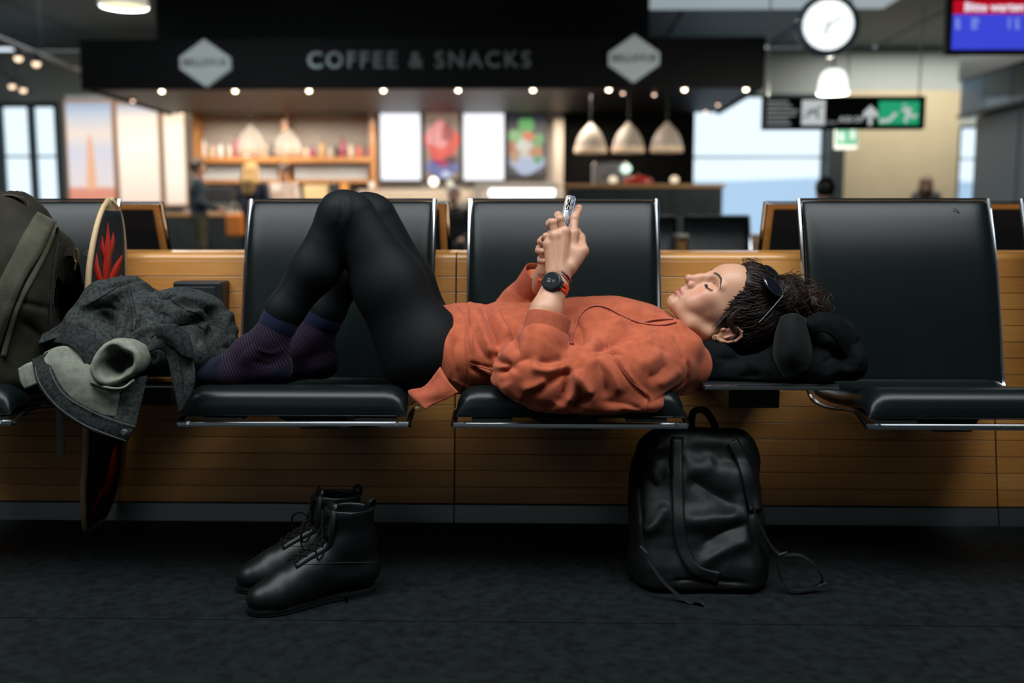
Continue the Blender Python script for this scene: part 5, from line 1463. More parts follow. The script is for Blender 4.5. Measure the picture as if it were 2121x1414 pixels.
# watch on the near wrist
wa = (Vector(A3(1166, 555, 2.205)) - Vector(A3(1126, 648, 2.165))).normalized()      # along the forearm
wc = Vector(A3(1149, 594, 2.193))
wn = Vector((-.36, -.92, .12)); wn = (wn - wa * wn.dot(wa)).normalized()              # dial normal
wx = wa.cross(wn).normalized()
rw = .0300
WM = Matrix(((wx.x, wa.x, wn.x, wc.x), (wx.y, wa.y, wn.y, wc.y), (wx.z, wa.z, wn.z, wc.z), (0, 0, 0, 1)))
e = empty('sports_watch', wc - Vector((0, 0, .03)), 'round black sports watch with orange strap on the near wrist', 'watch')
def wm(m): m.V = [tuple(WM @ Vector(v)) for v in m.V]; return m
n = 40; rows = []
def band(a0, a1, wdt, name, m, r0=rw, thick=.0022, par=None):
    N_ = 24; V = []; F = []
    for i in range(N_):
        a = a0 + (a1 - a0) * i / (N_ - 1)
        for (dr, y) in ((0, -wdt), (thick, -wdt * .9), (thick, wdt * .9), (0, wdt)):
            V.append((math.sin(a) * (r0 + dr), y, math.cos(a) * (r0 + dr) * .88))
    for i in range(N_ - 1):
        for k in range(4): F.append((i * 4 + k, i * 4 + (k + 1) % 4, (i + 1) * 4 + (k + 1) % 4, (i + 1) * 4 + k))
    F.append((0, 1, 2, 3)); F.append(tuple((N_ - 1) * 4 + k for k in range(4)))
    mb = MB(); mb.add(V, F); return wm(mb).build(name, m, par or e, smooth=True)
M_orange = mat('orange_strap', (.85, .075, .012), .45, var=.08)
sp_ = band(R(30), R(330), .0095, 'strap', M_orange)
for a in (R(42), R(52), R(62)):
    m = MB(); m.box(-.003, .003, -.0012, .0012, -.0006, .0008); m.V = [tuple(Matrix.Rotation(a, 4, 'Y') @ Vector((v[0], v[1], v[2] + rw + .0022))) for v in m.V]
    m.V = [(v[0], v[1], v[2] * .88) for v in m.V]; wm(m).build('strap_slot', M_blackmetal, sp_)
m = MB(); m.lathe([(0, .0), (.0205, .0), (.0225, .003), (.0225, .009), (.0205, .0115), (.0180, .0122), (.0175, .0110), (0, .0110)], (0, 0, rw * .88 - .004), 40); wm(m).build('case', M_blackmetal, e, smooth=True)
m = MB(); m.lathe([(0, .0118), (.0172, .0118), (.0174, .0112), (0, .0112)], (0, 0, rw * .88 - .004), 40); dial = wm(m).build('dial', mat('watch_glass', (.005, .008, .010), .55, spec=.08), e)
for txt, x, y, sz in (('07', -.0045, .0, .0105), ('15', .0055, .0, .0085)):
    me = text_mesh(txt, sz, depth=.0001); me.materials.clear()
    me.transform(WM @ Matrix.Translation((x, y, rw * .88 - .004 + .0120)) @ Matrix.Rotation(R(96), 4, 'Z'))
    link('time_digits', me, emat('watch_digits', (.45, .55, .55), .5), dial)
for s in (-1, 1):
    m = MB(); m.box(-.006, .006, -.0095, .0095, -.0025, .0025, Matrix.Translation((s * .0195, 0, rw * .88 - .001)) @ Matrix.Rotation(R(s * 30), 4, 'Y'), .001); wm(m).build('lug', M_blackmetal, e)
m = MB(); m.box(-.003, .003, -.008, .008, -.005, .005, Matrix.Translation((-.031, .004, .002)), .0015); 
m2 = MB(); m2.tube([(-.0295 + .007 * math.cos(t), 0, .008 + .009 * math.sin(t)) for t in np.linspace(0, 6.0, 16)], .0032, 6, flat=1.0); wm(m2).build('strap_keeper', M_orange, e, smooth=True)
# woven bracelet above the watch
bc = wc + wa * .032
e = empty('woven_bracelet', bc - Vector((0, 0, .03)), 'multicoloured woven bracelet above the watch', 'bracelet')
cols = [(.03, .12, .22), (.20, .02, .10), (.55, .03, .03), (.60, .42, .12), (.03, .16, .24), (.30, .03, .06)]
def ringp(a, r, tilt): 
    p = wx * math.sin(a) * r + wn * math.cos(a) * r * .86 + wa * (tilt * math.sin(a) + .002 * math.sin(2 * a)); return bc + p
for sgm in range(18):
    for s in (0, 1):
        pts = []
        for i in range(7):
            a = (sgm + i / 6.0) * 2 * math.pi / 18
            tw = a * 14 + s * math.pi
            p = ringp(a, .0262 + .0015 * math.sin(tw), -.007) + wa * .0016 * math.cos(tw); pts.append(tuple(p))
        MB().tube(pts, .0019, 5).build('thread', mat('thread_%d' % ((sgm + 2 * s) // 2 % 6), cols[(sgm + 2 * s) // 2 % 6], .7, var=.2, vscale=300), e, smooth=True)
pts = [ringp(a, .0265, -.010) - wa * .005 for a in np.linspace(0, 6.28, 30)]
MB().tube(pts, .0010, 5).build('leather_cord', mat('dark_red_cord', (.06, .012, .012), .6), e, smooth=True)
MB().tube([tuple(ringp(R(-60), .0262, -.007)), at(1122, 569, 2.185), at(1114, 569, 2.18)], .0011, 5).build('loose_end', mat('dark_red_cord', (.06, .012, .012), .6), e, smooth=True)

# sunglasses pushed up on the head
M_lens = mat('dark_lens', (.006, .007, .012), .06, spec=.8, coat=.5)
e = empty('sunglasses', tuple(A3(1600, 625, 2.30)), 'dark sunglasses pushed up on top of the dark hair', 'sunglasses')
def lens(pa, pb, Yc, wid, nm):
    a, b = A3(*pa, Yc), A3(*pb, Yc); c = (a + b) / 2; d = (b - a); L = np.linalg.norm(d); d /= L
    out = np.array([.30, -.55, .70]); out -= d * (out @ d); out /= np.linalg.norm(out); w = np.cross(out, d)
    Mr = np.stack([d, w, out], 1)
    s = SDF(c - .05, c + .05, .0016); s.ell(c, (L / 2, wid, .0045), Mr, 0)
    V, Q = s.mesh(1); lo = mk('lens', V, Q, M_lens, e)
    m = MB(); m.tube([tuple(c + d * math.cos(t) * L * .50 + w * math.sin(t) * wid * 1.0) for t in np.linspace(0, 2 * math.pi, 28, endpoint=False)], .0016, 6, closed=True); m.build('rim', M_blackmetal, lo, smooth=True)
    return c, d, w
c1 = lens((1583, 573), (1621, 611), 2.268, .022, 'near'); c2 = lens((1580, 552), (1616, 583), 2.345, .022, 'far')
MB().tube([tuple(c1[0] + c1[2] * .02), tuple((c1[0] + c2[0]) / 2 + np.array([.004, 0, .008])), tuple(c2[0] - c2[2] * .02)], .0018, 6).build('bridge', M_blackmetal, e, smooth=True)
for (p0, p1, Y0, Y1) in (((1622, 612), (1572, 668), 2.262, 2.240), ((1618, 588), (1575, 640), 2.40, 2.425)):
    MB().tube([tuple(A3(*p0, Y0)), tuple((A3(*p0, Y0) + A3(*p1, Y1)) / 2 + np.array([.001, -.004, .001])), tuple(A3(*p1, Y1))], [.0022, .0016, .0014], 6).build('temple', mat('temple_metal', (.03, .027, .025), .35, metal=.4), e, smooth=True)
# ================================================================= bundled black jacket used as a pillow
M_jacket = mat('black_jacket', (.0050, .0062, .0068), .9, spec=.05, var=.35, vscale=30, sheen=.0, bump=.3, bscale=350)
def pillow():
    s = SDF((A3(1425, 700, 2.3)[0], 2.12, .435), (A3(1800, 700, 2.3)[0] + .02, 2.60, .66), .0034)
    s.chain([A3(1470, 762, 2.34), A3(1560, 752, 2.34), A3(1660, 742, 2.34), A3(1735, 740, 2.34)], [.038, .050, .072, .056], .03, sq=((0, 1, 0), 2.1))
    s.ell(A3(1725, 690, 2.36), (.055, .10, .042), None, .03); s.ell(A3(1650, 690, 2.27), (.05, .05, .04), None, .02)
    s.ell(A3(1745, 745, 2.30), (.045, .10, .055), None, .02)
    s.chain([A3(1470, 778, 2.25), A3(1600, 778, 2.235), A3(1740, 772, 2.25)], [.025, .03, .03], .02)
    s.chain([A3(1452, 770, 2.30), A3(1475, 735, 2.30), A3(1520, 722, 2.32)], [.03, .036, .04], .02, sq=((0, 1, 0), 1.8))
    s.cone(Vector(Hh(-.06, -.02, .03)), Vector(Hh(-.06, .02, .03)), .070, .070, .02, 'sub')
    s.below(.4515, .006)
    V, Q = s.mesh(1)
    S = [([(1618, 660), (1612, 700), (1615, 745), (1640, 785)], 7, -9), ([(1700, 670), (1740, 690), (1775, 730), (1785, 765)], 10, 7), ([(1680, 690), (1720, 712), (1750, 745), (1760, 780)], 9, -8),
         ([(1690, 780), (1730, 765), (1780, 770)], 9, 7), ([(1690, 752), (1735, 735), (1770, 742)], 8, -6), ([(1700, 655), (1750, 668), (1785, 705)], 7, -5),
         ([(1480, 740), (1530, 750), (1600, 730)], 9, -6), ([(1500, 770), (1560, 760), (1610, 770)], 10, 6), ([(1530, 785), (1580, 775)], 8, -5), ([(1570, 720), (1560, 750), (1575, 780)], 9, 6)]
    V = strokes(V, Q, S, 2.2, -.3); N = vnormals(V, Q); V = V + N * (wob(V, 38, 2) * .0025 + wob(V, 90, 6) * .0009)[:, None]
    V[:, 2] = np.maximum(V[:, 2], .4505)
    return V, Q
e = empty('bundled_jacket', tuple(at(1620, 800, 2.34)), 'black fleece jacket bundled into a pillow under the head', 'jacket')
V, Q = pillow(); mk('jacket_body', V, Q, M_jacket, e)
M_jlin = mat('black_ribbed_cuff', (.0085, .0110, .0108), .8, spec=.10, sheen=.03, var=.3, vscale=40, bump=.4, bscale=260)
sheet('sleeve_cuff', [[(1616, 668, 2.245), (1622, 654, 2.195), (1646, 648, 2.175), (1668, 662, 2.20), (1672, 676, 2.25)], [(1606, 700, 2.24), (1614, 695, 2.18), (1642, 690, 2.155), (1672, 700, 2.18), (1682, 712, 2.24)],
                      [(1604, 742, 2.24), (1614, 744, 2.18), (1644, 742, 2.152), (1674, 738, 2.175), (1686, 735, 2.24)], [(1616, 782, 2.25), (1628, 782, 2.20), (1650, 774, 2.175), (1672, 764, 2.19), (1682, 758, 2.25)]], M_jlin, e, 26, 24, .006, .004, seed=3)
sheet('collar_fold', [[(1668, 662, 2.22), (1700, 648, 2.22), (1745, 664, 2.24), (1778, 700, 2.27)], [(1672, 672, 2.19), (1705, 664, 2.185), (1740, 684, 2.20), (1768, 722, 2.23)], [(1680, 690, 2.19), (1708, 688, 2.18), (1732, 706, 2.19), (1755, 745, 2.22)]], M_jacket, e, 22, 16, .006)

# ================================================================= painted skateboard standing in the gap
e = empty('skateboard', (-1.15, 2.5, 0), 'skateboard with light wood edge and red flame graphic leaning beside the denim jacket', 'skateboard')
def board_pt(t, v, off=0):
    """t 0..1 bottom to top, v -1..1 near to far edge"""
    z = .006 + .858 * t
    xc = np.interp(t, [0, .10, .25, .5, .8, 1], [-1.160, -1.141, -1.128, -1.122, -1.112, -1.098])
    yc = np.interp(t, [0, 1], [2.505, 2.562])
    w = .118 * (1 - max(0, (.22 - t) / .22) ** 2.2 * .9) ** .5 * (1 - max(0, (t - .70) / .30) ** 2.0 * .995) ** .5
    w = max(w, .002)
    return (xc + .010 * v * v + off, yc + v * w, z)
def deck(th, o0, nu, nv, name, m, ins=0, par=None, t0=0., t1=1.):
    G = np.array([[board_pt(t, v * (1 - ins), o0) for v in np.linspace(-1, 1, nu)] for t in np.linspace(t0, t1, nv)])
    V, F = shell_vf(G, th); return mk(name, V, F, m, par or e)
deck(.0115, 0, 14, 50, 'deck', mat('maple_ply', (.55, .38, .20), .5, var=.25, vscale=20, stretch=(1, 1, .1)))
gr = deck(.0012, .0066, 14, 46, 'painted_face', mat('deck_paint', (.012, .026, .036), .6, spec=.2, var=.4, vscale=18), .12, None, .02, .965)
M_flame = mat('red_flame_paint', (.62, .022, .013), .5, spec=.2, var=.35, vscale=30)
def flame(P, w):
    """leaf-shaped flame tongue along a curve in (t, v)"""
    C = crom(np.array(P, float), 12); V = []; F = []
    for i, (t, v) in enumerate(C):
        k = math.sin(math.pi * min(1, (i + .8) / 12)) * w * 1.5
        for s in (-1, 1): V.append(board_pt(t, v + s * k, .0078))
        for s in (-1, 1): V.append(board_pt(t, v + s * k, .0068))
    for i in range(11):
        a = i * 4; F += [(a, a + 1, a + 5, a + 4), (a + 2, a + 6, a + 7, a + 3), (a, a + 4, a + 6, a + 2), (a + 1, a + 3, a + 7, a + 5)]
    F += [(0, 2, 3, 1), (44, 45, 47, 46)]
    mk('painted_flame', V, F, M_flame, gr)
for P, w in [([(.70, -.02), (.78, .02), (.86, .0), (.93, -.1)], .14), ([(.70, -.05), (.75, -.3), (.80, -.6), (.84, -.72)], .13), ([(.71, .05), (.76, .30), (.80, .55), (.83, .75)], .12),
             ([(.69, -.1), (.72, -.4), (.76, -.72)], .10), ([(.70, .1), (.73, .4), (.77, .7)], .10), ([(.80, .0), (.85, -.3), (.89, -.45)], .09), ([(.80, .02), (.86, .25), (.90, .3)], .08),
             ([(.30, .75), (.38, .85), (.45, .7)], .12), ([(.10, .3), (.16, .5), (.24, .55)], .14), ([(.05, -.4), (.09, -.1), (.14, .3)], .14)]: flame(P, w)
for s, t in ((-1, .16), (1, .84)):
    p = board_pt(t, 0, -.01)
    MB().tube([(p[0] - .012, p[1] - .055, p[2]), (p[0] - .012, p[1] + .055, p[2])], .008, 8).build('truck', M_steel, e, smooth=True)

# ================================================================= olive backpack on the left seat
M_olive = mat('olive_canvas', (.021, .0192, .0115), .85, spec=.2, var=.45, vscale=14, bump=.35, bscale=260)
M_olive2 = mat('olive_webbing', (.058, .055, .035), .8, spec=.25, var=.3, vscale=30, bump=.4, bscale=240)
M_dark_canvas = mat('dark_canvas', (.013, .012, .010), .85, spec=.2, var=.3, vscale=20, bump=.3, bscale=260)
e = empty('travel_backpack', tuple(at(20, 800, 2.36)), 'large olive green canvas backpack on the leftmost seat', 'backpack')
def olive():
    s = SDF((A3(-190, 600, 2.3)[0], 2.12, .405), (A3(195, 600, 2.4)[0], 2.58, .875), .0045)
    s.chain([A3(-40, 770, 2.34), A3(-30, 640, 2.35), A3(-20, 540, 2.37), A3(0, 490, 2.38)], [.155, .165, .15, .12], .05, sq=((0, 1, 0), .95))
    s.chain([A3(66, 760, 2.27), A3(78, 620, 2.275), A3(68, 540, 2.29), A3(26, 480, 2.30)], [.085, .088, .082, .06], .04, sq=((0, 1, 0), 1.2))
    s.below(.4275, .01)
    V, Q = s.mesh(1)
    S = [([(120, 470), (135, 540), (130, 620), (140, 700)], 12, -9), ([(60, 480), (90, 520), (100, 600), (95, 680)], 14, 7), ([(150, 560), (140, 640), (150, 700)], 9, 5), ([(80, 650), (110, 690), (140, 740)], 9, -6), ([(30, 620), (80, 618), (140, 640)], 6, -7)]
    V = strokes(V, Q, S, 2.25, -.3); N = vnormals(V, Q); V = V + N * (wob(V, 28, 4) * .003 + wob(V, 80, 9) * .001)[:, None]
    V[:, 2] = np.maximum(V[:, 2], .4265); return V, Q
V, Q = olive(); ov = mk('main_bag', V, Q, M_olive, e); vb = bvh_of(V, Q)
def strap_on(bvh, P, wpx, n, mt, name, par, off=.003, th=.004, Y=2.2):
    """flat webbing laid on a surface along pixel points"""
    C = crom(np.array(P, float), n); rows = []
    T = np.gradient(C, axis=0); T /= np.linalg.norm(T, axis=1, keepdims=True)
    for k in (-1, -.5, 0, .5, 1): rows.append([surf(bvh, c[0] - t[1] * k * wpx / 2, c[1] + t[0] * k * wpx / 2, off, Y) for c, t in zip(C, T)])
    G = np.array([[list(p) for p in r] for r in rows])
    for _ in range(4):
        G[:, 1:-1] = (G[:, :-2] + 2 * G[:, 1:-1] + G[:, 2:]) / 4
    G[1:-1] = (G[:-2] + 2 * G[1:-1] + G[2:]) / 4
    V, F = shell_vf(G, th); return mk(name, V, F, mt, par)
strap_on(vb, [(92, 455), (70, 500), (35, 570), (5, 640), (-20, 720)], 44, 40, M_olive2, 'shoulder_strap', e, .006, .010)
strap_on(vb, [(116, 470), (92, 520), (60, 590), (30, 660), (10, 740)], 9, 40, M_olive2, 'strap_binding', e, .005, .005)
strap_on(vb, [(124, 505), (114, 560), (110, 620), (106, 690)], 16, 26, M_dark_canvas, 'side_webbing', e, .004, .004, 2.3)
def fpocket():
    s = SDF((A3(-60, 700, 2.2)[0], 2.10, .415), (A3(160, 700, 2.25)[0], 2.40, .64), .004)
    s.box(A3(48, 712, 2.245), (.075, .05, .082), .035, None, 0); s.below(.428, .01); V, Q = s.mesh(1); N = vnormals(V, Q)
    return V + N * (wob(V, 40, 3) * .002)[:, None], Q
V, Q = fpocket(); pk = mk('front_pocket', V, Q, M_olive, e); pb = bvh_of(V, Q)
m = MB(); m.tube(smooth_pts(on_cloth(pb, [(-10, 640), (40, 628), (90, 640), (118, 670), (122, 730), (115, 780)], 40, .002)), .0035, 6); m.build('zip_piping', M_dark_canvas, pk, smooth=True)
m = MB(); c = surf(vb, 126, 580, .003, 2.3); m.lathe([(0, -.002), (.020, -.002), (.022, .002), (0, .003)], c, 20, 'y'); m.build('leather_patch', mat('brown_patch', (.022, .012, .009), .6, var=.2), e)
m = MB(); hp_ = [A3(-8, 430, 2.34), A3(2, 412, 2.33), A3(25, 407, 2.33), A3(48, 415, 2.33), A3(60, 442, 2.34)]
m.tube([tuple(p) for p in crom(np.array(hp_), 24)], .013, 10, flat=.45); m.build('carry_handle', mat('dark_leather', (.030, .017, .012), .45, var=.25, vscale=30), e, smooth=True)
c = surf(vb, 152, 530, .01, 2.3); m = MB()
m.tube([(c.x + .006 * math.cos(t), c.y - .004, c.z + .016 * math.sin(t)) for t in np.linspace(0, 2 * math.pi, 20, endpoint=False)], .0019, 6, closed=True); m.tube([(c.x - .001, c.y - .004, c.z - .016), (c.x - .006, c.y - .004, c.z - .034)], .0024, 6)
m.build('carabiner', mat('brass', (.42, .32, .16), .3, metal=.9), e, smooth=True)
# hanging webbing end below the seat
pts = [A3(122, 800, 2.16), A3(124, 850, 2.12), A3(126, 900, 2.11), A3(126, 948, 2.11)]
m = MB(); m.tube([tuple(p) for p in crom(np.array(pts), 16)], .010, 8, flat=.2, up=(0, 1, 0)); m.build('hanging_webbing', M_dark_canvas, e)

# ================================================================= grey denim jacket thrown over table and seat
M_denim = mat('grey_denim', (.012, .0145, .0148), .9, spec=.05, col2=(.048, .053, .050), vscale=130, detail=5, bump=.5, bscale=380)
M_denim_dark = mat('dark_denim', (.007, .0085, .0088), .9, spec=.05, col2=(.028, .031, .031), vscale=130, detail=9, bump=.5, bscale=380)
M_lining = mat('pale_denim_inside', (.20, .21, .165), .9, spec=.1, col2=(.12, .13, .105), vscale=60, detail=8, bump=.4, bscale=380)
e = empty('denim_jacket', tuple(at(270, 800, 2.3)), 'washed grey denim jacket thrown over the left side table, pale inside showing', 'jacket')
def denim():
    s = SDF((A3(40, 700, 2.1)[0], 2.06, .39), (A3(500, 700, 2.4)[0] + .03, 2.56, .70), .0034)
    s.chain([A3(175, 665, 2.22), A3(225, 630, 2.25), A3(268, 612, 2.32), A3(300, 622, 2.40)], [.040, .050, .042, .04], .03, sq=((0, 1, 0), 1.4))
    s.chain([A3(300, 650, 2.27), A3(365, 640, 2.30), A3(415, 645, 2.34), A3(440, 680, 2.36), A3(455, 730, 2.38)], [.045, .046, .040, .045, .036], .03, sq=((0, 1, 0), 1.5))
    s.chain([A3(200, 700, 2.22), A3(280, 710, 2.24), A3(360, 705, 2.26), A3(430, 735, 2.32)], [.05, .055, .06, .055], .04, sq=((0, 1, 0), 1.8))
    s.chain([A3(330, 740, 2.20), A3(395, 735, 2.19)], [.045, .04], .03); s.chain([A3(170, 730, 2.20), A3(300, 760, 2.25)], [.04, .04], .03)
    s.chain([A3(75, 715, 2.20), A3(140, 695, 2.21), A3(190, 690, 2.2)], [.022, .026, .03], .02)
    s.chain([A3(430, 745, 2.30), A3(478, 720, 2.33)], [.03, .02], .02)
    s.below(.452, .008)
    V, Q = s.mesh(1)
    S = [([(215, 640), (250, 660), (265, 700), (255, 740)], 13, -14), ([(245, 600), (275, 640), (285, 690)], 12, -10), ([(180, 640), (215, 620), (255, 605)], 12, 7), ([(290, 620), (320, 640), (345, 640)], 9, -8),
         ([(330, 615), (380, 625), (430, 650)], 11, 8), ([(320, 660), (360, 650), (410, 655)], 9, 9), ([(330, 672), (370, 665), (420, 672)], 6, -10), ([(300, 690), (340, 672), (380, 660)], 9, 8), ([(400, 640), (420, 670), (425, 710)], 9, -9),
         ([(430, 650), (445, 690), (465, 720)], 9, 7), ([(380, 655), (405, 662), (418, 690)], 7, 7), ([(260, 720), (285, 700), (310, 690)], 10, 8), ([(270, 690), (295, 672), (310, 650)], 8, -8), ([(80, 715), (120, 700), (160, 690)], 8, 5), ([(60, 735), (110, 715), (150, 705)], 6, -6),
         ([(350, 600), (395, 612), (440, 636)], 6, -5), ([(200, 610), (235, 592), (265, 582)], 6, -4), ([(440, 720), (460, 735), (475, 740)], 7, -6),
         ([(190, 660), (205, 690), (200, 720)], 6, -6), ([(225, 670), (240, 700), (235, 730)], 6, 6), ([(300, 640), (305, 680), (290, 720)], 6, -7), ([(345, 690), (350, 720), (340, 745)], 6, -6), ([(335, 625), (350, 650), (345, 680)], 5, 5),
         ([(385, 690), (400, 710), (395, 735)], 6, 6), ([(235, 605), (262, 625), (275, 660)], 5, 6), ([(200, 640), (232, 632), (260, 640)], 5, -5), ([(310, 610), (335, 622), (365, 618)], 4, -5), ([(415, 625), (440, 660), (445, 700)], 5, -6), ([(160, 680), (190, 670), (220, 680)], 5, -5), ([(455, 690), (468, 712), (480, 718)], 4, 4)]
    V = strokes(V, Q, [(p, w * .8, h * 1.5) for p, w, h in S], 2.22, -.35); N = vnormals(V, Q); V = V + N * (wob(V, 40, 7) * .0028 + wob(V, 100, 3) * .0009)[:, None]
    V[:, 2] = np.maximum(V[:, 2], .4505); return V, Q
V, Q = denim(); dj = mk('jacket_back', V, Q, M_denim, e); db = bvh_of(V, Q)
for P in ([(255, 585), (268, 620), (275, 660), (268, 700)], [(262, 584), (275, 620), (282, 660), (275, 700)], [(345, 610), (380, 640), (415, 652), (440, 690)], [(180, 632), (215, 612), (250, 590)], [(310, 700), (345, 680), (385, 668), (420, 680)]):
    m = MB(); m.tube(smooth_pts(on_cloth(db, P, 40, .0008)), .0012, 5); m.build('seam', M_denim_dark, dj, smooth=True)
def C6(x, y): return (x / 2.57, y / 2.57 + 400)
def c6(x, y, Y): return C6(x, y) + (Y,)
# turned-out lower front: pale inside, dark waistband around it
sheet('pale_inside', [[c6(240, 850, 2.13), c6(330, 815, 2.10), c6(440, 850, 2.09), c6(520, 930, 2.085)], [c6(200, 900, 2.11), c6(310, 930, 2.075), c6(470, 975, 2.06), c6(640, 1000, 2.06)],
                      [c6(225, 990, 2.09), c6(350, 1060, 2.065), c6(500, 1090, 2.05), c6(690, 1040, 2.06)], [c6(270, 1060, 2.08), c6(400, 1130, 2.06), c6(540, 1180, 2.05), c6(690, 1200, 2.055)]], M_lining, e, 34, 30, .0035, .0035, seed=4)
wb_ = sheet('waistband', [[c6(262, 845, 2.12), c6(285, 960, 2.072), c6(350, 1065, 2.055), c6(470, 1140, 2.043), c6(600, 1195, 2.040), c6(725, 1232, 2.045)],
                    [c6(215, 870, 2.115), c6(235, 985, 2.068), c6(315, 1100, 2.050), c6(450, 1195, 2.036), c6(580, 1245, 2.034), c6(705, 1275, 2.040)],
                    [c6(172, 888, 2.115), c6(196, 1000, 2.07), c6(290, 1135, 2.050), c6(440, 1240, 2.036), c6(560, 1292, 2.034), c6(668, 1332, 2.040)]], M_denim_dark, e, 60, 12, .006, .0030, seed=9)
M_stitch = mat('grey_stitch', (.075, .08, .078), .8, spec=.1)
for P in ([c6(255, 870, 2.112), c6(277, 968, 2.064), c6(343, 1072, 2.048), c6(466, 1150, 2.035), c6(598, 1206, 2.032), c6(720, 1242, 2.038)], [c6(185, 892, 2.109), c6(206, 1000, 2.063), c6(298, 1126, 2.043), c6(442, 1228, 2.029), c6(565, 1280, 2.027), c6(672, 1318, 2.033)]):
    m = MB(); m.tube([tuple(p) for p in crom(np.array([list(at(*q)) for q in P]), 50)], .0010, 5); m.build('stitching', M_stitch, wb_)
m = MB(); pz = c6(662, 1272, 2.028); c = at(*pz); m.lathe([(0, -.004), (.005, -.004), (.007, 0), (.007, .003), (0, .004)], c, 14, 'y'); m.build('metal_button', M_steel, wb_, smooth=True)
sheet('front_panel', [[c6(640, 1010, 2.065), c6(700, 985, 2.07), c6(785, 970, 2.085)], [c6(640, 1090, 2.055), c6(700, 1080, 2.055), c6(765, 1060, 2.07)], [c6(625, 1165, 2.05), c6(690, 1175, 2.048), c6(740, 1160, 2.06)], [c6(600, 1200, 2.045), c6(670, 1225, 2.042), c6(722, 1240, 2.05)]], M_denim, e, 16, 24, .005, .002, seed=2)
sheet('left_cuff_flap', [[c6(100, 935, 2.15), c6(150, 905, 2.13), c6(205, 890, 2.12)], [c6(110, 1000, 2.13), c6(160, 980, 2.11), c6(215, 960, 2.10)], [c6(135, 1042, 2.12), c6(175, 1025, 2.10), c6(225, 1000, 2.095)]], M_lining, e, 12, 10, .004)
# yoke band of the sleeve lying on top
sheet('sleeve_band', [[c6(380, 700, 2.145), c6(440, 722, 2.12), c6(500, 760, 2.105), c6(545, 815, 2.10)], [c6(335, 745, 2.13), c6(400, 770, 2.10), c6(455, 815, 2.085), c6(500, 870, 2.08)], [c6(290, 792, 2.13), c6(365, 812, 2.095), c6(425, 862, 2.078), c6(470, 940, 2.075)]], M_denim_dark, e, 26, 12, .006, .0025, seed=5)
# rolled cuff, opening towards the camera
def cuff():
    c = at(*c6(612, 905, 2.03)); n = 40; V = []; F = []
    ax = Vector((.10, -1, .02)).normalized(); e1 = Vector((1, .1, 0)).normalized(); e2 = ax.cross(e1).normalized()
    prof = [(.085, .92, 0), (.06, .98, 0), (.03, 1.0, 0), (.012, .99, 0), (.002, .93, 0), (-.002, .84, .02), (.0, .74, .04), (.008, .64, .06), (.022, .56, .10), (.045, .46, .14), (.065, .34, .16), (.08, .16, .1), (.081, .0, 0)]
    for d, k, w in prof:
        for q in range(n):
            a = 2 * math.pi * q / n
            rr = rp(50, 2.04) * k * (1 + .12 * math.sin(2 * a + .7) + .07 * math.sin(3 * a + 2) + w * math.sin(4 * a + d * 40)); rz = 1.02
            V.append(c - ax * d * 1.0 + e1 * math.cos(a) * rr + e2 * math.sin(a) * rr * rz + ax * .006 * math.sin(2 * a + 1))
    for i in range(len(prof) - 1):
        for q in range(n): F.append((i * n + q, i * n + (q + 1) % n, (i + 1) * n + (q + 1) % n, (i + 1) * n + q))
    V = np.array([list(v) for v in V]); V = V + (wob(V, 90, 2) * .0016)[:, None]
    return mk('rolled_cuff', V, F, M_lining, e)
cuff()
sheet('sleeve_end', [[c6(480, 1000, 2.035), c6(560, 1030, 2.025), c6(650, 1035, 2.025), c6(715, 990, 2.04)], [c6(485, 1020, 2.05), c6(560, 1045, 2.04), c6(650, 1045, 2.04), c6(712, 1005, 2.05)]], M_lining, e, 20, 4, .004)
# placket strip with pocket hanging at the right
sheet('placket', [[c6(742, 905, 2.12), c6(790, 850, 2.105), c6(840, 828, 2.10), c6(880, 850, 2.10), c6(905, 920, 2.095), c6(925, 1010, 2.09), c6(945, 1100, 2.085), c6(955, 1165, 2.085)],
                  [c6(775, 850, 2.12), c6(820, 795, 2.105), c6(880, 780, 2.095), c6(935, 830, 2.09), c6(960, 910, 2.085), c6(985, 1000, 2.08), c6(985, 1090, 2.08), c6(965, 1160, 2.083)],
                  [c6(820, 770, 2.13), c6(870, 740, 2.11), c6(940, 735, 2.10), c6(1000, 790, 2.09), c6(1025, 880, 2.085), c6(1040, 960, 2.08), c6(1035, 1030, 2.08), c6(1000, 1110, 2.083)]], M_denim, e, 40, 14, .006, .0025, seed=8)
sheet('pocket_flap', [[c6(825, 730, 2.105), c6(870, 708, 2.085), c6(930, 702, 2.08), c6(1000, 745, 2.085)], [c6(835, 760, 2.10), c6(890, 760, 2.075), c6(960, 790, 2.07), c6(1030, 830, 2.08)], [c6(880, 800, 2.10), c6(930, 825, 2.075), c6(985, 870, 2.068), c6(1035, 880, 2.08)]], M_denim_dark, e, 20, 14, .005, .002, seed=1)
for P in ([c6(850, 770, 0)[:2], c6(930, 830, 0)[:2], c6(965, 930, 0)[:2], c6(975, 1060, 0)[:2]],):
    m = MB(); m.tube([tuple(p) for p in crom(np.array([list(at(x, y, 2.074 if i else 2.085)) for i, (x, y) in enumerate(P)]), 24)], .0011, 5); m.build('stitching', M_denim_dark, e)

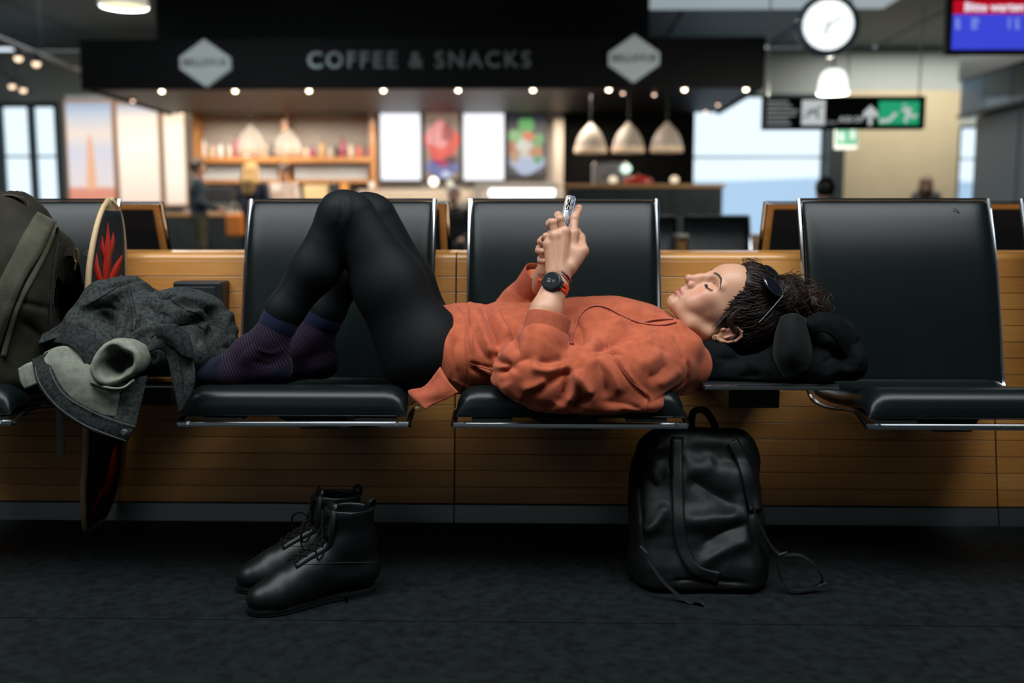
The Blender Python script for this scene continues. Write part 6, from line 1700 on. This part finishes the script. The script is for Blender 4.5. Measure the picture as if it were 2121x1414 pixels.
# ================================================================= black leather backpack on the floor
M_bag = mat('black_bag_leather', (.0030, .0040, .0043), .48, spec=.17, var=.3, vscale=10, bump=.18, bscale=300)
e = empty('leather_backpack', (.36, 2.17, 0), 'black leather backpack standing on the floor below the hoodie seat', 'backpack')
def bag():
    s = SDF((A3(1285, 1000, 2.1)[0], 2.02, -.004), (A3(1600, 1000, 2.2)[0], 2.42, .36), .0032)
    def sec(xl, xr, y, Y, hy):
        a, b = A3(xl, y, Y), A3(xr, y, Y); return a, b, hy
    prev = None
    for (xl, xr, py, Y, hy) in [(1356, 1530, 1210, 2.19, .095), (1352, 1535, 1150, 2.20, .095), (1352, 1530, 1070, 2.22, .085), (1356, 1520, 990, 2.25, .070), (1372, 1518, 935, 2.275, .042)]:
        a, b = A3(xl, py, Y), A3(xr, py, Y)
        s.cone(a, b, .055, .055, .02, sq=((0, 1, 0), hy / .055)); 
        if prev is not None: 
            s.cone((prev[0] + a) / 2, (prev[1] + b) / 2, .055, .055, .02, sq=((0, 1, 0), hy / .055))
        prev = (a, b)
    s.box(A3(1447, 945, 2.275), (rp(96, 2.275), .038, .045), .016, None, .03)
    s.cone(A3(1358, 914, 2.285), A3(1532, 914, 2.285), .014, .014, .02)
    s.below(.004, .012)
    V, Q = s.mesh(1)
    S = [([(1430, 1000), (1480, 1030), (1540, 1060)], 16, -10), ([(1420, 1090), (1480, 1080), (1550, 1075)], 16, 9), ([(1450, 1130), (1500, 1105), (1560, 1085)], 13, -9), ([(1440, 1170), (1500, 1140), (1560, 1120)], 14, 9),
         ([(1330, 1110), (1360, 1090), (1390, 1050)], 13, 8), ([(1340, 1000), (1370, 1020), (1385, 980)], 14, -7), ([(1345, 940), (1365, 970), (1380, 940)], 10, 6), ([(1420, 960), (1460, 985), (1500, 970)], 16, 7), ([(1332, 960), (1330, 1050), (1333, 1130)], 4, -5),
         ([(1575, 1010), (1560, 1080), (1570, 1150)], 9, -6), ([(1380, 1195), (1450, 1192), (1560, 1200)], 4, -5)]
    V = strokes(V, Q, S, 2.12, -.3); N = vnormals(V, Q); V = V + N * (wob(V, 32, 5) * .003 + wob(V, 75, 2) * .001)[:, None]
    V[:, 2] = np.maximum(V[:, 2], .0015); return V, Q
V, Q = bag(); bg_ = mk('bag_body', V, Q, M_bag, e); gb = bvh_of(V, Q)
strap_on(gb, [(1402, 908), (1402, 980), (1405, 1060), (1412, 1130), (1440, 1180), (1490, 1196)], 25, 40, M_bag, 'shoulder_strap', e, .006, .006, 2.15)
strap_on(gb, [(1516, 915), (1538, 960), (1552, 1010), (1560, 1060)], 24, 30, M_bag, 'shoulder_strap', e, .007, .006, 2.15)
m = MB(); m.tube([tuple(p) for p in crom(np.array([A3(1434, 908, 2.28), A3(1432, 870, 2.28), A3(1440, 850, 2.27), A3(1462, 852, 2.27), A3(1480, 880, 2.27), A3(1486, 912, 2.28)]), 30)], .009, 10, flat=.3, up=(0, 1, 0)); m.build('carry_handle', M_bag, e, smooth=True)
m = MB(); m.tube([tuple(A3(1352, 908, 2.265)), tuple(A3(1400, 904, 2.258)), tuple(A3(1450, 909, 2.255)), tuple(A3(1546, 906, 2.26))], .011, 10, flat=.7); m.build('rolled_top_edge', M_bag, e, smooth=True)
M_bwebb = mat('black_webbing', (.005, .0058, .0062), .7, spec=.12, var=.2)
m = MB(); m.tube([tuple(p) for p in crom(np.array([A3(1556, 1040, 2.13), A3(1580, 1100, 2.12), A3(1612, 1145, 2.12), A3(1660, 1150, 2.10), A3(1695, 1180, 2.10), A3(1700, 1208, 2.115), A3(1650, 1222, 2.10), A3(1622, 1205, 2.11), A3(1608, 1160, 2.12)]), 60)], .007, 8, flat=.3, up=(0, 0, 1))
m.V = [(v[0], v[1], max(v[2], .002)) for v in m.V]; m.build('lower_strap', M_bwebb, e, smooth=True)
m = MB(); m.tube([tuple(p) for p in crom(np.array([A3(1330, 1125, 2.10), A3(1345, 1160, 2.09), A3(1380, 1210, 2.06), A3(1425, 1245, 2.045), A3(1460, 1258, 2.03)]), 30)], .007, 8, flat=.3); m.V = [(v[0], v[1], max(v[2], .002)) for v in m.V]; m.build('lower_strap', M_bwebb, e, smooth=True)
for (x, y, Y) in ((1333, 1138, 2.085), (1458, 1257, 2.025), (1622, 1146, 2.11), (1703, 1210, 2.10)):
    c = A3(x, y, Y); c[2] = max(c[2], .004); d = np.array([.008, -.002, -.007]) if x < 1600 else np.array([.008, -.003, .005])
    MB().tube([tuple(c - d), tuple(c + d)], .0017, 6).build('metal_buckle', M_silver, e, smooth=True)
m = MB(); m.tube(smooth_pts(on_cloth(gb, [(1333, 950), (1331, 1020), (1330, 1080), (1334, 1130)], 30, .001)), .0016, 5); m.build('zip', M_bwebb, e, smooth=True)

# ================================================================= ankle boots
M_boot = mat('black_boot_leather', (.0036, .0047, .0050), .40, spec=.24, var=.35, vscale=14, bump=.12, bscale=300)
M_sole = mat('boot_sole', (.0060, .0078, .0082), .6, spec=.2, var=.3, vscale=40)
def make_boot():
    e = empty('ankle_boot', (0, 0, 0))
    def foot(z, grow): pass
    s = SDF((-.165, -.075, .0), (.165, .075, .215), .0028)
    s.chain([(-.105, 0, .05), (-.04, 0, .055), (.03, .003, .044), (.09, .008, .034), (.120, .006, .031)], [.036, .037, .040, .041, .030], .02, sq=((0, 0, 1), .85))
    s.chain([(-.095, 0, .06), (-.085, 0, .12), (-.080, 0, .185)], [.040, .038, .044], .02, sq=((1, 0, 0), 1.25))
    s.chain([(-.06, 0, .11), (.0, .0, .075), (.06, .004, .055)], [.036, .036, .034], .025)
    s.below(.013, .004)
    # top cut (slanted) and opening
    s.box((-.08, 0, .240), (.12, .1, .045), .001, Matrix.Rotation(R(-4), 3, 'Y'), .002, 'sub')
    s.cone((-.080, 0, .115), (-.080, 0, .25), .032, .040, .004, 'sub', sq=((1, 0, 0), 1.25))
    V, Q = s.mesh(1); V = V + vnormals(V, Q) * (wob(V, 60, 3) * .0012)[:, None]
    mk('upper', V, Q, M_boot, e, local=True)
    # sole
    out = [(-.138, 0), (-.13, .026), (-.10, .036), (-.05, .033), (0, .034), (.05, .045), (.09, .050), (.125, .042), (.150, .018), (.153, -.006), (.14, -.03), (.10, -.042), (.05, -.040), (0, -.033), (-.05, -.032), (-.10, -.036), (-.13, -.026)]
    O = crom(np.array(out) * np.array([.965, .93]), 60, closed=True)
    def slab(z0, z1, g, name, xr=None, mt=M_sole):
        pts = [(x * (1 + g) if xr is None else max(min(x, xr[1]), xr[0]), y * (1 + g * 2)) for x, y in O]
        MB().prism(pts, z0, z1, 'z').build(name, mt, e, local=True)
    slab(.010, .0165, .012, 'welt'); slab(.003, .010, .0, 'outsole'); slab(.0, .010, .0, 'heel', (-.138, -.055))
    tb = BVHTree.FromPolygons([tuple(v) for v in V], [tuple(q) for q in Q])
    def top(x, y, off=.001):
        h = tb.ray_cast(Vector((x + .0, y, .3)), Vector((0, 0, -1))); return (h[0] + h[1] * off) if h[0] else Vector((x, y, .1))
    # eyelet flaps (two leather facings) and tongue
    for q in (-1, 1):
        G = np.array([[list(top(x, q * w, .0016)) for w in (.012, .020, .028)] for x in np.linspace(-.040, .050, 12)])
        Vf, Ff = shell_vf(G, .003); mk('eyelet_facing', Vf, Ff, M_boot, e, local=True)
    mm = MB(); mm.add(*[lambda: None][0:0] or ([], []))
    G = np.array([[(-.034 + .012 * k - .010 * (i / 6), y, .135 + .075 * (i / 6)) for y in (-.024, 0, .024)] for i, k in enumerate(np.linspace(1, 0, 7))])
    Vf, Ff = shell_vf(G, .004); mk('tongue', Vf, Ff, M_boot, e, local=True)
    # laces
    L = MB(); M_lace = mat('black_lace', (.004, .004, .0045), .8, spec=.1, var=.3, vscale=300)
    xs = np.linspace(.042, -.03, 5)
    for i, x in enumerate(xs):
        a, b = top(x, -.020, .004), top(x, .020, .004); mid = (a + b) / 2 + Vector((-.003, 0, .004))
        MB().tube([tuple(a), tuple(mid), tuple(b)], .0022, 6).build('lace', M_lace, e, smooth=True, local=True)
        if i < 4:
            for q in (-1, 1):
                a, b = top(x, q * .018, .004), top(xs[i + 1], -q * .018, .005); MB().tube([tuple(a), tuple((a + b) / 2 + Vector((0, 0, .004))), tuple(b)], .0020, 6).build('lace', M_lace, e, smooth=True, local=True)
    for q in (-1, 1):
        P = [(-.028, q * .01, .125), (-.008, q * .03, .150), (.012, q * .045, .140), (.010, q * .05, .108), (-.010, q * .030, .112), (-.026, q * .008, .122)]
        MB().tube([tuple(p) for p in crom(np.array(P), 24)], .0021, 6).build('lace_bow', M_lace, e, smooth=True, local=True)
        P = [(-.028, q * .008, .124), (-.010, q * .028, .105), (-.002, q * .040, .080), (.010, q * .046, .062)]
        MB().tube([tuple(p) for p in crom(np.array(P), 16)], .0019, 6).build('lace_end', M_lace, e, smooth=True, local=True)
    # seams, heel loop
    P = [(-.128, 0, .180), (-.136, 0, .196), (-.133, 0, .207), (-.122, 0, .202), (-.120, 0, .180)]
    MB().tube([tuple(p) for p in crom(np.array(P), 16)], .014, 8, flat=.18, up=(1, 0, 0)).build('pull_loop', M_boot, e, smooth=True, local=True)
    for q in (-1, 1):
        pts = []
        for x in np.linspace(-.125, .04, 16):
            zz = .075 + .02 * math.sin((x + .12) * 10); h = tb.ray_cast(Vector((x, q * .2, zz)), Vector((0, -q, 0)))
            if h[0]: pts.append(tuple(h[0] + h[1] * .0006))
        if len(pts) > 3: MB().tube(smooth_pts(pts, 2), .0012, 5).build('welt_seam', M_sole, e, smooth=True, local=True)
    return e
bt = make_boot()
def aim(toe, heel): return math.atan2(toe.y - heel.y, toe.x - heel.x)
t1, h1 = atz(533, 1268, 0), atz(768, 1222, 0)
bt.location = ((t1.x + h1.x) / 2, (t1.y + h1.y) / 2, 0); bt.rotation_euler = (0, 0, aim(t1, h1)); tag(bt, 'black leather ankle boot nearest the camera, toe to the left', 'boot', 'pair of black ankle boots')
b2 = copy_tree(bt); off = atz(497, 1232, 0) - atz(533, 1268, 0)
b2.location = bt.location + Vector((off.x + .012, off.y + .02, 0)); b2.rotation_euler = (0, 0, aim(t1, h1) - R(6)); tag(b2, 'black leather ankle boot partly hidden behind the other boot, laces loose', 'boot', 'pair of black ankle boots')

# ================================================================= people in the background
def hpart(s): return s.mesh(1)
def bgperson(loc, rz, label, skin, top, legs, hair, h=1.72, longhair=False, arm=None, seated=False, extra=None):
    k = h / 1.72
    e = empty('person', loc, label, 'person', None, None, rz)
    T = lambda p: np.array(p) * k
    vs = .011
    zh = 1.60; zo = 0
    if seated: zo = -.42
    # skin
    s = SDF(T((-.45, -.45, .2)), T((.55, .45, 1.8)), vs)
    c = np.array((0, 0, zo))
    s.ell(T((.015, 0, 1.605) + c), T((.095, .075, .115)), None, 0); s.ell(T((.045, 0, 1.56) + c), T((.05, .05, .06)), None, .02); s.ell(T((.108, 0, 1.60) + c), T((.018, .014, .022)), None, .012)
    for q in (-1, 1): s.ell(T((.0, q * .076, 1.60) + c), T((.016, .012, .03)), None, .006)
    s.cone(T((0, 0, 1.52) + c), T((-.01, 0, 1.40) + c), .055 * k, .058 * k, .02)
    s.cone(T((-.01, 0, 1.42) + c), T((0, 0, 1.0) + c), .06 * k, .06 * k, .02)
    arms = arm or [((.0, .19, 1.38), (.02, .24, 1.10), (.26, .12, 1.02)), ((.0, -.19, 1.38), (.02, -.24, 1.10), (.26, -.12, 1.02))]
    for sh, el, wr in arms:
        wr = np.array(wr); el_ = np.array(el); d = (wr - el_) / np.linalg.norm(wr - el_)
        s.chain([T((0, 0, 1.36) + c), T(np.array(sh) + c), T(el_ + c), T(wr + c)], [.04 * k, .035 * k, .03 * k, .028 * k], .01)
        s.cone(T(wr - d * .06 + c), T(wr + d * .06 + c), .030 * k, .034 * k, .01)
        for f in (-.03, -.01, .01, .03): s.cone(T(wr + d * .07 + c + (0, f, 0)), T(wr + d * .13 + c + (0, f, -.03)), .011 * k, .009 * k, .006)
        s.cone(T(wr + d * .03 + c), T(wr + d * .07 + c + (.02, 0, .04)), .012 * k, .010 * k, .006)
    V, Q = s.mesh(1); b = mk('body', V, Q, mat('bg_skin_%s' % skin, {'light': (.60, .36, .26), 'tan': (.42, .22, .14), 'dark': (.16, .07, .045)}[skin], .5, var=.1), e, local=True)
    # top
    s = SDF(T((-.45, -.45, .3)), T((.45, .45, 1.6)), vs)
    s.chain([T((0, 0, .90) + c), T((0, 0, 1.10) + c), T((0, 0, 1.30) + c), T((-.01, 0, 1.40) + c)], [.125 * k, .118 * k, .125 * k, .08 * k], .04, sq=((0, 1, 0), 1.45))
    for sh, el, wr in arms:
        s.chain([T(np.array(sh) + c), T(np.array(el) + c), T(np.array(wr) * .85 + np.array(el) * .15 + c)], [.072 * k, .056 * k, .044 * k], .03)
    V, Q = s.mesh(1); V = V + vnormals(V, Q) * (wob(V, 18, 4) * .006)[:, None]; mk(top[0], V, Q, mat('bg_%s_%d' % (top[0], int(top[1][2] * 997)), top[1], .8, var=.2, vscale=8), e, local=True)
    # legs
    s = SDF(T((-.3, -.3, -.02)), T((.7, .3, 1.05)), vs)
    if not seated:
        for q in (-1, 1): s.chain([T((0, q * .09, .90)), T((.015, q * .10, .50)), T((-.01, q * .10, .08))], [.10 * k, .072 * k, .058 * k], .03)
        s.cone(T((0, -.06, .93)), T((0, .06, .93)), .11 * k, .11 * k, .03)
    else:
        for q in (-1, 1): s.chain([T((0, q * .09, .50)), T((.44, q * .11, .52)), T((.44, q * .11, .08))], [.10 * k, .075 * k, .055 * k], .03)
    V, Q = s.mesh(1); mk('trousers', V, Q, mat('bg_trousers_%d' % int(legs[1] * 9973), legs, .85, var=.25, vscale=10), e, local=True)
    for q in (-1, 1):
        x0 = .44 if seated else -.01
        s = SDF(T((x0 - .12, q * .1 - .08, -.01)), T((x0 + .26, q * .1 + .08, .14)), .008)
        s.chain([T((x0 - .03, q * .10, .045)), T((x0 + .14, q * .115, .035))], [.048 * k, .040 * k], .02); s.below(.002, .006); V, Q = s.mesh(1); mk('shoe', V, Q, M_blackmetal, e, local=True)
    # hair
    s = SDF(T((-.25, -.25, .7)), T((.25, .25, 1.85)), vs)
    s.ell(T((-.005, 0, 1.64) + c), T((.108, .090, .105)), None, 0); s.ell(T((.11, 0, 1.57) + c), T((.075, .11, .095)), None, .01, 'sub')
    if longhair:
        s.chain([T((-.05, 0, 1.62) + c), T((-.09, 0, 1.45) + c), T((-.11, 0, 1.30) + c)], [.095 * k, .10 * k, .06 * k], .03, sq=((0, 1, 0), 1.3))
        for q in (-1, 1): s.chain([T((.0, q * .075, 1.62) + c), T((.01, q * .10, 1.42) + c)], [.04 * k, .035 * k], .02)
    V, Q = s.mesh(1); V = V + vnormals(V, Q) * (wob(V, 60, 4) * .005)[:, None]; mk('hair', V, Q, mat('bg_hair_%d' % int(hair[0] * 9973), hair, .5, var=.35, vscale=30, stretch=(1, 1, .2)), e, local=True)
    return e
def ground(px, Y): return (at(px, 464, Y).x, Y, 0)
bgperson(ground(413, 14.3), R(20), 'person in dark navy jacket and olive trousers queuing at the left of the counter', 'tan', ('jacket', (.012, .026, .040)), (.075, .065, .035), (.03, .015, .010), 1.71)
e = bgperson(ground(525, 14.3), R(75), 'person with long blonde hair and navy coat at the counter', 'light', ('coat', (.014, .016, .035)), (.012, .013, .02), (.60, .36, .13), 1.66, True)
bgperson(ground(590, 15.9), R(-105), 'person in a white shirt serving behind the counter', 'tan', ('shirt', (.62, .54, .50)), (.02, .02, .022), (.012, .009, .008), 1.72)
# orange shopping bag hanging from the blonde person's arm
c = at(487, 462, 14.2); e = empty('shopping_bag', (c.x, 14.2, c.z - .2), 'bright orange shopping bag carried by the blonde person', 'bag')
V, Q = SDF((c.x - .2, 14.05, c.z - .25), (c.x + .2, 14.35, c.z + .2), .010).box((c.x, 14.2, c.z - .03), (.125, .05, .16), .03, None, 0).mesh()
mk('bag_body', V, Q, mat('orange_bag', (.75, .22, .03), .6, var=.15, vscale=12), e)
MB().tube([tuple(v) for v in crom(np.array([(c.x - .07, 14.2, c.z + .12), (c.x - .05, 14.2, c.z + .26), (c.x + .05, 14.2, c.z + .26), (c.x + .07, 14.2, c.z + .12)]), 12)], .010, 6).build('handle', mat('bag_handle', (.55, .50, .46), .6), e)
bgperson((at(940, 464, 13.3).x, 13.3, 0), R(-90), 'person in black clothes sitting far behind the gap between two front seats', 'light', ('jumper', (.008, .008, .010)), (.02, .018, .022), (.25, .22, .20), 1.70, False, None, True)
st_ = empty('stool', (at(940, 464, 13.3).x, 13.3, 0), 'black stool under the seated person in black', 'stool')
sx_ = at(940, 464, 13.3).x
MB().box(sx_ - .2, sx_ + .2, 13.15, 13.5, .33, .385, bev=.01).build('seat', M_leather, st_)
for dx in (-.17, .17):
    for dy in (13.18, 13.47): MB().tube([(sx_ + dx, dy, 0), (sx_ + dx, dy, .335)], .014, 8).build('leg', M_blackmetal, st_)
bgperson((at(1703, 464, 8.3).x, 8.26, .03), R(95), 'person with short black hair seated far right, seen from behind', 'light', ('pullover', (.02, .022, .025)), (.02, .02, .025), (.008, .007, .007), 1.50, False, None, True)
bgperson(ground(1915, 18.6), R(60), 'person with long brown hair and grey top standing by the beige wall', 'light', ('top', (.10, .10, .105)), (.02, .02, .03), (.10, .045, .022), 1.66, True)
